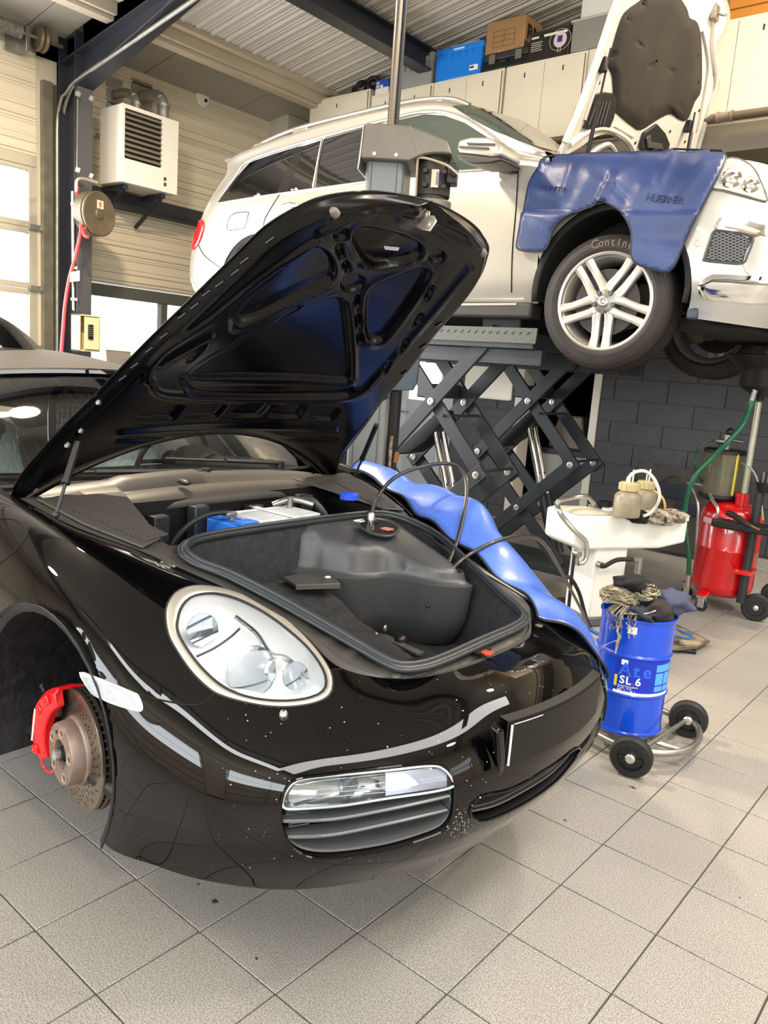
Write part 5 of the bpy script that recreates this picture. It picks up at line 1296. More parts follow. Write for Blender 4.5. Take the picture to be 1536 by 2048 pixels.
# wheel-house liners
for s in (1, -1):
    for c, r_ in (((-2.06, 2.05), .483), ((-5.13, 2.05), .46)):
        rows = []
        for k in range(25):
            t = R(-8) + R(196)*k/24
            rows.append([Vector((c[0] + r_*cos(t), YM - s*.955, c[1] + r_*sin(t))), Vector((c[0] + (r_-.03)*cos(t), YM - s*.945, c[1] + (r_-.03)*sin(t))), Vector((c[0] + (r_-.02)*cos(t), YM - s*.60, c[1] + (r_-.02)*sin(t))), Vector((c[0] + .1*cos(t), YM - s*.58, c[1] + .1*sin(t)))])
        MB().grid(rows).obj('wheel_arch_liner', mat('suv_liner', '111111', .8), suv, solid=.004)
# ---- wheels
m_tyre = mat('tyre', '26211e', .68, var=.25, vs=9, bump=.1, bs=60)
m_tyre2 = mat('tyre_side', '2f2925', .6, var=.3, vs=7)
m_rim = mat('alloy_grey', '8f8b86', .33, metal=.75, var=.12, vs=12); m_rimf = mat('alloy_cut', 'b3aea5', .34, metal=.65)
def wheel(c, out, name_parent, lean=0):
    """c = centre of outer rim plane, out = outward unit vector"""
    out = Vector(out).normalized(); up = Vector((0, 0, 1)); up = (up - out*up.dot(out)).normalized(); sd_ = up.cross(out)
    def pt(r_, t, h): return c + (sd_*cos(t) + up*sin(t))*r_ + out*h
    w = bpy.data.objects.new('wheel', None); COL.objects.link(w); w.location = c; adopt2(w, name_parent)
    ty = MB().lathe([(.268, -.02), (.275, .0), (.300, .012), (.340, .008), (.368, -.012), (.380, -.035), (.384, -.06), (.385, -.14), (.384, -.235), (.378, -.262), (.366, -.282), (.335, -.300), (.295, -.300), (.268, -.28)], c, out, 64, closed=True).obj('tyre', m_tyre, w, ang=30)
    g = MB()
    for h in (-.075, -.12, -.17, -.22):
        g.lathe([(.3855, h - .006), (.3862, h), (.3855, h + .006)], c, out, 64, closed=True)
    stuff(g.obj('tread_groove', mat('groove', '0b0a0a', .9), w))
    g2 = MB()
    for k in range(70):
        t = 2*pi*k/70
        g2.bar(pt(.3858, t, -.035), pt(.3858, t + .03, -.068), .006, .002, (c - pt(.38, t, 0)))
        g2.bar(pt(.3858, t + .03, -.228), pt(.3858, t, -.262), .006, .002, (c - pt(.38, t, 0)))
    stuff(g2.obj('tread_sipe', mat('groove'), w, smooth=False))
    rim_ = MB().lathe([(.262, .002), (.272, .006), (.280, .002), (.278, -.010), (.262, -.014), (.250, -.03), (.235, -.10), (.232, -.22), (.262, -.28), (.275, -.29), (.27, -.27), (.24, -.215), (.243, -.10), (.258, -.02)], c, out, 64, closed=True).obj('rim', m_rimf, w, ang=40)
    for k in range(5):
        th = R(-90) + k*2*pi/5
        for s in (-1, 1):
            pts = [(.062, th + s*R(30), .0), (.100, th + s*R(22), -.004), (.135, th + s*R(15.5), -.010), (.20, th + s*R(10), -.010), (.262, th + s*R(8.3), .000)]
            ww = [.050, .050, .045, .044, .052]
            vs_ = []
            for i, (r_, t, h) in enumerate(pts):
                p0 = pt(r_, t, h); nx = pts[min(i+1, 4)]; pv = pts[max(i-1, 0)]; d = (pt(nx[0], nx[1], nx[2]) - pt(pv[0], pv[1], pv[2])).normalized(); sx_ = d.cross(out).normalized()*ww[i]/2
                vs_.append([p0 - sx_ - out*.035, p0 - sx_*.96 - out*.004, p0 - sx_*.72, p0 + sx_*.72, p0 + sx_*.96 - out*.004, p0 + sx_ - out*.035])
            sp_ = MB().grid(vs_, closed=True); sp_.f.append(tuple(range(6))[::-1]); sp_.f.append(tuple(24 + q for q in range(6)))
            sp_.obj('spoke', m_rimf, w, ang=35)
    MB().lathe([(0, .004), (.060, .004), (.066, .0), (.066, -.035), (0, -.035)], c, out, 30).obj('hub_face', m_rim, w, ang=35)
    for k in range(5):
        q = pt(.056, R(-90) + 2*pi*k/5, .004)
        MB().lathe([(.016, 0), (.015, .004), (.011, .004), (.011, .012), (.0, .013)], q, out, 6 if False else 12).obj('wheel_bolt', mat('bolt_dark', '55524e', .35, metal=.8), w, ang=30)
    cp_ = MB().lathe([(.034, .004), (.034, .010), (.030, .013), (0, .014)], c, out, 28).obj('centre_cap', m_rim, w)
    MB().lathe([(.0225, .014), (.0225, .0165), (.0195, .0165), (.0195, .014)], c, out, 28, closed=True).obj('cap_ring', m_chrome, w)
    for k in range(3):
        t = R(90) + 2*pi*k/3; e = pt(.020, t, .0155); a_ = pt(.0035, t + 1.05, .0155); b_ = pt(.0035, t - 1.05, .0155)
        MB().prism([e, a_, pt(0, 0, .0175), b_], -out*.002).obj('cap_star', m_chrome, w)
    MB().lathe([(.07, -.05), (.19, -.05), (.19, -.07), (.07, -.07)], c, out, 48, closed=True).obj('brake_disc', mat('suv_disc', '3c3937', .5, metal=.6), w)
    MB().lathe([(.0, -.04), (.075, -.04), (.08, -.10), (0, -.10)], c, out, 24).obj('wheel_hub', mat('suv_hub', '3a3836', .6), w)
    for rr in (.31, .352):
        MB().lathe([(rr, .0115 if rr < .33 else .004), (rr + .002, .0135 if rr < .33 else .006), (rr + .004, .0115 if rr < .33 else .004)], c, out, 64, closed=True).obj('sidewall_ring', m_tyre2, w)
    return w, pt
def adopt2(o, parent):
    o.parent = parent; o.matrix_parent_inverse = Matrix.LocRotScale(parent.location, parent.rotation_euler, None).inverted()
def adopt(o, parent):
    chain = []; p = parent
    W = Matrix.Identity(4)
    while p is not None: chain.append(p); p = p.parent
    for p in reversed(chain):
        W = W @ (p.matrix_parent_inverse if p.parent else Matrix.Identity(4)) @ Matrix.LocRotScale(p.location, p.rotation_euler, None)
    o.parent = parent; o.matrix_parent_inverse = W.inverted()
wc = P(1208, 603, 'y', 4.34)
w1, pt1 = wheel(Vector((wc.x, 4.34, wc.z)), (.10, -1, .02), suv)
# raised sidewall lettering
for i, chh in enumerate('Continental'):
    t = R(90) - (i - 2.6)*.108; outv = Vector((.10, -1, .02)).normalized()
    e = (pt1(1, t, 0) - pt1(0, t, 0)).normalized(); tg = e.cross(outv)
    tg = -tg if tg.dot(pt1(1, t - .1, 0) - pt1(1, t, 0)) < 0 else tg
    textobj(chh, .058 if i else .07, mat('tyre_letter', '54493f', .5), 'letter', w1, pt1(.326, t, .0125), tg, e, .0015, bold=.0015)
w2, pt2 = wheel(Vector((wc.x + .06, 2*YM - 4.34, wc.z + .015)), (-.05, 1, 0), suv)
for y_, s in ((4.36, -1), (2*YM - 4.36, 1)): 
    w3, _ = wheel(Vector((-5.13, y_, 1.97)), (0, s, 0), suv)
# ---- front lamp, grille opening, chrome
Z7 = lambda pts: [(1300+.1757*x, 280+.1757*y) for x, y in pts]
hl2 = meshpoly(pxcurve(Z7([(700,548),(770,430),(845,250),(950,215),(1090,265),(1190,355),(1260,490),(1318,640),(1322,700),(1250,690),(1000,622),(830,578)]), 3), .006, 'headlamp', mat('suv_lamp_glass', 'cfd2cc', .10, metal=.35, spec=1, coat=.8), suv, 6, treeS, rim=mat('lamp_rim2', '6f6d68', .3, metal=.5), rimr=.005)
for u, v, r_ in ((1462, 362, .055), (1500, 375, .045)):
    p = hs_(u, v, .018)
    if p: MB().lathe([(r_, 0), (r_*.9, .008), (r_*.6, .004), (r_*.45, .010), (0, .012)], p, (.6, -.75, .1), 24).obj('lamp_ring', m_chrome, hl2)
gr = meshpoly(pxcurve(Z7([(735,1040),(860,1045),(1050,1080),(1165,1112),(1158,1190),(1110,1310),(1050,1405),(820,1395),(625,1372),(618,1340),(680,1150)]), 3), .003, 'grille_backing', m_black, suv, 6, treeS, rim=mat('grille_frame', '4a4a4c', .35), rimr=.007)
gl = MB()
for k in range(-16, 30):
    for sgn in (1, -1):
        seg = []
        for t in np.linspace(0, 1, 26):
            X = 600 + 620*t; Y = 1040 + k*34 + sgn*(X - 600)*.42 + (0 if sgn > 0 else 260)
            ok = inpoly(np.array(1300+.1757*X), np.array(280+.1757*Y), Z7([(745,1050),(860,1055),(1045,1090),(1150,1120),(1045,1390),(820,1380),(635,1360),(690,1150)]))
            if ok:
                p = hs_(1300+.1757*X, 280+.1757*Y, .010)
                if p: seg.append(p)
            elif len(seg) > 1: gl.tube(seg, .0028, 4); seg = []
            else: seg = []
        if len(seg) > 1: gl.tube(seg, .0028, 4)
stuff(gl.obj('grille_mesh', mat('mesh_grey', '8a8b8f', .35, metal=.5), suv))
meshpoly(pxcurve(Z7([(738,1008),(765,930),(800,892),(900,890),(1060,915),(1200,955),(1345,1000),(1345,1100),(1250,1080),(1180,1110),(1050,1062),(860,1030)]), 3), .012, 'daylight_strip', m_chrome, suv, 6, treeS)
meshpoly(pxcurve(Z7([(870,960),(1000,975),(1230,1050),(1180,1070),(1000,1025),(860,1000)]), 3), .030, 'led_strip', mat('led_glass', 'c9c2a8', .2), suv, 6, treeS)
meshpoly(pxcurve(Z7([(1050,1410),(1180,1115),(1345,1110),(1345,1400),(1280,1550),(1150,1545)]), 2), .004, 'bumper_fold', m_sil, suv, 7, treeS)
ch_ = []
for (u, v), (u2, v2) in zip([(1398,566),(1412,556),(1425,549),(1460,550),(1500,553),(1540,556),(1600,560),(1660,568),(1700,576)], [(1400,592),(1412,598),(1425,600),(1460,602),(1500,606),(1540,606),(1600,610),(1660,614),(1700,618)]):
    a = hs_(u, v, .004); b = hs_(u2, v2, .004); 
    if a is None or b is None: continue
    n_ = snormal(a, treeS); m1 = (a*2 + b)/3 + n_*.035; m2 = (a + b*2)/3 + n_*.028; ch_.append([a, m1, m2, b, b - n_*.05])
MB().grid(ch_).obj('chrome_lip', m_chrome, suv, ang=40, solid=.003)
p = hs_(1396, 487, .002)
MB().lathe([(.016, 0), (.018, .002), (.016, .003), (.015, .002), (0, .002)], p, (.55, -.83, 0), 20).obj('park_sensor', m_sil, suv, ang=20)
# radiator grille between the lamps (mostly out of frame)
MB().mm((-1.20, YM - .42, 2.2), (-1.02, YM + .42, 2.6)).obj('radiator_grille', m_black, suv, bevel=.02)
# underbody: dark trays, links, fan of parts visible between the wheels
ub = MB(); ub.mm((-5.9, YM - .62, 1.92), (-2.6, YM + .62, 2.05)).mm((-2.6, YM - .5, 2.0), (-1.3, YM + .5, 2.3)).mm((-1.75, YM - .66, 1.86), (-1.30, YM + .66, 1.95))
ub.obj('undertray', mat('under_black', '151516', .7, var=.3, vs=8), suv, bevel=.02)
for s in (-1, 1):
    c = Vector((wc.x, YM + s*.62, wc.z))
    MB().bar(c, (wc.x - .05, YM + s*.25, wc.z - .02), .09, .05).bar(c + Vector((.05, 0, -.06)), (wc.x + .25, YM + s*.30, wc.z - .03), .05, .04).obj('control_arm', mat('cast_dark', '4a463e', .55, metal=.5, var=.3, vs=12), suv, bevel=.012)
    MB().cyl(c + Vector((0, 0, .06)), c + Vector((-.02, -s*.05, .50)), .055, n=18).cyl(c + Vector((0, 0, .25)), c + Vector((-.02, -s*.03, .42)), .085, n=18).obj('air_strut', m_black, suv)
    MB().ball(c + Vector((0, 0, -.02)), .11, 14, (1, .7, 1)).box(c + Vector((.10, 0, .02)), (.08, .08, .24)).obj('knuckle', mat('cast_dark'), suv, bevel=.01)
    MB().tube([c + Vector((.1, -s*.0, .1)), c + Vector((.25, -s*.1, .02)), c + Vector((.33, -s*.25, .0)), c + Vector((.30, -s*.5, .02))], .016, 8, sub=4).obj('brake_hose', m_rubber, suv)
MB().tube([P(1385, 622, 'y', 4.55), P(1430, 628, 'y', 4.6), P(1470, 640, 'y', 4.65), P(1500, 650, 'y', 4.7)], .018, 8, sub=3).box(P(1440, 628, 'y', 4.6), (.03, .05, .05)).obj('cooler_pipe', mat('pipe_dark', '3a3a3c', .5), suv)
MB().bar(P(1455, 640, 'y', 4.65), P(1540, 618, 'y', 4.9), .03, .05).obj('tow_beam', m_black, suv, bevel=.006)
MB().box(P(1390, 628, 'y', 4.45), (.06, .10, .06)).obj('tray_corner', mat('tray_blue_grey', '333c46', .6), suv, bevel=.01)
# ---- engine bay hint under the open bonnet
MB().mm((-2.48, YM - .72, 2.66), (-1.5, YM + .72, 2.70)).obj('engine_bay', m_black, suv)
MB().mm((-2.0, YM - .5, 2.7), (-1.5, YM + .4, 2.80)).cyl((-2.35, YM - .62, 2.70), (-2.35, YM - .62, 2.90), .06).obj('engine_cover', mat('engine_dark', '2a2a2a', .5), suv, bevel=.02)
MB().mm((-2.62, YM - .78, 2.80), (-2.46, YM + .78, 2.86)).obj('scuttle', m_black, suv, bevel=.01)
MB().tube([(-2.46, YM - .60, 2.9), (-2.40, YM - .45, 3.0), (-2.38, YM - .3, 2.92)], .02, 8, sub=5).obj('hinge_arm', mat('hinge_chrome', 'b9b6ae', .3, metal=.7), suv)
# ---- bonnet, opened to the service position
hx0, hz0 = -2.56, 2.88; hdv = Vector((.33, 0, .944)).normalized(); hnv = Vector((hdv.z, 0, -hdv.x))      # inner face normal
def PH(u, v, off=0):
    r_ = ray(u, v); c = Vector((hx0, YM, hz0)) + hnv*off; return O + r_*((c - O).dot(hnv)/r_.dot(hnv))
HB = pxcurve([(1112,312),(1130,268),(1160,190),(1192,98),(1228,-10),(1262,-80),(1340,-120),(1420,-70),(1447,-10),(1457,28),(1450,60),(1434,90),(1430,150),(1437,165),(1420,215),(1405,262),(1385,322),(1340,332),(1270,322),(1248,290),(1215,268),(1180,275),(1150,296)], 3)
bo = MB().prism([PH(u, v, -.03) for u, v in HB], hnv*.018).obj('bonnet', m_sil, suv, bevel=.006)
bo['label'] = 'raised silver bonnet with a black insulation pad'
m_inn = mat('bonnet_inner', 'd9d5ca', .35, metal=.25)
MB().prism([PH(768+(u-768)*1 + (6 if u < 1280 else -6), v, -.012) for u, v in HB], hnv*.010).obj('bonnet_frame', m_inn, bo, bevel=.004)
for pts, w_ in (([(1130,285),(1165,205),(1200,110),(1238,0),(1262,-60)], .022), ([(1395,300),(1418,215),(1432,160),(1425,90),(1430,20)], .020), ([(1140,290),(1180,262),(1215,258),(1255,280),(1275,318)], .016), ([(1170,240),(1190,180),(1215,110)], .010), ([(1405,60),(1416,120),(1412,170),(1395,260)], .012)):
    MB().tube([PH(u, v, .002) for u, v in pxcurve(pts, 5, False)], w_, 8).obj('stiffening_rib', m_inn, bo)
for a, b in (((1229,251),(1267,274)), ((1232,268),(1255,283))): MB().tube([PH(*a, .004), PH(*b, .004)], .009, 8).obj('bead', m_inn, bo)
C5 = lambda pts: [(1100+.2839*x, .2839*y) for x, y in pts]
pad = MB(); pdp = pxcurve(C5([(530,85),(640,0),(700,-60),(860,-70),(960,50),(985,125),(1040,160),(1068,300),(1068,620),(1020,720),(970,842),(910,840),(850,802),(760,842),(640,915),(570,880),(480,805),(455,760),(440,540),(412,462),(440,340),(480,200)]), 3)
cpd = C5([(750, 430)])[0]
dim = C5([(630,310),(715,460),(857,500),(522,665),(695,790),(920,750),(665,20),(1045,390),(1050,580),(555,130),(445,385)])
def padp(u, v, f):
    h = .004 + .022*min(1, (1-f)*6)
    for a, b in dim: h -= .014*math.exp(-((u-a)**2 + (v-b)**2)/18)
    return PH(u, v, h)
rows = [[padp(cpd[0] + (u-cpd[0])*f, cpd[1] + (v-cpd[1])*f, f) for u, v in densify(pdp, 2)] for f in [1 + 0, .985, .96, .92, .86, .8, .74, .68, .62, .56, .5, .44, .38, .32, .26, .2, .14, .08, .02]]
rows.insert(0, [PH(u, v, -.004) for u, v in densify(pdp, 2)])
pad.grid(rows, closed=True).obj('insulation_pad', mat('pad_felt', '2f2a22', .8, var=.25, vs=3, bump=.25, bs=120), bo, ang=180)
for a, b in dim: 
    MB().lathe([(.010, 0), (.009, .004), (0, .005)], PH(a, b, .014), hnv, 12).obj('pad_clip', m_black, bo)
vp = MB().prism([PH(u, v, 0) for u, v in pxcurve(C5([(310,660),(435,655),(455,760),(415,890),(380,900),(235,908),(240,870),(290,740)]), 2)], hnv*.014).obj('vent_frame', mat('vent_black', '232322', .45), bo, bevel=.004)
for k in range(5): 
    a = PH(*C5([(330+22*k, 715)])[0], .016); b = PH(*C5([(270+26*k, 880)])[0], .016); MB().bar(a, b, .010, .012, hnv).obj('vent_slat', mat('vent_slat', '5a5852', .3), vp)
lb = MB().prism([PH(u, v, 0) for u, v in C5([(650,930),(740,868),(800,935),(830,1010),(815,1080),(720,1100),(660,1095),(618,1030)])], hnv*.02).obj('latch_box', mat('vent_black'), bo, bevel=.006)
MB().prism([PH(u, v, .02) for u, v in C5([(670,970),(700,950),(705,1000),(780,1010),(790,1050),(680,1040)])], hnv*.012).obj('latch_cover', mat('latch_grey', '4a4844', .4), lb, bevel=.003)
MB().cyl(PH(*C5([(740,1070)])[0], .02), PH(*C5([(740,1070)])[0], .05), .024).obj('latch_roller', m_black, lb)
for a, b, y1 in (((1222,96), (1172,322), 0), ((1390,225), (1375,305), 0)):
    p0 = PH(*a, .02); p1 = PH(*b, .12)
    st = MB().cyl(p0, p0 + (p1-p0)*.5, .007, n=8).cyl(p0 + (p1-p0)*.48, p1, .013, n=10).obj('bonnet_strut', m_black, bo)
for u, v in ((1206, 130), (1376, 253)):
    MB().box(PH(u, v, .02), (.05, .04, .08)).obj('bump_stop', m_black, bo, bevel=.006)
for u, v in C5([(345,583),(402,260),(425,903),(600,1007),(845,925),(1138,303),(1050,778),(950,998),(288,545),(218,783)]):
    q = PH(u, v, -.001); MB().lathe([(.011, .002), (.010, .0035), (0, .0035)], q, hnv, 14).obj('frame_hole', m_gap, bo)
q = PH(*C5([(1165,90)])[0], .01)
MB().tube([q, q + hnv*.05 + Vector((0, .02, .0)), q + hnv*.05 + Vector((0, .08, .02))], .008, 8).box(q, (.03, .08, .09)).obj('safety_catch', m_galv, bo, bevel=.005)
# ---- blue wing cover draped over the near wing
m_blue = mat('blue_vinyl', '2b3a66', .4, var=.2, vs=5, bump=.15, bs=30)
m_pipe = mat('cover_piping', '131420', .6)
SC_ = pxcurve([(1020+.3359*x, 280+.3359*y) for x, y in [(210,125),(172,180),(125,260),(98,420),(66,600),(72,655),(150,668),(228,660),(255,620),(290,530),(345,472),(450,420),(500,400),(545,370),(600,386),(680,440),(720,500),(742,560),(742,640),(745,705),(775,742),(840,765),(940,790),(972,778),(1005,735),(1060,590),(1200,300),(1268,165),(1265,120),(1220,85),(1120,65),(1010,72),(900,105),(700,100),(500,110),(350,125)]], 4)
def seg_d(u, v, x1, y1, x2, y2):
    ex, ey = x2-x1, y2-y1; t = max(0, min(1, ((u-x1)*ex + (v-y1)*ey)/(ex*ex + ey*ey))); return hypot(u-x1-t*ex, v-y1-t*ey)
FOLD = [(1152,335,1135,385,6,.016),(1228,352,1205,402,5,.028),(1262,322,1228,352,9,-.012),(1340,320,1320,370,12,.014),(1185,360,1150,420,12,.010),(1290,380,1270,430,12,.012),(1080,380,1140,395,10,.008),(1400,340,1350,410,14,.010),(1060,430,1110,450,10,.006),(1300,480,1370,485,8,-.006),(1215,360,1255,400,9,-.012)]
def wr(u, v):
    h = .005*sin(u*.045 + v*.02) + .004*sin(u*.02 - v*.05 + 1)
    for x1, y1, x2, y2, w, a in FOLD: h += a*math.exp(-(seg_d(u, v, x1, y1, x2, y2)/w)**2)
    return max(h, -.01) + (.02 if v > 430 else 0)
cv1 = meshpoly(SC_, .028, 'wing_cover', m_blue, None, 6, treeS, wr, m_pipe, .006, solid=.004)
tag(cv1, 'blue vinyl wing cover hanging over the silver SUV front wheel arch', 'cover', )
m_emb = mat('blue_emboss', '222f58', .4)
for word, line in (('DI HOERNER', [(1085,374),(1145,384)]), ('HUERNER', [(1302,400),(1370,409)])):
    pass
def surf_text(wd, u1, v1, u2, v2, size, m, parent):
    n = len(wd)
    for i, chh in enumerate(wd):
        if chh == ' ': continue
        t = (i + .5)/n; u, v = u1 + (u2-u1)*t, v1 + (v2-v1)*t
        h_ = .036 + wr(u, v); p = hs_(u, v, h_); px_ = hs_(u + 2, v + 2*(v2-v1)/(u2-u1), h_); up_ = hs_(u, v - 3, h_)
        textobj(chh, size, m, 'embossed_letter', parent, p, px_ - p, up_ - p, .003)
surf_text('DIETER', 1084, 378, 1140, 384, .042, m_emb, cv1); surf_text('HUERNER', 1298, 398, 1370, 408, .055, m_emb, cv1)
# ------------------------------------------------------------------ scissor lift
m_lift = mat('lift_steel', '2e3338', .42, var=.12, vs=5)
lf = thing('scissor_lift', 'dark grey double scissor lift carrying the silver SUV', 'lift', (-3.25, 5.3, 0))
def plat(y0, y1):
    MB().mm((-4.62, y0, 1.70), (-2.52, y1, 1.80)).obj('platform', m_lift, lf, bevel=.004)
    MB().prism([(-4.6, y0 - .01, 1.735), (-4.6, y0 + .0, 1.83), (-4.6, y0 + .012, 1.83), (-4.6, y0 + .002, 1.735)], (2.1, 0, 0)).obj('tread_flap', mat('tread_plate', '4d524f', .5, metal=.4, bump=.25, bs=60), lf)
    MB().mm((-4.6, y0 + .05, 1.60), (-2.48, y0 + .12, 1.70)).mm((-4.6, y1 - .12, 1.60), (-2.48, y1 - .05, 1.70)).obj('platform_beam', m_lift, lf, bevel=.004)
plat(4.40, 4.98); plat(5.58, 6.16)
tp = stuff(MB().raw([], []).obj('x', m_lift)) if False else None
trd = MB()
for k in range(70):
    x = -4.5 + k*.028; s = 1 if k % 2 else -1
    trd.bar((x, 4.394, 1.775 + s*.014), (x + .018, 4.396, 1.775 - s*.0 + s*.030), .004, .005)
stuff(trd.obj('tread_lug', m_lift, lf, smooth=False))
def unit(xc, zc, ys, a=.43):
    for yi, y in enumerate(ys):
        o_ = .012
        A = Vector((xc - a, y, zc - a*1.07)); B = Vector((xc + a, y, zc + a*1.07)); C_ = Vector((xc - a, y, zc + a*1.07)); D = Vector((xc + a, y, zc - a*1.07))
        ex = (B - A).normalized()*.06
        MB().bar(A - ex, B + ex, .026, .10, (0, 0, 1)).obj('leg', m_lift, lf, bevel=.004)
        off = Vector((0, .032, 0))
        e2 = (D - C_).normalized()*.06
        MB().bar(C_ - e2 + off, D + e2 + off, .026, .10, (0, 0, 1)).obj('leg', m_lift, lf, bevel=.004)
        zl = zc - 2*a*1.07
        E_ = Vector((xc + a, y, zl - a*1.07 + .10)); F_ = Vector((xc - a, y, zl - a*1.07 + .10))
        MB().bar(A + off - (E_-A).normalized()*.06, E_ + off, .026, .10).obj('leg', m_lift, lf, bevel=.004)
        MB().bar(D - (F_-D).normalized()*.06, F_, .026, .10).obj('leg', m_lift, lf, bevel=.004)
        for q in (Vector((xc, y, zc)), D, A, Vector((xc, y, zl + .05))):
            MB().lathe([(.026, .0), (.026, .010), (.014, .012), (.012, .006), (0, .006)], q + Vector((0, -.013, 0)), (0, -1, 0), 20).obj('pivot_pin', m_alu, lf, ang=30)
    y0, y1 = ys
    for q in ((xc + a + .03, zc - a*1.07), (xc - a - .03, zc - a*1.07), (xc + .1, zc - .12)):
        MB().cyl((q[0], y0 - .01, q[1] + .03), (q[0], y1 + .03, q[1] + .03), .011, n=10).obj('cross_rod', m_lift, lf)
    # hydraulic rams: dark bracket and paired chrome rods leaning down to the front
    ym = (y0 + y1)/2
    for dy in (-.045, .045):
        MB().cyl((xc - .10, ym + dy, zc - .12), (xc + .12, ym + dy, zc - .75), .024, n=14).obj('ram_rod', m_chrome, lf)
        MB().cyl((xc + .12, ym + dy, zc - .75), (xc + .30, ym + dy, .12), .036, n=16).obj('ram_cylinder', m_lift, lf)
    MB().prism([(xc - .42, ym - .09, zc - .43), (xc - .02, ym - .09, zc - .06), (xc + .02, ym - .09, zc - .14), (xc - .12, ym - .09, zc - .30), (xc - .26, ym - .09, zc - .40)], (0, .18, 0)).obj('ram_bracket', m_black, lf, bevel=.006)
    MB().mm((xc - .16, y0 + .02, zc + .02), (xc - .06, y1, zc + .12)).obj('cross_tube', m_lift, lf, bevel=.01)
unit(-3.30, 1.313, (4.45, 4.86)); unit(-3.19, 1.344, (5.60, 6.01))
for y0 in (4.40, 5.56): MB().mm((-4.2, y0, 0), (-2.5, y0 + .52, .06)).obj('base_plate', m_lift, lf, bevel=.004)
for s, y0 in ((0, 4.4), (1, 5.58)):
    MB().mm((-4.5, y0 + .06, 1.80), (-4.2, y0 + .5, 1.93)).mm((-2.95, y0 + .06, 1.80), (-2.66, y0 + .5, 1.93)).obj('rubber_pad', m_rubber, lf, bevel=.01)
SPLIT = ('hose_fitting', 'hose_ferrule', 'bay_bracket', 'panel_gap', 'lid_block', 'rail_foot', 'hoop_mesh', 'underbody', 'platform_beam', 'undertray', 'windscreen_frame', 'rubber_pad', 'roll_hoop', 'vent_rib')
# ------------------------------------------------------------------ blue cover on the roadster's far wing
rows = []
tt = np.linspace(.1*NT, 3.6*NT, 30)
j0, j1 = int(ns_ - 1 - 5.0*NS), int(ns_ - 1 - 11.6*NS)
js = np.linspace(j1, j0, 60)
def Gs(t, s):
    t = min(max(t, 0), nt_-1.001); s = min(max(s, 0), ns_-1.001); a, b = int(t), int(s); fa, fb = t-a, s-b
    return Vector(GC[a, b]*(1-fa)*(1-fb) + GC[a+1, b]*fa*(1-fb) + GC[a, b+1]*(1-fa)*fb + GC[a+1, b+1]*fa*fb)
GC = G
for s in js:
    r_ = []
    fs = (s - j1)/(j0 - j1)
    for k, t in enumerate(tt):
        ft = k/29; tend = (3.9 - 1.6*fs)*NT; t2 = (.14 + .10*(1-fs))*NT + (tend - .14*NT)*ft
        p = Gs(t2, s); n_ = snormal(p); n_ = n_ if n_.z > -.2 else -n_; nn = Vector((n_.x, abs(n_.y), abs(n_.z))).normalized() if p.x < -1.2 else n_
        out = Vector((0, .75, .65))
        puff = .010 + .045*sin(pi*min(1, ft*1.25))*(.35 + .65*fs) + .085*math.exp(-((fs-.50)/.24)**2)*sin(pi*min(1, ft*1.6 + .08)) + .010*sin(s*.28 + ft*3) + .008*sin(s*.11 - ft*7) + .006*sin(s*.45 + ft*11)*ft
        r_.append(p + (nn*.5 + out*.5)*max(.006, puff))
    rows.append(r_)
wc2 = MB().grid(rows).obj('wing_cover', mat('blue_vinyl_bright', '4a6cc4', .3, var=.15, vs=5, bump=.12, bs=22, coat=.3), None, ang=180, solid=.003)
tag(wc2, 'bright blue vinyl cover draped over the far wing of the black sports car', 'cover')
edge_ = [r_[0] for r_ in rows] + rows[-1][1:] + [r_[-1] for r_ in rows[::-1]][1:] + rows[0][::-1][1:-1]
MB().tube(edge_, .005, 6, True).obj('piping', m_pipe, wc2)
# ------------------------------------------------------------------ vacuum hose looping from the reservoir to the machine
hp = [PS(741, 1054, .045)]
for u, v, d in ((742,1030,0),(752,1000,3.0),(790,955,3.05),(850,932,3.1),(900,928,3.1),(928,948,3.05),(933,990,2.98),(918,1070,2.85),(895,1130,2.72),(878,1162,2.66),(888,1155,2.66),(930,1115,2.72),(985,1086,2.8),(1045,1071,2.95),(1085,1085,3.15),(1115,1130,3.5),(1142,1180,3.9),(1165,1225,4.3),(1180,1262,4.75)):
    hp.append(PD(u, v, d) if d else PS(741, 1054, .075))
hs3 = thing('air_hose', 'long black hose looping from the black sports car boot to the white machine', 'hose', hp[0])
MB().tube(hp, .0078, 10, sub=8).obj('hose_line', mat('hose_black', '2b2a28', .3, coat=.3), hs3)
MB().lathe([(.008, 0), (.012, .004), (.012, .02), (.009, .022), (.009, .034), (.0125, .036), (.0125, .056), (.008, .062)], hp[0] - Vector((0, 0, .012)), (0, 0, 1), 16).obj('coupling', m_alu, hs3)
# ------------------------------------------------------------------ drive column of the lift with motor
e1 = -ray(-8390, 43).normalized(); e1.z = 0; e1.normalize(); e2 = Vector((0, 0, 1)).cross(e1)
c0_ = PD(770, 330, 3.95)
def PC(u, v, off=0): r_ = ray(u, v); c = c0_ + e2*off; return O + r_*((c - O).dot(e2)/r_.dot(e2))
def fl(p, z): return Vector((p.x, p.y, z))
ca_, cb2 = PC(729, 360), PC(806, 360); zt = PC(790, 318).z
lc = thing('lift_column', 'grey car lift column with motor and sheet metal hood behind the black bonnet', 'lift', fl((ca_ + cb2)/2 + e2*.12, 0))
m_col = mat('column_grey', '6c6f70', .42, var=.08, vs=3)
def cbox(p, q, z0, z1, d0, d1, name, m, parent, bevel=.003, seg=2):      # box between two points of the column face
    return MB().prism([fl(p, z0) + e2*d0, fl(q, z0) + e2*d0, fl(q, z0) + e2*d1, fl(p, z0) + e2*d1], (0, 0, z1 - z0)).obj(name, m, parent, bevel=bevel, seg=seg)
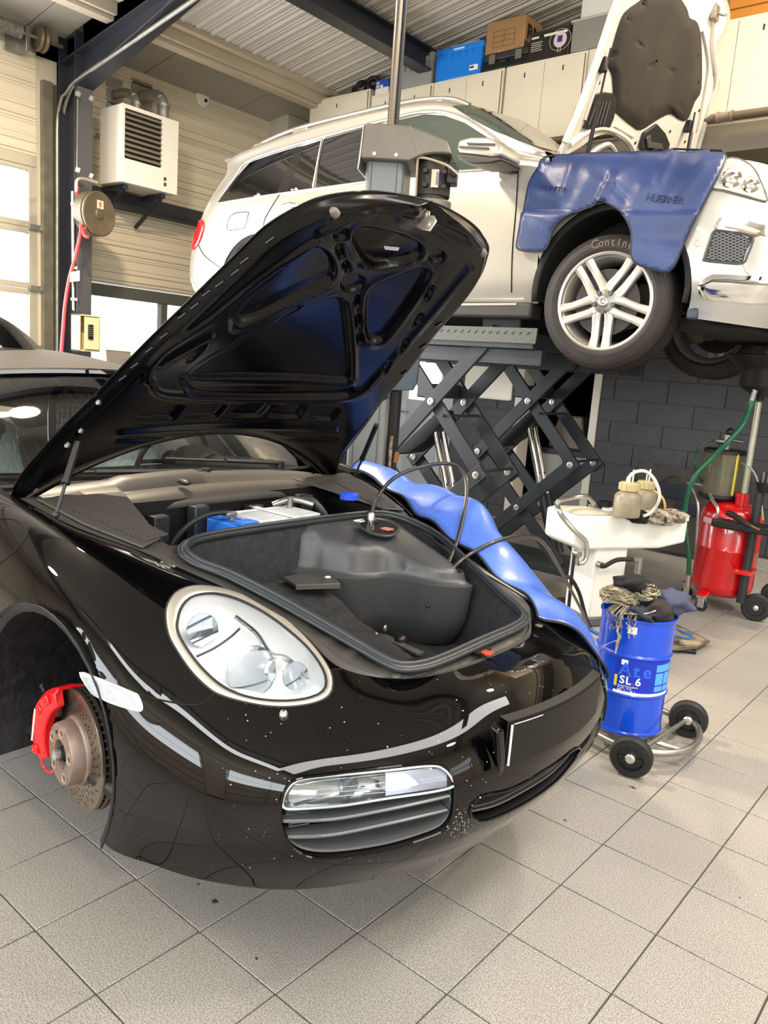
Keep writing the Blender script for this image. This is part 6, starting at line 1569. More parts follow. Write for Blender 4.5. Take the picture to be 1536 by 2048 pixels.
cbox(ca_, cb2, 0, zt + .06, 0, .24, 'column_profile', m_col, lc, .022, 4)
for f_ in (.17, .83): cbox(ca_ + (cb2-ca_)*(f_ - .012), ca_ + (cb2-ca_)*(f_ + .012), 0, zt, -.002, .01, 'fold_line', mat('column_line', '44474a', .5), lc, 0)
cbox(ca_ - e1*.10, cb2 + e1*.10, 0, .02, -.08, .32, 'foot_plate', m_lift, lc)
C8 = lambda pts: [(700+.15625*x, 230+.15625*y) for x, y in pts]
hood_ = [PC(u, v, -.05) for u, v in C8([(180,100),(340,100),(500,108),(630,118),(755,135),(1000,215),(1240,320),(1305,500),(1180,488),(1060,488),(950,505),(880,530),(760,590),(500,575),(125,552)])]
hc2 = MB().prism(hood_, e2*.34).obj('motor_hood', mat('hood_taupe', '6d665c', .38, metal=.35, var=.12, vs=5), lc, bevel=.008)
MB().prism([PC(u, v, -.052) for u, v in C8([(172,110),(180,110),(128,560),(104,692),(94,690)])], e2*.33).obj('hood_side', m_alu, hc2)
for u, v in C8([(312,495),(592,512)]): MB().lathe([(.010, 0), (.009, .004), (0, .005)], PC(u, v, -.052), -e2, 12).obj('rivet', m_alu, hc2)
a, b = (PC(u, v, -.053) for u, v in C8([(770,140),(890,500)])); MB().bar(a, b, .003, .003).obj('hood_seam', mat('seam_pale', '8f8776', .4), hc2)
m_mot = mat('motor_dark', '2f2c28', .45, metal=.4)
mc = PC(868, 350, .08); zb_, ztp = PC(868, 400, .04).z, PC(868, 316, .04).z
mt = MB().cyl(fl(mc, zb_), fl(mc, ztp), .078, n=28).obj('motor', m_mot, lc)
fn_ = MB()
for k in range(30):
    t = 2*pi*k/30; e = Vector((cos(t), sin(t), 0)); fn_.bar(fl(mc, zb_ + .02) + e*.086, fl(mc, ztp - .02) + e*.086, .004, .022, (-e.y, e.x, 0))
stuff(fn_.obj('cooling_fin', m_mot, mt))
q = PC(870, 357, -.026); rzm = Matrix((e1, e2, Vector((0, 0, 1)))).transposed()
MB().box(q, (.036, .006, .085), rzm).obj('rating_plate', mat('plate_beige', 'a89f8a', .4, metal=.4), mt)
MB().box(q + e1*.011 - e2*.004, (.009, .002, .062), rzm).obj('plate_print', mat('print_violet', '5d5a8a', .5), mt)
for u, v in C8([(965,712),(955,893),(1205,730),(1190,917)]): MB().box(PC(u, v, -.02), (.022, .02, .022), rzm).obj('lug', m_mot, mt, bevel=.003)
MB().cyl(fl(mc, zb_ - .10), fl(mc, zb_), .10, n=28).obj('gear_housing', mat('hood_taupe'), lc, bevel=.006)
MB().box(PC(905, 350, .06), (.05, .09, .10), rzm).cyl(PC(908, 345, .04), PC(908, 345, -.02), .02).obj('terminal_box', m_mot, mt, bevel=.006)
MB().tube([PC(u, v, -.03) for u, v in C8([(850,550),(950,548),(1100,590),(1250,650),(1385,760)])], .006, 8, sub=5).obj('cable', mat('cable_cream', 'a89c86', .5), mt)
MB().bar(PC(*C8([(868,560)])[0], -.03), PC(*C8([(840,1035)])[0], -.03), .010, .006).obj('stay_bar', mat('stay_cream', 'b5aa94', .4, metal=.4), lc)
pt_ = PC(783, 244, .10)
MB().cyl(fl(pt_, pt_.z - .1), fl(pt_, ceil_z(pt_.x) + .03), .022, n=18).obj('riser_pipe', mat('riser_steel', '6a625a', .28, metal=.9), lc)
MB().cyl(fl(pt_ + e1*.028, pt_.z - .05), fl(pt_ + e1*.028, ceil_z(pt_.x) + .03), .011, n=12).obj('riser_cable', m_steel_dk, lc)
MB().prism([PC(u, v, .05) for u, v in ((770, 660), (842, 640), (838, 720), (833, 765), (824, 781), (770, 781))], e2*.05).obj('carriage_plate', mat('carriage_blue', '39424b', .4, var=.1, vs=6), lc, bevel=.004)
cbox(cb2, cb2 + e1*.045, .05, 1.9, .10, .22, 'guide_slot', m_black, lc)
MB().cyl(PC(783, 872, .06), PC(776, 975, .06), .012, n=12).obj('arm_pin', mat('worn_zinc', 'b8b0a4', .35, metal=.8, vs=30, col2='6e4e34'), lc)
MB().cyl(PC(790, 925, .06), PC(794, 905, .06), .014, n=10).obj('brass_fitting', mat('brass', '9a6f45', .35, metal=.8), lc)
# ------------------------------------------------------------------ wall cabinets and the clutter on them
YCF = 6.35
m_cab = mat('cabinet_cream', 'ddd3bd', .38, var=.03, vs=3)
m_cabg = mat('cabinet_gap', '4b463c', .8)
struct(MB().mm((-6.9, YCF + .02, 3.30), (3.2, YB, 3.50)).obj('trim_11', mat('ledge_taupe', '6f675a', .5), bevel=.004))
cabx = [(-5.82, -5.025), (-5.025, -4.23), (-4.215, -3.42), (-3.42, -2.62), (-2.615, -1.82), (-1.815, -1.02)]
cabn = ['first low cream cabinet, under the grey crate', 'cream steel cabinet under the blue crate', 'cream steel cabinet under the black tool case', 'cream steel cabinet under the clear plastic tote', 'cream steel cabinet right of the raised bonnet', 'cream steel cabinet at the right picture edge']
def cabinet(x0_, x1_, z0_, z1_, label, doors=2):
    t = thing('wall_cabinet', label, 'cabinet', ((x0_+x1_)/2, YCF + .2, z0_), 'cream cabinets high on the back wall')
    MB().mm((x0_ + .003, YCF + .02, z0_), (x1_ - .003, YCF + .42, z1_)).obj('carcass', m_cab, t, bevel=.004)
    MB().mm((x0_ + .022, YCF + .016, z0_ + .022), (x1_ - .022, YCF + .021, z1_ - .022)).obj('door_gap', m_cabg, t)
    w = (x1_ - x0_ - .05)/doors
    for k in range(doors):
        xa = x0_ + .025 + k*w
        d = MB().mm((xa + .002, YCF + .004, z0_ + .026), (xa + w - .002, YCF + .02, z1_ - .026)).obj('door', m_cab, t, bevel=.003)
        MB().mm((xa + w*.48, YCF + .001, z1_ - .125), (xa + w*.48 + .010, YCF + .005, z1_ - .085)).obj('lock', m_black, d)
    return t
for (x0_, x1_), lb_ in zip(cabx, cabn): cabinet(x0_, x1_, 3.50, 4.235, lb_)
cabinet(-6.72, -5.84, 3.50, 4.31, 'tallest cream cabinet at the left end of the row', 1)
bx = thing('boxed_column', 'cream boxed-in column in the corner left of the cabinets', 'column', (-7.3, 6.9, 3.0))
MB().mm((-7.49, 6.47, 2.2), (-7.17, 7.36, ceil_z(-7.2) - .0)).obj('casing', mat('casing_grey', 'b5ad9c', .6, var=.1, vs=5), bx, bevel=.006)
MB().mm((-7.17, 6.68, 2.2), (-7.165, 6.69, 4.2)).obj('casing_joint', m_cabg, bx)
# pipe under the cabinets
pp_ = thing('wall_pipe', 'brown painted pipe with a coupling along the wall under the cabinets', 'pipe', (-2.0, YCF - .05, 3.4))
a = P(1395, 243, 'y', 6.28); b = P(1536, 219, 'y', 6.28); zz = (a.z + b.z)/2
MB().cyl((-5.5, 6.28, zz), (3.0, 6.28, zz), .028, n=14).obj('pipe', mat('pipe_brown', '6a5b4e', .45), pp_)
q = P(1450, 234, 'y', 6.28); MB().cyl((q.x - .06, 6.28, zz), (q.x + .06, 6.28, zz), .032, n=14).cyl((q.x - .06, 6.28, zz), (q.x - .04, 6.28, zz), .040, n=14).cyl((q.x + .04, 6.28, zz), (q.x + .06, 6.28, zz), .040, n=14).obj('coupling', mat('pipe_fit', '8f8272', .35, metal=.4), pp_)
for x in (-3.0, -1.2): MB().mm((x, 6.26, zz), (x + .03, YCF + .05, zz + .02)).obj('bracket', mat('pipe_brown'), pp_)
ZC = 4.235
def pbox(name, label, cat, uL, vb, uR, vt, depth, m, z0_=ZC, y=YCF + .03, bevel=.006, h=None, group=None):
    a = P(uL, vb, 'y', y); b = P(uR, vb, 'y', y); t = P(uL, vt, 'y', y)
    hh = h or (P(uL, vt, 'y', y).z - z0_)
    o_ = MB().mm((a.x, y, z0_), (b.x, y + depth, z0_ + hh)).obj(name, m, None, bevel=bevel)
    o_.location = (0, 0, 0); tag(o_, label, cat, group); return o_, a.x, b.x, z0_ + hh
m_greyc = mat('crate_grey', '8b8b87', .5); m_bluec = mat('crate_blue', '1d7ad8', .38)
def crate(name, label, x0_, x1_, y0_, y1_, z0_, z1_, m):
    t = thing(name, label, 'crate', ((x0_+x1_)/2, (y0_+y1_)/2, z0_))
    MB().mm((x0_ + .012, y0_ + .012, z0_), (x1_ - .012, y1_ - .012, z1_ - .03)).obj('body', m, t, bevel=.012)
    MB().mm((x0_, y0_, z1_ - .05), (x1_, y1_, z1_ - .0)).obj('rim', m, t, bevel=.006)
    for k in range(7): x = x0_ + .03 + (x1_-x0_-.06)*k/6; MB().mm((x - .005, y0_ + .002, z1_ - .10), (x + .005, y0_ + .014, z1_ - .05)).obj('rib', m, t)
    MB().mm((x0_ + .01, y0_ + .004, z0_ + .01), (x0_ + .03, y0_ + .014, z1_ - .04)).obj('corner_rib', m, t); MB().mm((x1_ - .03, y0_ + .004, z0_ + .01), (x1_ - .01, y0_ + .014, z1_ - .04)).obj('corner_rib', m, t)
    return t
y0_ = YCF + .02
gx0 = P(792, 165, 'y', y0_).x; gx1 = P(866, 150, 'y', y0_).x
crate('storage_crate', 'grey plastic crate left of the blue crate on the cabinets', gx0, gx1 - .01, y0_, y0_ + .38, ZC, P(866, 108, 'y', y0_).z, m_greyc)
zg = P(866, 108, 'y', y0_).z
bx0, bx1 = P(869, 158, 'y', y0_).x, P(961, 142, 'y', y0_).x; zb1 = P(871, 102, 'y', y0_).z
cb_ = crate('storage_crate', 'bright blue plastic crate on the cabinets', bx0, bx1, y0_, y0_ + .38, ZC, zb1, m_bluec)
MB().mm((bx1 - .13, y0_ + .002, ZC + .04), (bx1 - .04, y0_ + .013, ZC + .085)).obj('sticker', mat('label_white', 'e6e6e2', .5), cb_)
textobj('BOSCH', .022, mat('ink_dark', '20242c', .5), 'sticker_text', cb_, (bx1 - .085, y0_ + .001, ZC + .062), (1, 0, 0), (0, 0, 1)) if False else MB().mm((bx1 - .125, y0_ + .001, ZC + .058), (bx1 - .08, y0_ + .003, ZC + .074)).obj('sticker_print', mat('ink_dark', '20242c', .5), cb_)
MB().mm(((bx0+bx1)/2 - .06, y0_ - .001, zb1 - .035), ((bx0+bx1)/2 + .06, y0_ + .002, zb1 - .02)).obj('rim_print', mat('print_pale', 'b8d4ea', .5), cb_)
# boxes on the grey crate
for nm, lb_, (ua, ub), hh, mm_ in (('carton', 'small pale carton at the left on the grey crate', (797, 816), .07, mat('carton_pale', 'b9b39f', .7)), ('parts_tray', 'pale printed tray of parts on the grey crate', (820, 868), .075, mat('tray_pale', 'a9a695', .6, var=.3, vs=18))):
    a = P(ua, 110, 'y', y0_ + .05); b = P(ub, 110, 'y', y0_ + .05)
    o_ = MB().mm((a.x, y0_ + .05, zg), (b.x, y0_ + .26, zg + hh)).obj(nm, mm_, None, bevel=.005); tag(o_, lb_, 'box')
a = P(903, 95, 'y', y0_ + .1); b = P(955, 85, 'y', y0_ + .1)
pk = thing('parts_pack', 'pale cardboard pack lying on top of the blue crate', 'box', ((a.x+b.x)/2, y0_ + .2, zb1))
MB().mm((a.x, y0_ + .08, zb1), (b.x, y0_ + .30, zb1 + .05)).obj('pack_body', mat('tray_pale'), pk, bevel=.005)
MB().mm((a.x + .1, y0_ + .14, zb1 + .05), (b.x - .01, y0_ + .28, zb1 + .08)).obj('pack_top', mat('carton_pale'), pk, bevel=.006)
# black tool case
tx0, tx1 = P(962, 140, 'y', y0_).x, P(1056, 120, 'y', y0_).x; th = .155
tc_ = thing('tool_case', 'black plastic tool case under the cardboard box', 'case', ((tx0+tx1)/2, y0_ + .18, ZC))
MB().mm((tx0, y0_ + .01, ZC), (tx1, y0_ + .36, ZC + th*.55)).obj('case_base', m_black, tc_, bevel=.015)
MB().mm((tx0 + .01, y0_ + .015, ZC + th*.55), (tx1 - .01, y0_ + .36, ZC + th)).obj('case_lid', mat('case_grey', '2b2b2d', .5), tc_, bevel=.018)
for f in (.22, .78): 
    x = tx0 + (tx1-tx0)*f; MB().mm((x - .03, y0_ - .004, ZC + th*.35), (x + .03, y0_ + .016, ZC + th*.85)).obj('latch', mat('latch_grey2', '6a665c', .4), tc_, bevel=.004)
MB().tube([(tx0 + .22, y0_ + .01, ZC + .07), (tx0 + .22, y0_ - .02, ZC + .05), (tx1 - .22, y0_ - .02, ZC + .05), (tx1 - .22, y0_ + .01, ZC + .07)], .009, 8).obj('handle', m_black, tc_)
# cardboard box in film, standing on the case, turned
zc_ = ZC + th
kb = thing('cardboard_box', 'film-wrapped brown cardboard box standing on the black tool case', 'box', ((P(1012, 104, 'y', y0_ + .05).x), y0_ + .2, zc_))
xa, xb_, xc_ = P(970, 104, 'y', y0_ + .04).x, P(1027, 96, 'y', y0_ + .04).x, 0
zk = P(975, 45, 'y', y0_ + .04).z - .01
MB().mm((xa, y0_ + .04, zc_), (xb_ + .10, y0_ + .33, zk)).obj('carton', mat('cardboard', 'b98f4f', .7, var=.08, vs=7), kb, bevel=.004)
MB().mm((xa - .003, y0_ + .036, zc_ + .003), (xb_ + .104, y0_ + .334, zk + .004)).obj('film', glassmat('film', 'f6f0e4', opac=.06), kb, bevel=.008)
ink = mat('ink_brown', '4a3015', .6)
for k in range(4): z = zk - .09 - .045*k; MB().mm((xa + .08, y0_ + .0355, z), (xb_ + .0, y0_ + .0358, z + .003)).obj('print_line', ink, kb)
for k in range(3): x = xa + .08 + (xb_ - xa - .08)*k/2; MB().mm((x, y0_ + .0355, zk - .225), (x + .003, y0_ + .0358, zk - .09)).obj('print_line', ink, kb)
textobj('RM', .17, mat('ink_black', '16110c', .6), 'printed_letters', kb, (xb_ + .106, y0_ + .19, zk - .13), (0, 1, 0), (0, 0, 1), bold=.004)
# black product carton with a pictured device
px0, px1 = P(1056, 118, 'y', y0_).x, P(1137, 100, 'y', y0_).x; zp = P(1057, 68, 'y', y0_).z
bp_ = thing('product_carton', 'black printed carton with a picture of a pale device', 'box', ((px0+px1)/2, y0_ + .15, ZC))
MB().mm((px0, y0_, ZC), (px1, y0_ + .28, zp)).obj('carton', mat('carton_black', '26231f', .35), bp_, bevel=.004)
white = mat('print_white', 'd8d2c6', .5)
for k in range(5): MB().mm((px0 + .02, y0_ - .001, ZC + .145 - .016*k), (px0 + .13 - .012*(k % 2), y0_ + .001, ZC + .149 - .016*k)).obj('print_text', white, bp_)
textobj('PROFESSIONAL DIAGNOSTIC', .022, white, 'print_heading', bp_, (px0 + .27, y0_ - .001, zp - .05), (1, 0, 0), (0, 0, 1)) if False else MB().mm((px0 + .14, y0_ - .001, zp - .055), (px1 - .03, y0_ + .001, zp - .035)).obj('print_heading', white, bp_)
MB().mm((px0 + .02, y0_ - .001, zp - .055), (px0 + .09, y0_ + .001, zp - .04)).obj('print_heading', white, bp_)
q = (px0 + .30, y0_ - .001, ZC + .13)
MB().lathe([(.062, 0), (.060, .003), (0, .004)], q, (0, -1, 0), 4 if False else 20).obj('pictured_device', mat('print_pink', 'cdb8c2', .5), bp_)
MB().mm((q[0] - .022, q[1] - .007, q[2] - .02), (q[0] + .022, q[1] - .004, q[2] + .03)).obj('pictured_screen', mat('print_navy', '2d3468', .5), bp_)
for s in (-1, 1): MB().mm((q[0] + s*.012 - .002, q[1] - .004, q[2] - .10), (q[0] + s*.012 + .002, q[1] - .002, q[2] - .058)).obj('pictured_leg', white, bp_)
MB().tube([(q[0] + .10*cos(t), q[1], q[2] + .085*sin(t)) for t in [2*pi*k/30 for k in range(30)]], .0015, 5, True).obj('print_ring', white, bp_)
# clear tote and white carton behind it
ox0, ox1 = P(1140, 98, 'y', y0_).x, P(1240, 80, 'y', y0_).x; zo = P(1143, 42, 'y', y0_).z
to = thing('plastic_tote', 'milky see-through plastic tote next to the silver bonnet', 'box', ((ox0+ox1)/2, y0_ + .15, ZC))
MB().mm((ox0, y0_, ZC + .004), (ox1, y0_ + .36, zo)).obj('tote_body', glassmat('tote_plastic', 'b9b8ae', opac=.45), to, bevel=.012)
MB().mm((ox0 - .012, y0_ - .012, zo - .02), (ox1 + .012, y0_ + .372, zo)).obj('tote_lid', mat('tote_lid', 'a8a79e', .4), to, bevel=.005)
MB().cyl((ox0 + .12, y0_ + .12, ZC + .01), (ox0 + .12, y0_ + .12, ZC + .16), .06, n=20).obj('stored_roll', mat('roll_beige', 'c9b98d', .7), to)
wb = tag(MB().mm((ox0 + .04, y0_ + .05, zo), (ox0 + .40, y0_ + .35, zo + .17)).obj('white_carton', mat('carton_white', 'cfcbc2', .6), None, bevel=.004), 'plain white carton on top of the milky tote', 'box')
# small blue carton, machine part and papers on the left cabinets
sx0, sx1 = P(750, 188, 'y', y0_).x, P(776, 182, 'y', y0_).x; zs_ = P(750, 162, 'y', y0_).z
sb = thing('blue_carton', 'small blue and white product carton beside the tallest cabinet', 'box', ((sx0+sx1)/2, y0_ + .06, ZC))
MB().mm((sx0, y0_, ZC + .06), (sx1, y0_ + .12, zs_)).obj('carton_top', mat('carton_blue', '24459c', .4), sb, bevel=.003)
MB().mm((sx0, y0_, ZC), (sx1, y0_ + .12, ZC + .06)).obj('carton_base', mat('carton_cream', 'd9d5c8', .5), sb, bevel=.003)
MB().mm((sx0 + .015, y0_ - .001, zs_ - .07), (sx0 + .05, y0_ + .001, zs_ - .02)).obj('print_patch', white, sb); MB().mm((sx0 + .065, y0_ - .001, zs_ - .10), (sx0 + .10, y0_ + .001, zs_ - .05)).obj('print_patch', white, sb); MB().mm((sx0 + .02, y0_ - .002, zs_ - .05), (sx0 + .045, y0_ - .001, zs_ - .035)).obj('print_mark', mat('print_red', 'b03030', .5), sb)
ZC1 = 4.31
q = P(738, 148, 'y', y0_ + .12); q.z = ZC1
mp2 = thing('water_pump', 'dark cast metal pump lying on the tallest cabinet', 'machine part', q)
m_cast = mat('cast_metal', '3d3833', .4, metal=.7, var=.3, vs=18)
MB().lathe([(0, 0), (.05, .0), (.055, .01), (.055, .05), (.03, .06), (.03, .09), (0, .09)], q + Vector((-.04, -.04, .06)), (.3, -1, .1), 28).obj('housing', m_cast, mp2)
MB().lathe([(.04, 0), (.075, .0), (.08, .012), (.08, .03), (.065, .034), (.045, .03)], q + Vector((.08, .0, .08)), (.5, -1, .05), 32, closed=True).obj('flange', m_cast, mp2)
MB().lathe([(0, 0), (.04, 0), (.04, .05), (0, .05)], q + Vector((-.15, .0, .05)), (.1, -1, 0), 24).obj('pulley', m_cast, mp2)
MB().bar(q + Vector((-.02, .0, .07)), q + Vector((-.05, .0, .14)), .035, .02).box(q + Vector((0, .05, .04)), (.30, .12, .08)).obj('arm', m_cast, mp2, bevel=.01)
a, b = P(630, 178, 'y', y0_ + .1).x, P(682, 165, 'y', y0_ + .1).x
pa = thing('catalogue', 'thin catalogue lying near the left end on the tallest cabinet', 'book', ((a+b)/2, y0_ + .2, ZC1))
MB().mm((a, y0_ + .05, ZC1), (b, y0_ + .25, ZC1 + .018)).obj('pages', mat('paper', 'd2c7b0', .7), pa, bevel=.003)
MB().mm((a - .003, y0_ + .048, ZC1 + .018), (b + .003, y0_ + .252, ZC1 + .022)).obj('cover', mat('cover_tan', 'b89b7a', .5), pa)
# orange case above the right cabinets
q = P(1452, 27, 'y', y0_)
oc = thing('orange_case', 'orange case lying on the right-hand cabinets at the top edge', 'case', (q.x + .4, y0_ + .2, ZC))
MB().mm((q.x, y0_ + .02, ZC), (q.x + .8, y0_ + .36, ZC + .16)).obj('case_body', mat('case_orange', 'b8782c', .5), oc, bevel=.012)
MB().mm((q.x, y0_ + .016, ZC + .07), (q.x + .8, y0_ + .024, ZC + .078)).obj('case_joint', mat('joint_brown', '6b4416', .6), oc)
# ------------------------------------------------------------------ unit heater on the left wall
hy0 = P(200, 215, 'x', -7.30).y; hxf = P(245, 205, 'y', hy0).x; hy1 = P(358, 242, 'x', hxf).y; hyl = P(325, 232, 'x', hxf).y; hzt = P(245, 205, 'y', hy0).z; hzb = P(243, 362, 'y', hy0).z
m_heat = mat('heater_white', 'e4dfd2', .35)
ht = thing('unit_heater', 'white unit heater with dark louvres on the wall bracket', 'heater', (hxf - .2, (hy0+hy1)/2, hzb))
MB().mm((-7.30, hy0, hzb), (hxf - .02, hy1, hzt)).obj('cabinet', m_heat, ht, bevel=.006)
MB().mm((hxf - .02, hy0, hzb), (hxf, hy0 + .03, hzt)).mm((hxf - .02, hyl, hzb), (hxf, hy1, hzt)).mm((hxf - .02, hy0 + .03, hzt - .035), (hxf, hyl, hzt)).mm((hxf - .02, hy0 + .03, hzb), (hxf, hyl, hzb + .21)).obj('front_frame', m_heat, ht, bevel=.003)
MB().mm((hxf - .024, hy0 + .03, hzb + .2), (hxf - .018, hyl, hzt - .03)).obj('heat_exchanger', mat('heater_brown', '241a12', .6), ht)
NL = 9
for k in range(NL):
    z = hzb + .235 + (hzt - .07 - hzb - .235)*k/(NL-1)
    MB().prism([(hxf - .018, hy0 + .032, z + .022), (hxf + .012, hy0 + .032, z - .004), (hxf + .012, hy0 + .032, z - .007), (hxf - .018, hy0 + .032, z + .019)], (0, hyl - hy0 - .034, 0)).obj('louvre', mat('louvre', '8b8272', .4), ht)
for v in (358, 369): q = P(330, v, 'x', hxf + .001); MB().box(q, (.004, .028, .032)).obj('switch', mat('switch_dark', '4a3a30', .5), ht)
for y in (hy0 + .08, hy1 - .12):
    MB().bar((-7.45, y, hzb - .03), (hxf - .05, y, hzb - .03), .04, .04).bar((-7.45, y, hzb - .30), (hxf - .10, y, hzb - .05), .03, .03).obj('bracket', m_steel_dk, ht, bevel=.003)
m_flue = mat('flue_steel', 'b0ada6', .38, metal=.7, var=.12, vs=10)
for (u, v), r_, L in (((264, 195), .042, .22), ((318, 205), .058, .34)):
    q = P(u + 8, v + 18, 'x', -7.20); z = hzt
    t = thing('flue_pipe', ('slim' if r_ < .05 else 'wide') + ' steel flue elbow rising from the white heater into the wall', 'pipe', (q.x, q.y, z))
    el = [Vector((q.x, q.y, z - .01)), Vector((q.x, q.y, z + L*.55))]
    for k in range(1, 7): a = R(90)*k/6; el.append(Vector((q.x - .10*(1-cos(a))*1.2, q.y - .05*(1-cos(a)), z + L*.55 + .10*sin(a))))
    el.append(Vector((-7.49, q.y - .06, z + L*.55 + .10)))
    MB().tube(el, r_, 20).obj('elbow', m_flue, t)
    for p_ in (el[1], el[4]): MB().tube([p_ - Vector((0, 0, .012)), p_ + Vector((0, 0, .012))], r_ + .006, 20).obj('seam_ring', m_flue, t)
    MB().mm((-7.49, q.y - .06 - r_*2, z + L*.55 - .05), (-7.475, q.y - .06 + r_*2, z + L*.55 + .25)).obj('wall_plate', m_galv, t)
q = P(405, 197, 'x', XL + .02)
sdn = thing('smoke_detector', 'round white detector at the top of the clad wall', 'detector', q)
MB().lathe([(0, 0), (.085, 0), (.085, .03), (.07, .045), (0, .05)], (XL, q.y, q.z), (1, 0, 0), 28).obj('detector_body', m_heat, sdn)
MB().lathe([(0, 0), (.018, 0), (.018, .008), (0, .01)], (XL + .05, q.y + .02, q.z - .02), (1, 0, 0), 12).obj('detector_lens', m_black, sdn)
# ------------------------------------------------------------------ hose reel, red hose, key safe on the column
q = PD(196, 428, 7.0)
rax = Vector((cos(R(14)), sin(R(14)), 0))
hr = thing('hose_reel', 'round brown hose reel with a red sticker on the dark column', 'reel', q)
m_reel = mat('reel_taupe', '6f6350', .4, metal=.3, var=.25, vs=5)
MB().lathe([(0, .0), (.185, .0), (.192, .006), (.192, .016), (.180, .022), (.172, .018), (.05, .022), (.04, .03), (0, .03)], q, rax, 48).obj('front_disc', m_reel, hr, ang=30)
MB().lathe([(0, -.11), (.18, -.11), (.192, -.10), (.192, -.012), (.17, -.004), (0, -.004)], q, rax, 48).obj('drum', mat('reel_rim', '584e40', .45, metal=.3), hr, ang=30)
MB().lathe([(.012, .03), (.012, .034), (0, .034)], q, rax, 12).obj('hub_cap', m_galv, hr)
sa = rax.cross(Vector((0, 0, 1))).normalized()
MB().prism([q + rax*.0235 - sa*.0 + sa*a_ + Vector((0, 0, b_)) for a_, b_ in ((-.04, .045), (.035, .045), (.035, .115), (-.04, .115))], rax*.0012).obj('sticker', mat('sticker_cream', 'd8cfc0', .5), hr)
for a_, b_, w_, h_ in ((-.002, .095, .022, .016), (-.002, .08, .045, .008), (-.002, .065, .022, .016)):
    MB().prism([q + rax*.0247 + sa*(a_ + s1*w_/2) + Vector((0, 0, b_ + s2*h_/2)) for s1, s2 in ((-1, -1), (1, -1), (1, 1), (-1, 1))], rax*.0008).obj('sticker_mark', mat('sticker_red', 'c8452c', .5), hr)
MB().mm((q.x - .16, q.y - .06, q.z - .12), (q.x - .11, q.y + .06, q.z + .12)).bar(q + Vector((-.3, 0, .0)), q + Vector((-.1, 0, 0)), .05, .08).obj('reel_bracket', m_steel_dk, hr)
rh = thing('red_air_hose', 'thin red hose hanging from the reel along the dark column', 'hose', q)
pts = [PD(163, 440, 6.92), PD(160, 470, 6.9), PD(150, 515, 6.88), PD(138, 560, 6.86), PD(130, 610, 6.85), PD(126, 660, 6.85), PD(122, 720, 6.85), PD(120, 800, 6.85), PD(119, 900, 6.87)]
MB().tube(pts, .016, 8, sub=6).obj('hose_line', mat('hose_red', 'c23a3c', .4), rh)
MB().tube([PD(172, 455, 6.9), PD(166, 462, 6.88), PD(170, 472, 6.86), PD(178, 474, 6.86)], .014, 8, sub=5).tube([PD(154, 372, 6.95), PD(154, 395, 6.93), PD(160, 408, 6.9)], .014, 8, sub=5).obj('hose_loop', mat('hose_red'), rh)
# air line on the column
al = thing('air_line', 'thin steel air line clipped down the dark column', 'pipe', (-6.9, 3.95, 1.5))
MB().tube([PD(195, 365, 7.1), PD(170, 358, 7.0), PD(158, 358, 6.95), PD(153, 364, 6.94), PD(153, 385, 6.94)], .014, 8, sub=3).obj('top_bend', mat('line_cream', 'c8bfae', .35, metal=.5), al)
a = PD(155, 175, 6.95); b = PD(154, 356, 6.95)
MB().tube([PD(184, 176, 7.1), PD(158, 171, 6.95), PD(155, 176, 6.95), PD(154.5, 265, 6.95), PD(154, 345, 6.95)], .007, 6).obj('wire', m_galv, al)
a = PD(145, 383, 6.9); b = PD(147, 620, 6.9); MB().cyl(a, b, .012, n=8).obj('down_pipe', m_galv, al)
for v in (408, 598, 535):
    MB().bar(PD(141, v, 6.88), PD(155, v + 1, 6.9), .02, .025).obj('pipe_clip', m_galv, al)
for (u1, v1), (u2, v2) in (((152, 186), (161, 190)), ((152, 338), (161, 342)), ((180, 195), (187, 199)), ((180, 350), (187, 354))): MB().bar(PD(u1, v1, 6.9), PD(u2, v2, 6.9), .02, .04).obj('clip_screw', m_galv, al)
MB().prism([PD(140, 545, 6.85), PD(156, 541, 6.85), PD(156, 562, 6.85), PD(139, 564, 6.85)], (.03, 0, 0)).obj('junction_plate', mat('plate_blue_grey', '8d969c', .4), al)
# key safe
ks = thing('key_safe', 'open cream key safe with a black keypad on its door', 'safe', PD(170, 700, 6.6))
xk = -6.72; kk = [P(u, v, 'x', xk) for u, v in ((159, 628), (201, 630), (201, 704), (159, 702))]
ky0, ky1, kz0, kz1 = kk[0].y, kk[1].y, kk[3].z, kk[0].z
m_safe = mat('safe_cream', 'd3c79c', .4)
MB().mm((xk - .16, ky0, kz0), (xk - .14, ky1, kz1)).mm((xk - .16, ky0, kz0), (xk, ky0 + .012, kz1)).mm((xk - .16, ky1 - .012, kz0), (xk, ky1, kz1)).mm((xk - .16, ky0, kz0), (xk, ky1, kz0 + .012)).mm((xk - .16, ky0, kz1 - .012), (xk, ky1, kz1)).obj('safe_body', m_safe, ks, bevel=.002)
yd = P(169, 660, 'x', xk + .01).y
dr2 = MB().mm((xk + .0, yd, kz0 + .02), (xk + .016, ky1 - .02, kz1 - .02)).obj('safe_door', m_safe, ks, bevel=.003)
q = P(181, 664, 'x', xk + .02); MB().box(q, (.03, .045, .13)).obj('keypad', m_black, dr2, bevel=.006)
for k in range(5): MB().box(q + Vector((.016, 0, .04 - .018*k)), (.004, .03, .006)).obj('key', mat('key_grey', '6a6a6a', .4), dr2)
for k in range(4): MB().box((xk - .12, ky0 + .04, kz0 + .05 + .065*k), (.02, .03, .03)).obj('stored_key', mat('key_dark', '3a3430', .5, metal=.4), ks)
MB().box((xk - .01, ky0 + .09, kz0 + .16), (.004, .03, .15)).obj('paper_slip', m_white, ks)
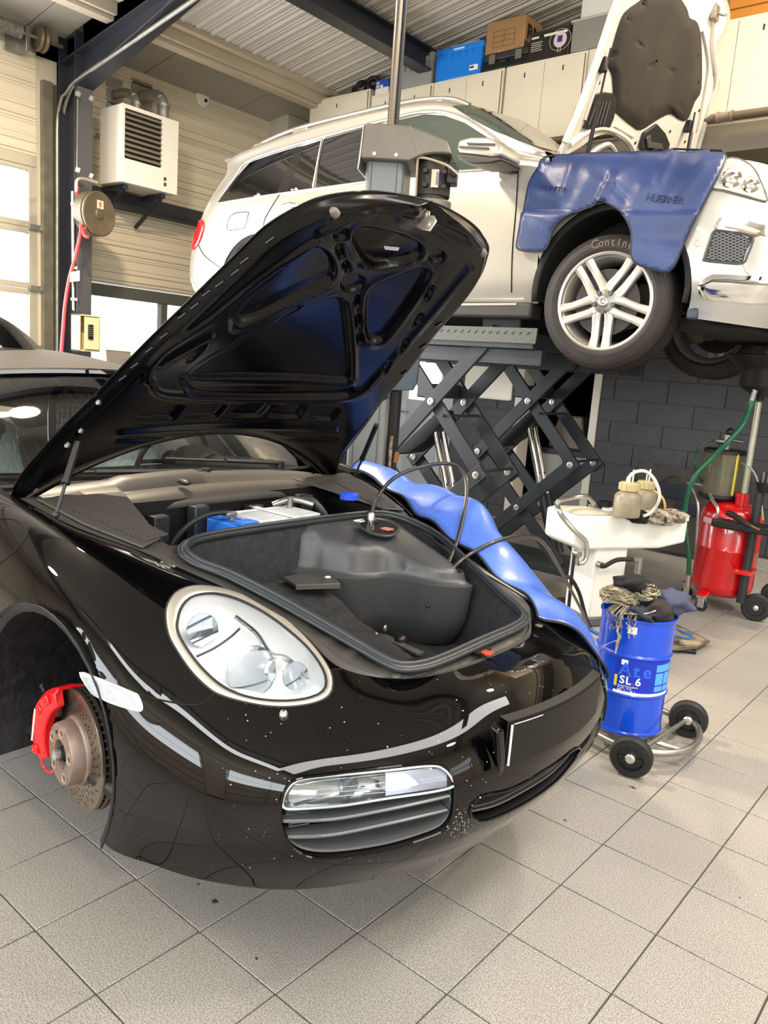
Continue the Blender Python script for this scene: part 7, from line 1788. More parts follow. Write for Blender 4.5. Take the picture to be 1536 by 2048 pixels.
# laptop screen seen over the car roof
q0, q1, q2, q3 = PD(211, 699, 5.9), PD(262, 703, 5.95), PD(264, 735, 5.95), PD(214, 735, 5.9)
lp2 = thing('monitor', 'dark monitor back with pale edge above the soft top, by the window', 'monitor', q3)
fwn = (q1 - q0).cross(q3 - q0).normalized()
MB().prism([q0, q1, q2, q3], fwn*.02).obj('screen', mat('screen_taupe', '4f4942', .5), lp2)
MB().tube([q3, q0, q1, q2], .007, 6).obj('bezel', mat('bezel_pale', 'b5ad92', .4), lp2)
bn = tag(MB().mm((-6.6, 3.0, 0), (-4.9, 4.2, .9)).obj('workbench', mat('bench_grey', '5a5c5e', .5), None, bevel=.01), 'grey bench behind the black sports car soft top, carrying the monitor', 'workbench')
MB().cyl((q3 + q2)/2 + Vector((0, 0, -.02)), Vector((((q3+q2)/2).x, ((q3+q2)/2).y, .91)), .02).box(Vector((((q3+q2)/2).x, ((q3+q2)/2).y, .91)), (.2, .2, .02)).obj('stand', m_black, lp2)
bn.data.transform(Matrix.Translation((0, 0, 0)))
# ------------------------------------------------------------------ whiteboard and store-room things
a, b = P(926, 792, 'y', YB - .03), P(1023, 786, 'y', YB - .03)
wbd = thing('whiteboard', 'white board on the dark block wall behind the scissor lift', 'board', ((a.x+b.x)/2, YB - .02, a.z))
MB().mm((a.x, YB - .025, a.z), (b.x, YB - .005, P(928, 708, 'y', YB).z + .02)).obj('board_face', mat('board_white', 'e2dccb', .3), wbd, bevel=.012)
MB().mm((a.x + .02, YB - .035, a.z - .004), (b.x - .02, YB - .006, a.z + .012)).obj('pen_tray', m_white, wbd, bevel=.003)
q = P(1103, 990, 'y', 7.75); sc_ = thing('storage_cupboard', 'white low cupboard inside the dark doorway', 'cupboard', (q.x, 8.0, 0))
MB().mm((-4.20, 7.70, .0), (-3.60, 8.1, .74)).obj('carcass', mat('cupboard_white', '9c9b98', .5), sc_, bevel=.006)
MB().mm((-3.895, 7.69, .03), (-3.885, 7.702, .71)).obj('door_gap', m_gap, sc_); MB().mm((-3.94, 7.68, .50), (-3.93, 7.70, .58)).obj('handle', m_galv, sc_)
MB().mm((-4.22, 7.68, .74), (-3.58, 8.12, .80)).obj('worktop', m_black, sc_, bevel=.004)
tag(MB().prism([(-4.18, 7.85, .80), (-4.08, 7.85, 1.16), (-3.80, 7.85, 1.16), (-3.74, 7.85, .80)], (0, .2, 0)).obj('tub', mat('tub_tan', '7b6f62', .5), None, bevel=.02), 'tan plastic tub standing on the white cupboard in the doorway', 'tub')
# ------------------------------------------------------------------ dark undertray leaning on the wall
CT = lambda pts: [(1160+.2539*x, 640+.2539*y) for x, y in pts]
ut = [P(u, v, 'y', YB - .10) for u, v in CT([(450,1180),(462,1122),(560,1120),(600,1150),(850,1170),(1000,1185),(1210,1230),(1330,1290),(1330,1800),(1100,1850),(800,1840),(600,1800),(470,1740),(440,1500)])]
utr = thing('undertray_panel', 'large dark moulded plastic undertray leaning on the block wall', 'panel', (ut[0].x + .4, YB - .1, 0))
utb = MB().prism([Vector((p.x, p.y + (p.z - .1)*.06 - .04, max(p.z, .02))) for p in ut], (0, .02, 0)).obj('panel_sheet', mat('tray_plastic', '3b3733', .55, var=.25, vs=6), utr, bevel=.006)
for cxx, cyy, w_, h_ in ((735,1350,70,30),(840,1490,50,25)):
    q = P(*CT([(cxx, cyy)])[0], 'y', YB - .13); MB().mm((q.x - w_*.0022, q.y - .006, q.z - h_*.0022), (q.x + w_*.0022, q.y + .02, q.z + h_*.0022)).obj('panel_opening', mat('opening_blue', '1c2430', .5), utb, bevel=.008)
q = P(*CT([(735, 1355)])[0], 'y', YB - .125); MB().tube([(q.x + .15*cos(t), q.y, q.z + .15*sin(t)) for t in [2*pi*k/28 for k in range(28)]], .008, 6, True).obj('panel_bead', mat('tray_plastic'), utb)
# ------------------------------------------------------------------ white brake-service machine
C1 = lambda pts: [(1030+.3294*x, 880+.3294*y) for x, y in pts]
c0 = P(1180, 1253, 'z', 0)
m1 = ray(4780, 1040); m1.z = 0; m1.normalize(); m2 = Vector((0, 0, 1)).cross(m1); m2 = m2 if m2.dot(FW) > 0 else -m2
def PM(u, v, off=0): r_ = ray(u, v); c = c0 + m2*off; return O + r_*((c - O).dot(m2)/r_.dot(m2))
rzm2 = Matrix((m1, m2, Vector((0, 0, 1)))).transposed()
m_mach = mat('machine_white', 'e2e2dc', .4, var=.05, vs=6)
bm_ = thing('brake_bleeder', 'grubby white wheeled service machine with two bottles on top', 'machine', c0 + m1*.1 + m2*.15)
hl_ = [PM(u, v, -.03) for u, v in C1([(352,425),(372,470),(560,476),(1000,487),(1046,500),(1034,626),(885,662),(470,668),(365,645)])]
zt_ = PM(*C1([(380,462)])[0], -.03).z; z2_ = PM(*C1([(1020,492)])[0], -.03).z
pA = PM(*C1([(366,560)])[0], -.03); pB = PM(*C1([(1046,560)])[0], -.03)
zl_ = PM(*C1([(470,668)])[0], -.03).z; zr_ = PM(*C1([(1030,626)])[0], -.03).z
def on_(p, q, f, z): w = p + (q-p)*f; return Vector((w.x, w.y, z))
MB().prism([on_(pA, pB, 0, zt_), on_(pA, pB, 0, zl_ + .03), on_(pA, pB, .06, zl_), on_(pA, pB, .76, zl_), on_(pA, pB, 1, zr_), on_(pA, pB, 1, z2_), on_(pA, pB, .50, z2_), on_(pA, pB, .40, zt_)], m2*.34).obj('head', m_mach, bm_, bevel=.02, seg=3)
tw = [on_(pA, pB, f_, z2_ + .002) + m2*d_ for f_, d_ in ((.54, .04), (.97, .04), (.97, .30), (.54, .30))]
MB().prism(tw, (0, 0, .002)).obj('tray_well', mat('tray_grime', '8f897c', .6, var=.3, vs=15), bm_)
for (f0, d0_), (f1_, d1_) in (((.5, .012), (.995, .012)), ((.5, .33), (.995, .33)), ((.99, .0), (.99, .34))): MB().bar(on_(pA, pB, f0, z2_ + .01) + m2*d0_, on_(pA, pB, f1_, z2_ + .01) + m2*d1_, .022, .03).obj('tray_lip', m_mach, bm_, bevel=.006)
MB().prism([on_(pA, pB, .02, zt_ + .003) + m2*.02, on_(pA, pB, .30, zt_ + .003) + m2*.02, on_(pA, pB, .30, zt_ + .003) + m2*.30, on_(pA, pB, .02, zt_ + .003) + m2*.30], (0, 0, .006)).obj('top_lid', mat('machine_cream', 'd8d0ba', .45, var=.15, vs=12), bm_, bevel=.006)
pC, pD = PM(1180, 1200), PM(1244, 1200)
MB().prism([fl(pC, .05), fl(pD, .05), fl(pD, .05) + m2*.27, fl(pC, .05) + m2*.27], (0, 0, zl_ - .03)).obj('column_body', m_mach, bm_, bevel=.02, seg=3)
MB().prism([fl(pC, 0) - m1*.01 - m2*.01, fl(pD, 0) + m1*.01 - m2*.01, fl(pD, 0) + m2*.29, fl(pC, 0) + m2*.29], (0, 0, .06)).obj('plinth', mat('plinth_grey', '55585c', .5), bm_, bevel=.01)
for s_ in (0, 1): MB().cyl(fl(pC + (pD-pC)*s_, .05) + m2*.3 - m1*.02, fl(pC + (pD-pC)*s_, .05) + m2*.3 + m1*.02, .05, n=20).obj('wheel', m_rubber, bm_)
hpts = C1([(482,392),(460,362),(425,340),(340,350),(272,366),(258,392),(268,430),(300,480),(360,550),(425,610),(436,660),(432,715),(412,745),(385,750)])
MB().tube([PM(u, v, (.22 if i < 2 else .16 if i < 4 else .08 if i < 6 else -.03 if i < 8 else -.06)) for i, (u, v) in enumerate(hpts)], .015, 10, sub=4).obj('handle', m_alu, bm_)
q = PM(*C1([(362,682)])[0], -.02); MB().cyl(q, q - m2*.05, .022, n=12).cyl(q - m2*.03, q - m2*.03 + Vector((0, 0, -.07)), .014, n=10).obj('valve', m_galv, bm_, bevel=.003)
q = P(*C1([(545,400)])[0], 'z', zt_); MB().lathe([(.042, 0), (.045, .005), (.045, .03), (.038, .034), (0, .03)], q, (0, 0, 1), 24).obj('filler_cap', m_black, bm_)
q = P(*C1([(470,408)])[0], 'z', zt_); MB().cyl(q, q + Vector((0, 0, .02)), .03, n=18).cyl(q, q + Vector((0, 0, .045)), .012).obj('handle_foot', m_galv, bm_)
a = PM(*C1([(505,752)])[0], .0); mid = PM(*C1([(620,728)])[0], -.08); e = PM(*C1([(715,725)])[0], -.10); e_2 = PM(*C1([(755,735)])[0], -.10)
MB().tube([a - m2*.02, a - m2*.06, mid, e], .014, 10, sub=5).obj('side_hose', m_rubber, bm_)
MB().cyl(e, e_2, .016, n=10).cyl(e_2 + Vector((0, 0, .02)), e_2 + Vector((0, 0, -.12)), .022, n=14).cyl(e_2 + Vector((0, 0, -.12)), e_2 + Vector((0, 0, -.17)), .015, n=12).obj('hose_fitting', m_galv, bm_)
MB().cyl(a, a - m2*.04, .02, n=12).obj('hose_union', m_galv, bm_)
a = PM(*C1([(360,700)])[0], -.04)
MB().tube([a, a - Vector((0, 0, .15)), a - Vector((0, -.01, .35)), a - Vector((0, -.02, .55)), a - Vector((0, -.04, .68))], .011, 8, sub=5).obj('drain_hose', m_rubber, bm_)
MB().tube([PM(1130, 1160, -.03), PM(1140, 1155, -.04), PM(1158, 1185, -.06), PM(1172, 1235, -.08), PM(1185, 1265, -.1)], .012, 8, sub=5).obj('drain_hose', m_rubber, bm_)
# bottles
m_milk = mat('bottle_milky', '9f957f', .35, trans=.25, var=.2, vs=10); m_capb = mat('bottle_cap', 'c7b98c', .4, trans=.2)
bot = []
for (u, v), lb_ in zip(C1([(672,462), (775,440)]), ('cloudy plastic bottle at the front on the white machine', 'cloudy plastic bottle behind the front bottle on the white machine')):
    q = P(u, v, 'z', z2_ + .015 if bot else zt_ + .01); s_ = q; zq = q.z
    t = thing('fluid_bottle', lb_, 'bottle', s_, 'bottles on the service machine')
    r_ = .082 if not bot else .076
    MB().lathe([(0, 0), (r_*.95, 0), (r_, .01), (r_, .12), (r_*.93, .135), (r_*.62, .155), (r_*.62, .165)], s_, (0, 0, 1), 32).obj('bottle_body', m_milk, t, ang=40)
    MB().lathe([(r_*.72, .160), (r_*.74, .165), (r_*.74, .205), (r_*.66, .212), (0, .212)], s_, (0, 0, 1), 24).obj('bottle_cap', m_capb, t, ang=30)
    for k in range(12): e = Vector((cos(2*pi*k/12), sin(2*pi*k/12), 0))*r_*.75; MB().bar(s_ + e + Vector((0, 0, .165)), s_ + e + Vector((0, 0, .205)), .006, .006).obj('cap_rib', m_capb, t)
    MB().cyl(s_ + Vector((.01, .01, .21)), s_ + Vector((.01, .01, .29)), .006, n=8).cyl(s_ + Vector((.0, -.01, .21)), s_ + Vector((-.0, -.01, .27)), .005, n=8).obj('spigot', mat('clear_tube', 'cfd0c4', .2), t)
    bot.append(s_)
tb_ = thing('clear_tube', 'white tube looping over the two bottles into the tray', 'tube', bot[0] + Vector((0, 0, .2)))
L_ = [P(u, v, 'y', bot[0].y + dy) for (u, v), dy in zip(C1([(685,265),(690,230),(730,195),(790,190),(840,230),(872,300),(875,360),(850,410),(800,455),(730,468)]), (0, .0, .02, .05, .08, .1, .12, .14, .12, .1))]
MB().tube(L_, .0105, 10, sub=6).obj('tube', mat('tube_white', 'd9d6c8', .3), tb_)
L2 = [P(u, v, 'y', bot[1].y + dy) for (u, v), dy in zip(C1([(790,302),(840,308),(890,345),(910,395),(905,440)]), (-.02, .02, .05, .07, .08))]
tb2 = tag(MB().tube(L2, .0085, 8, sub=6).obj('amber_tube', mat('tube_amber', 'd8b878', .3), None), 'short amber tube curving from the rear bottle to the tray', 'tube')
# gloves and rags in the tray
def crumple(name, label, c, sx, sy, sz, m, seed, cat='rag', group=None, n=22, fold=5, amp=.28):
    rr_ = random.Random(seed); ph = [(rr_.uniform(0, 6.28), rr_.uniform(2, fold), rr_.uniform(0, 6.28), rr_.uniform(1, fold)) for _ in range(6)]
    rows = []
    for i in range(n//2 + 1):
        t = pi*i/(n//2); r_ = []
        for k in range(n):
            f = 2*pi*k/n; d = 1 + sum(amp/3*sin(a + b*f)*sin(c_ + e*t*1.6)*sin(t) for a, b, c_, e in [(p0, round(p1), p2, p3) for p0, p1, p2, p3 in ph])
            r_.append(Vector(c) + Vector((sx*sin(t)*cos(f), sy*sin(t)*sin(f), sz*cos(t)))*d)
        rows.append(r_)
    o_ = MB().grid(rows, closed=True).obj(name, m, None, ang=180, sub=1)
    return tag(o_, label, cat, group)
m_navy = mat('cloth_navy', '23263a', .9, bump=.4, bs=160, var=.25, vs=14); m_blackc = mat('cloth_black', '141417', .95, bump=.4, bs=160); m_slate = mat('cloth_slate', '3c4258', .9, bump=.4, bs=160, var=.3, vs=12)
m_glove = mat('cloth_mixed', 'b7ab97', .9, var=.6, vs=26, col2='2a2724', bump=.4, bs=90)
tq = P(*C1([(880,470)])[0], 'z', z2_ + .03)
crumple('work_glove', 'grubby patterned work glove in the tray of the white machine', tq, .10, .10, .05, m_glove, 3, 'glove', amp=.5)
crumple('cleaning_rag', 'dark stained rag beside the glove in the machine tray', tq - m1*.15 + m2*.04, .08, .08, .045, m_blackc, 5, amp=.5)
crumple('work_glove', 'second patterned glove at the far end of the machine tray', tq + m1*.15 + m2*.05, .09, .09, .045, m_glove, 9, 'glove', amp=.5)
# ------------------------------------------------------------------ blue drum on its dolly
dcx, dcy = -1.16, 3.14; dr__ = .152; zb0 = .10
zt2 = P(1281, 1222, 'y', dcy).z
m_drum = mat('drum_blue', '0a46c8', .28, coat=.5)
dm = thing('oil_drum', 'bright blue steel drum with a printed label, full of rags', 'drum', (dcx, dcy, zb0))
h_ = zt2 - zb0
prof = [(0, 0), (dr__ - .008, .0), (dr__, .004), (dr__, .012), (dr__ - .004, .018), (dr__ - .004, h_*.33), (dr__ + .002, h_*.345), (dr__ + .003, h_*.355), (dr__ - .003, h_*.37), (dr__ - .003, h_*.66), (dr__ + .003, h_*.675), (dr__ + .003, h_*.685), (dr__ - .003, h_*.70), (dr__ - .003, h_ - .012), (dr__ + .004, h_ - .008), (dr__ + .004, h_), (dr__ - .006, h_), (dr__ - .008, h_ - .05), (dr__ - .01, .4*h_), (0, .4*h_)]
MB().lathe(prof, (dcx, dcy, zb0), (0, 0, 1), 64).obj('shell', m_drum, dm, ang=25)
def dcyl(ang, z, r=dr__ + .0002): return Vector((dcx + r*cos(ang), dcy + r*sin(ang), z))
def angof(u, v):                                         # azimuth of the drum wall seen at a pixel
    r_ = ray(u, v); ox, oy = O.x - dcx, O.y - dcy; A_ = r_.x**2 + r_.y**2; B_ = ox*r_.x + oy*r_.y; C_ = ox*ox + oy*oy - dr__**2
    t = (-B_ - sqrt(max(0, B_*B_ - A_*C_)))/A_; p = O + r_*t; return atan2(p.y - dcy, p.x - dcx), p.z
def dpatch(a0, a1, z0_, z1_, m, name, lift=.0004, parent=dm, n=16):
    return MB().grid([[dcyl(a0 + (a1-a0)*k/n, z, dr__ - .003 + .002 + lift) for k in range(n+1)] for z in (z0_, z1_)]).obj(name, m, parent)
aL, zT = angof(1232, 1330); aR, _ = angof(1339, 1335); _, zB = angof(1285, 1395)
zT = zb0 + h_*.655; zB = zb0 + h_*.375
m_lb = mat('label_blue', '0b2fb0', .35); lbl = dpatch(aL, aR, zB, zT, m_lb, 'label')
pale = mat('label_cyan', '4f9be8', .4); yel = mat('label_yellow', 'e8c531', .4); wht = mat('label_white2', 'f2f4f6', .4); redp = mat('label_red', 'c8323a', .4)
am = aL + (aR-aL)*.62
for (f0, f1, g0, g1) in ((.64, .98, .70, .92), (.64, .80, .30, .66), (.82, .98, .30, .66), (.64, .80, .10, .26), (.82, .98, .10, .26)):
    dpatch(aL + (aR-aL)*f0, aL + (aR-aL)*f1, zB + (zT-zB)*g0, zB + (zT-zB)*g1, pale, 'print_block', .0008, lbl, 6)
dpatch(aL + .0, aR, zB - .006, zB + .006, wht, 'white_band', .0008, lbl)
dpatch(aL + (aR-aL)*.0, aL + (aR-aL)*.045, zB + (zT-zB)*.16, zB + (zT-zB)*.50, yel, 'yellow_bar', .0008, lbl, 3)
dpatch(aL + (aR-aL)*.08, aL + (aR-aL)*.18, zB + (zT-zB)*.84, zB + (zT-zB)*1.0, wht, 'white_shield', .0008, lbl, 3)
def drum_text(s, f, g, size, m, name, wrap=True, adv=.62):
    a = aL + (aR-aL)*f; z = zB + (zT-zB)*g
    for i, ch_ in enumerate(s):
        if ch_ == ' ': a += size*adv/dr__; continue
        w = size*(adv if ch_ not in '.|IiLl' else adv*.75); ac = a + w/2/dr__; rd = Vector((cos(ac), sin(ac), 0))
        textobj(ch_, size, m, name, lbl, dcyl(ac, z, dr__ + .0006), (-sin(ac), cos(ac), 0), (0, 0, 1), .0004, bold=size*.02); a += w/dr__
drum_text('SL', .07, .38, .046, wht, 'lettering'); drum_text('.', .26, .38, .046, redp, 'lettering'); drum_text('6', .31, .38, .046, wht, 'lettering')
drum_text('Bremsflüssigkeit', .07, .21, .0085, wht, 'small_print'); drum_text('Brake fluid', .07, .15, .0085, wht, 'small_print'); drum_text('DOT 4 | 30 L', .07, .07, .010, wht, 'small_print')
drum_text('Ate', .07, .70, .075, mat('label_outline', '2a5ce0', .35), 'outline_lettering', adv=.58)
dpatch(aL + (aR-aL)*.08, aL + (aR-aL)*.55, zB + (zT-zB)*.545, zB + (zT-zB)*.555, mat('label_outline'), 'thin_line', .0008, lbl, 8)
a0, z0_ = angof(1268, 1250); dpatch(a0 - .14, a0 + .10, zb0 + h_ - .06, zb0 + h_ - .03, wht, 'paper_scrap', .0012, dm, 4)
dl_ = thing('drum_dolly', 'galvanised tube dolly with two black wheels under the blue drum', 'dolly', (dcx + .1, dcy, 0))
fr_ = [P(u, v, 'z', .075) for u, v in ((1145,1440),(1185,1463),(1235,1489),(1290,1503),(1345,1506),(1382,1496),(1399,1474),(1392,1450),(1365,1435),(1335,1426),(1290,1405),(1230,1390),(1160,1400),(1130,1420))]
MB().tube(fr_, .014, 10, True, sub=5).obj('frame', m_galv, dl_)
MB().tube([P(u, v, 'z', .03) for u, v in ((1345, 1440), (1330, 1462), (1290, 1480))], .011, 8).tube([P(1300, 1480, 'z', .07), P(1370, 1505, 'z', .05)], .010, 8).obj('cross_tube', m_galv, dl_)
MB().lathe([(0, .085), (.14, .085), (.14, .098), (0, .098)], (dcx, dcy, 0), (0, 0, 1), 28).obj('support_plate', m_galv, dl_)
for wx, wy in ((-1.02, 2.89), (-.985, 3.44)):
    ww = thing('tmp', 'x', 'x') if False else None
    c = Vector((wx, wy, .083)); ax_ = Vector((.22, -1, 0)).normalized()
    w_ = MB().lathe([(.052, -.026), (.075, -.024), (.083, -.012), (.083, .012), (.075, .024), (.052, .026), (.050, .016), (.050, -.016)], c, ax_, 40, closed=True).obj('wheel', m_rubber, dl_, ang=30)
    MB().lathe([(.0, .010), (.048, .010), (.051, .018), (.051, -.018), (.048, -.010), (0, -.010)], c, ax_, 32).obj('wheel_disc', mat('wheel_plastic', '1d1d1e', .4), w_)
    MB().lathe([(.020, .010), (.020, .030), (.015, .036), (0, .036)], c, ax_, 18).obj('hub_cap', m_alu, w_, bevel=.001)
    for k in range(6):
        a_, b_, _ = frame_of(ax_); t = 2*pi*k/6; MB().bar(c + a_*cos(t)*.02 + b_*sin(t)*.02 + ax_*.014, c + a_*cos(t)*.048 + b_*sin(t)*.048 + ax_*.014, .005, .006, ax_).obj('wheel_rib', mat('wheel_plastic'), w_)
MB().cyl((-1.02, 2.90, .083), (-.985, 3.43, .083), .010).obj('axle', m_galv, dl_)
# rags on the drum
top = zt2
crumple('cleaning_rag', 'black crumpled cloth on top of the rag heap', (dcx - .03, dcy - .02, top + .115), .085, .075, .035, m_blackc, 11, group='rags in the blue drum', amp=.55)
crumple('cleaning_rag', 'slate blue cloth hanging over the right side of the drum', (dcx + .11, dcy + .06, top + .055), .085, .085, .05, m_slate, 14, group='rags in the blue drum', amp=.55)
crumple('cleaning_rag', 'navy cloth tucked at the front of the drum rim', (dcx + .04, dcy - .10, top + .018), .075, .05, .028, m_navy, 17, group='rags in the blue drum', amp=.6)
crumple('cleaning_rag', 'brown-black rag between the string bundle and slate cloth', (dcx + .09, dcy - .03, top + .03), .06, .08, .05, mat('cloth_brown', '2b2523', .9, bump=.4, bs=150), 21, group='rags in the blue drum', amp=.55)
crumple('cleaning_rag', 'navy rag filling the drum mouth under the others', (dcx, dcy, top - .01), .125, .125, .05, m_navy, 23, group='rags in the blue drum', amp=.3)
sb_ = thing('string_bundle', 'tangled bundle of cream cotton string hanging over the drum rim', 'string', (dcx - .05, dcy - .06, top + .04))
rs = random.Random(31); m_str = mat('string_cream', 'b6aa8e', .85, var=.35, vs=30, col2='6c624c')
mbS = MB()
for c_, (ax1, ax2, az), nst in (((dcx - .07, dcy - .06, top + .055), (.085, .065, .045), 120), ((dcx + .03, dcy - .02, top + .085), (.055, .05, .045), 70)):
    for k in range(nst):
        pts = []; a0 = rs.uniform(0, 6.28); e0 = rs.uniform(-.6, 1.3); q = rs.uniform(.65, 1.05)
        for j in range(7):
            a = a0 + j*.38*(1 if k % 2 else -1) + rs.uniform(-.12, .12); e = e0 + rs.uniform(-.25, .25)
            pts.append(Vector(c_) + Vector((ax1*cos(a)*cos(e), ax2*sin(a)*cos(e), az*sin(e)))*q)
        mbS.tube(pts, rs.uniform(.0016, .0028), 4, sub=2, cap=False)
for k in range(26):
    a = angof(rs.uniform(1212, 1275), 1240)[0]; p = dcyl(a, top + .01, dr__ + .006); L = rs.uniform(.02, .09); pts = [p + Vector((-cos(a)*.05, -sin(a)*.05, .03)), p]
    for j in range(1, 5): pts.append(p + Vector((rs.uniform(-.01, .01), rs.uniform(-.01, .01), -L*j/4)))
    mbS.tube(pts, .0014, 4, sub=3, cap=False)
stuff(mbS.obj('string_tangle', m_str, sb_))
crumple('bundle_core', 'x', (dcx - .06, dcy - .05, top + .05), .075, .055, .035, mat('string_core', '6f6550', .95), 33, n=16)
o_ = bpy.data.objects['bundle_core']; del o_['label']; del o_['category']; adopt(o_, sb_)
a = angof(1243, 1240)[0]; p = dcyl(a, top + .004, dr__ + .008)
MB().tube([p + Vector((0, 0, .02)), p - Vector((0, 0, .03)), p - Vector((.006, .006, .06)), p - Vector((-.006, 0, .085)), p - Vector((0, 0, .11)), p - Vector((.003, 0, .16))], [.005, .005, .004, .008, .007, .003], 6, sub=0).tube([p - Vector((0, 0, .10)), p - Vector((.03, .035, .12)), p - Vector((.05, .06, .15)), p - Vector((.055, .065, .25))], .0014, 5, sub=3).tube([dcyl(angof(1310, 1235)[0], top + .05), dcyl(angof(1285, 1240)[0], top + .03, dr__), p + Vector((0, 0, .012))], .003, 5, sub=4).obj('hanging_strand', m_str, sb_)
# ------------------------------------------------------------------ metal tray and blue lead on the floor behind the drum
tr2 = thing('drip_tray', 'scruffy flat metal tray lying on the tiles behind the blue drum', 'tray', P(1370, 1280, 'z', 0))
tq_ = [P(u, v, 'z', .03) for u, v in ((1300, 1245), (1352, 1250), (1418, 1283), (1392, 1296), (1350, 1300), (1290, 1270))]
MB().prism([p - Vector((0, 0, .006)) for p in tq_], (0, 0, .008)).obj('sheet', mat('tray_worn', 'b0a488', .5, metal=.3, var=.5, vs=14, col2='3c3630'), tr2, bevel=.003)
MB().box(P(1365, 1297, 'z', .012), (.14, .10, .022), Euler((0, 0, .5))).obj('tray_foot', m_black, tr2, bevel=.005)
MB().tube(tq_, .007, 6, True).obj('rolled_edge', mat('tray_edge', '6d675a', .5, metal=.5), tr2)
bh = thing('blue_lead', 'thin blue hose coiled on the tray behind the drum', 'hose', P(1345, 1255, 'z', .04))
MB().tube([P(u, v, 'z', .045) for u, v in ((1310, 1262), (1330, 1252), (1355, 1258), (1382, 1270), (1378, 1276), (1350, 1270), (1325, 1262), (1315, 1256))], .006, 8, sub=5).obj('lead', mat('lead_blue', '2a62b8', .4), bh)
bh2 = tag(MB().tube([P(u, v, 'z', z_) for u, v, z_ in ((1170, 1250, .10), (1190, 1265, .06), (1205, 1268, .05), (1220, 1262, .05), (1240, 1255, .04))], .012, 8, sub=5).obj('blue_hose', mat('lead_blue'), None), 'blue hose end between the white machine and the drum', 'hose')
# ------------------------------------------------------------------ red oil drainer
tcx, tcy = P(1438, 1200, 'y', 5.76).x, 5.76
tkr = .205; z0t = .125; z1t = P(1445, 1010, 'y', tcy).z + .01
rt = thing('oil_drainer', 'red wheeled oil drain tank with clear cylinder and black funnel', 'tank', (tcx, tcy, 0))
m_redt = mat('tank_red', 'c00c14', .28, coat=.7)
prof = [(0, z0t - .03), (.10, z0t - .02), (.165, z0t + .0), (.195, z0t + .03), (tkr, z0t + .075), (tkr, (z0t+z1t)/2 + .01), (tkr + .003, (z0t+z1t)/2 + .014), (tkr, (z0t+z1t)/2 + .018), (tkr, z1t - .075), (.195, z1t - .03), (.165, z1t), (.10, z1t + .02), (0, z1t + .03)]
MB().lathe(prof, (tcx, tcy, 0), (0, 0, 1), 56).obj('tank_shell', m_redt, rt, ang=40)
def tcyl(u, v):
    r_ = ray(u, v); ox, oy = O.x - tcx, O.y - tcy; A_ = r_.x**2 + r_.y**2; B_ = ox*r_.x + oy*r_.y; C_ = ox*ox + oy*oy - (tkr + .001)**2
    return O + r_*((-B_ - sqrt(max(0, B_*B_ - A_*C_)))/A_)
q = tcyl(1415, 1040); n_ = Vector((q.x - tcx, q.y - tcy, 0)).normalized(); s_ = n_.cross(Vector((0, 0, 1)))
MB().prism([q + s_*a_ + Vector((0, 0, b_)) for a_, b_ in ((-.04, -.018), (.04, -.018), (.04, .018), (-.04, .018))], n_*.001).obj('tank_label', mat('tank_label', 'd9b3a8', .4), rt)
# clear measuring cylinder with pump head
gx, gy = P(1437, 985, 'y', tcy).x, tcy + .02; gz0 = P(1437, 990, 'y', gy).z; gz1 = P(1437, 902, 'y', gy).z
MB().lathe([(.13, gz0), (.135, gz0 + .02), (.135, gz1), (.128, gz1), (.128, gz0 + .02)], (gx, gy, 0), (0, 0, 1), 44, closed=True).obj('sight_cylinder', glassmat('sight_glass', 'd6d4bc', opac=.10), rt)
MB().lathe([(0, gz0 - .03), (.12, gz0 - .03), (.14, gz0 - .01), (.14, gz0 + .012), (0, gz0 + .012)], (gx, gy, 0), (0, 0, 1), 40).obj('cylinder_base', m_black, rt)
MB().lathe([(0, gz1 + .02), (.13, gz1 + .02), (.143, gz1 + .012), (.143, gz1 - .01), (.12, gz1 - .01), (0, gz1 - .01)], (gx, gy, 0), (0, 0, 1), 40).obj('cylinder_lid', m_black, rt)
MB().cyl((gx, gy, gz0), (gx, gy, gz1), .022, n=14).obj('centre_tube', m_galv, rt)
MB().mm((gx + .105, gy - .09, gz0 + .02), (gx + .115, gy - .07, gz1)).obj('level_scale', mat('scale_yellow', 'c9b832', .4), rt)
MB().cyl((gx, gy, gz1 + .02), (gx, gy, gz1 + .12), .025, n=14).cyl((gx, gy, gz1 + .09), (gx + .11, gy, gz1 + .08), .010).cyl((gx - .07, gy, gz1 + .07), (gx, gy, gz1 + .07), .02).obj('pump_head', m_galv, rt)
MB().ball((gx + .01, gy, gz1 + .14), .03, 12, (1, .6, 1)).obj('pump_knob', m_black, rt)
# green hoses
m_grn = mat('hose_green', '0f4a30', .35, coat=.3)
def yp(u, v, dy=0): return P(u, v, 'y', tcy - .25 + dy)
gh = MB().tube([yp(*p) for p in ((1505,795,.1),(1500,815,.1),(1485,850,.05),(1455,885,0),(1425,915,0),(1395,945,-.05),(1378,980,-.05),(1370,1020,0),(1372,1065,0),(1378,1110,.02),(1377,1150,.05))], .016, 10, sub=6).obj('suction_hose', m_grn, rt)
rg = MB()
ct = catmull([yp(*p) for p in ((1505,795,.1),(1500,815,.1),(1485,850,.05),(1455,885,0),(1425,915,0),(1395,945,-.05),(1378,980,-.05),(1370,1020,0),(1372,1065,0))], 12)
for k in range(1, len(ct)-1, 1):
    d = (ct[k+1] - ct[k-1]).normalized(); rg.cyl(ct[k] - d*.003, ct[k] + d*.003, .0185, n=8)
stuff(rg.obj('hose_ring', mat('hose_green2', '1d6b4a', .35), gh))
MB().tube([yp(*p) for p in ((1428,880,.2),(1410,885,.15),(1396,900,.1),(1391,925,.05),(1396,950,.1),(1405,965,.2),(1425,990,.25),(1455,1008,.25),(1480,1008,.25),(1488,1000,.3))], .009, 8, sub=6).obj('return_hose', m_grn, rt)
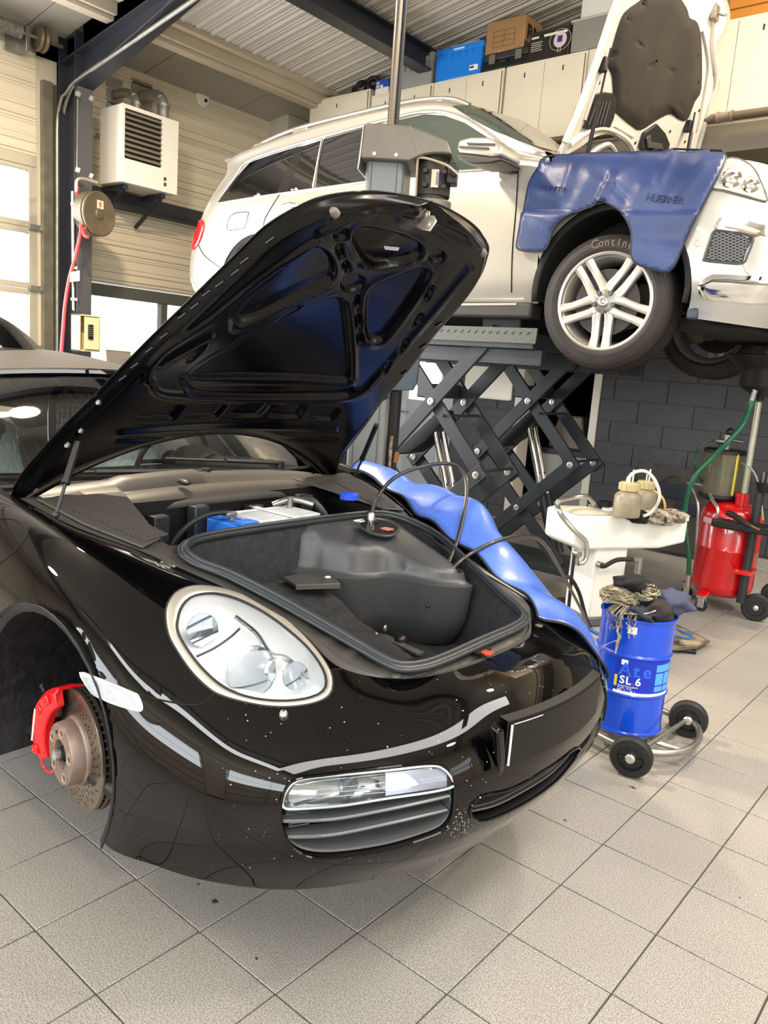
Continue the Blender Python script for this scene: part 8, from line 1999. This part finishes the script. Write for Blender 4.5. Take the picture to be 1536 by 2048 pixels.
a, b, c = yp(1505, 795, .1), yp(1520, 745, .1), yp(1528, 732, .15)
MB().tube([a, yp(1512, 765, .1), b, c, yp(1530, 745, .2)], .012, 10, sub=4).obj('suction_probe', m_alu, rt)
MB().cyl(a + Vector((0, 0, -.02)), a + Vector((.01, 0, .05)), .019, n=10).cyl(yp(1377, 1150, .05), yp(1375, 1175, .05), .018, n=10).obj('hose_ferrule', m_galv, rt)
# handles
for s in ((1382,1005),(1400,985),(1393,962),(1380,960)),:
    pass
MB().tube([yp(*p) for p in ((1433,1035,.05),(1436,1018,.05),(1425,1000,.1),(1412,975,.2),(1395,968,.25),(1382,966,.3))], .012, 10, sub=4).obj('push_handle', m_alu, rt)
MB().tube([yp(*p) for p in ((1392,1120,.2),(1395,1060,.2),(1397,1010,.2),(1390,985,.25),(1378,966,.3))], .012, 10, sub=4).obj('push_handle', m_alu, rt)
# black post, tray ring, tool holder, neck, riser and funnel
pb = P(1487, 1168, 'y', 5.60); pz = P(1510, 965, 'y', 5.60)
MB().cyl((pb.x, 5.60, .12), (pb.x + .01, 5.60, pz.z), .030, n=16).obj('frame_post', mat('post_dark', '25272b', .4), rt)
MB().mm((pb.x - .23, 5.45, P(1480, 1050, 'y', 5.6).z - .02), (pb.x + .25, 5.62, P(1480, 1040, 'y', 5.6).z)).obj('tool_shelf', m_black, rt, bevel=.01)
MB().mm((pb.x - .06, 5.52, P(1487, 1146, 'y', 5.6).z), (pb.x + .05, 5.70, P(1487, 1138, 'y', 5.6).z)).obj('post_clamp', m_redt, rt, bevel=.004)
MB().lathe([(.035, 0), (.055, .07), (.058, .07), (.038, 0)], (pb.x + .03, 5.60, P(1515, 975, 'y', 5.6).z - .03), (0, 0, 1), 20, closed=True).obj('probe_holder', m_black, rt)
for k in range(6): MB().cyl((pb.x + .0 + .014*k, 5.60 + .01*(k % 2), pz.z - .06), (pb.x + .0 + .016*k, 5.60, pz.z + .06 + .015*(k % 3)), .006, n=6).obj('suction_pipe', m_galv if k % 2 else m_black, rt)
q = yp(1482, 1010, .2); MB().cyl((q.x, q.y, z1t - .06), (q.x, q.y, z1t + .10), .045, n=18).obj('filler_neck', m_redt, rt)
a = yp(1487, 995, .2); b = yp(1527, 805, .2); MB().cyl(a, Vector((a.x + .0, a.y, b.z)), .022, n=14).obj('riser_tube', mat('riser_galv', 'a5a494', .4, metal=.6), rt)
MB().cyl((a.x, a.y, a.z - .02), (a.x, a.y, a.z + .03), .035, n=12).obj('riser_collar', m_black, rt)
fz = P(1520, 795, 'y', a.y).z; fcx = a.x + .0
MB().lathe([(.025, fz - .02), (.03, fz + .0), (.13, fz + .06), (.14, fz + .08), (.14, fz + .17), (.15, fz + .19), (.25, fz + .25), (.262, fz + .27), (.255, fz + .275), (.14, fz + .20), (.12, fz + .08), (.02, fz + .01)], (fcx, a.y, 0), (0, 0, 1), 40, closed=True).obj('drain_funnel', mat('funnel_black', '161617', .35), rt)
MB().tube([yp(1455,1025,.0), yp(1470,1032,-.02), yp(1490,1046,-.05), yp(1500,1052,-.05)], .020, 10, sub=3).obj('outlet_hose', m_rubber, rt)
MB().cyl(yp(1498, 1050, -.05), yp(1520, 1060, -.06), .009, n=8).obj('outlet_tip', mat('brass'), rt)
MB().tube([P(1478, 925, 'y', gy), P(1500, 935, 'y', gy - .1), P(1515, 960, 'y', 5.62), P(1522, 1000, 'y', 5.6), P(1526, 1040, 'y', 5.6)], .006, 6, sub=4).obj('thin_line', mat('line_pale', '9c9a88', .4), rt)
# wheels and castors
for (u, v), lab in (((1400, 1222), 'front'), ((1372, 1195), 'rear')):
    c = P(u, v, 'z', 0); c.z = .042
    cs = MB().lathe([(0, -.012), (.036, -.012), (.042, -.006), (.042, .006), (.036, .012), (0, .012)], c, (.3, -1, 0), 24).obj('castor_wheel', m_rubber, rt, ang=30)
    MB().mm((c.x - .022, c.y - .024, .03), (c.x + .022, c.y - .018, .11)).mm((c.x - .022, c.y + .018, .03), (c.x + .022, c.y + .024, .11)).mm((c.x - .03, c.y - .03, .10), (c.x + .03, c.y + .03, .115)).obj('castor_fork', m_alu, cs, bevel=.003)
    d = Vector((tcx - c.x, tcy - c.y, 0)); e = c + d*.55
    MB().prism([(c.x - .035, c.y - .035, .115), (c.x + .04, c.y - .03, .115), (e.x + .03, e.y, .21), (e.x - .03, e.y, .21)], (0, 0, .012)).bar((c.x, c.y, .12), (e.x, e.y, .14), .05, .02).obj('castor_arm', m_redt, cs, bevel=.004)
for dy in (0, .5):
    c = P(1512, 1211, 'y', 5.66 + dy); c.z = .095
    if dy: c = Vector((bwx, 5.66 + dy, .095))
    bwx = c.x
    bw = MB().lathe([(.058, -.022), (.085, -.022), (.095, -.012), (.095, .012), (.085, .022), (.058, .022)], c, (.25, -1, 0), 40, closed=True).obj('wheel', m_rubber, rt, ang=30)
    MB().lathe([(0, .008), (.055, .008), (.060, .018), (.060, -.018), (.055, -.008), (0, -.008)], c, (.25, -1, 0), 32).obj('wheel_disc', mat('wheel_plastic'), bw)
    MB().lathe([(.018, .008), (.018, .026), (.010, .030), (0, .030)], c, (.25, -1, 0), 16).obj('hub_cap', m_alu, bw)
    for k in range(8):
        ax_ = Vector((.25, -1, 0)).normalized(); a_, b_, _ = frame_of(ax_); t = 2*pi*k/8; MB().bar(c + a_*cos(t)*.02 + b_*sin(t)*.02 + ax_*.012, c + a_*cos(t)*.056 + b_*sin(t)*.056 + ax_*.012, .005, .008, ax_).obj('wheel_rib', mat('wheel_plastic'), bw)
MB().cyl((bwx, 5.66, .095), (bwx, 6.16, .095), .010).bar((bwx, 5.75, .095), (tcx + .1, 5.76, .16), .04, .02).obj('axle', m_redt, rt)

# separate loose pieces of a few multi-piece parts into parts of their own
def split(o):
    bm = bmesh.new(); bm.from_mesh(o.data); seen = set(); comps = []
    bm.verts.ensure_lookup_table()
    for v in bm.verts:
        if v.index in seen: continue
        st = [v]; seen.add(v.index); c = []
        while st:
            w = st.pop(); c.append(w.index)
            for e in w.link_edges:
                n = e.other_vert(w)
                if n.index not in seen: seen.add(n.index); st.append(n)
        comps.append(set(c))
    if len(comps) > 1:
        for k, c in enumerate(comps):
            b2 = bm.copy(); b2.verts.ensure_lookup_table()
            bmesh.ops.delete(b2, geom=[v for v in b2.verts if v.index not in c], context='VERTS')
            if k == 0: me = o.data; b2.to_mesh(me)
            else:
                me = o.data.copy(); b2.to_mesh(me); n = o.copy(); n.data = me; COL.objects.link(n)
            b2.free()
    bm.free()
for o in list(bpy.data.objects):
    if o.type == 'MESH' and o.name.split('.')[0] in SPLIT: split(o)
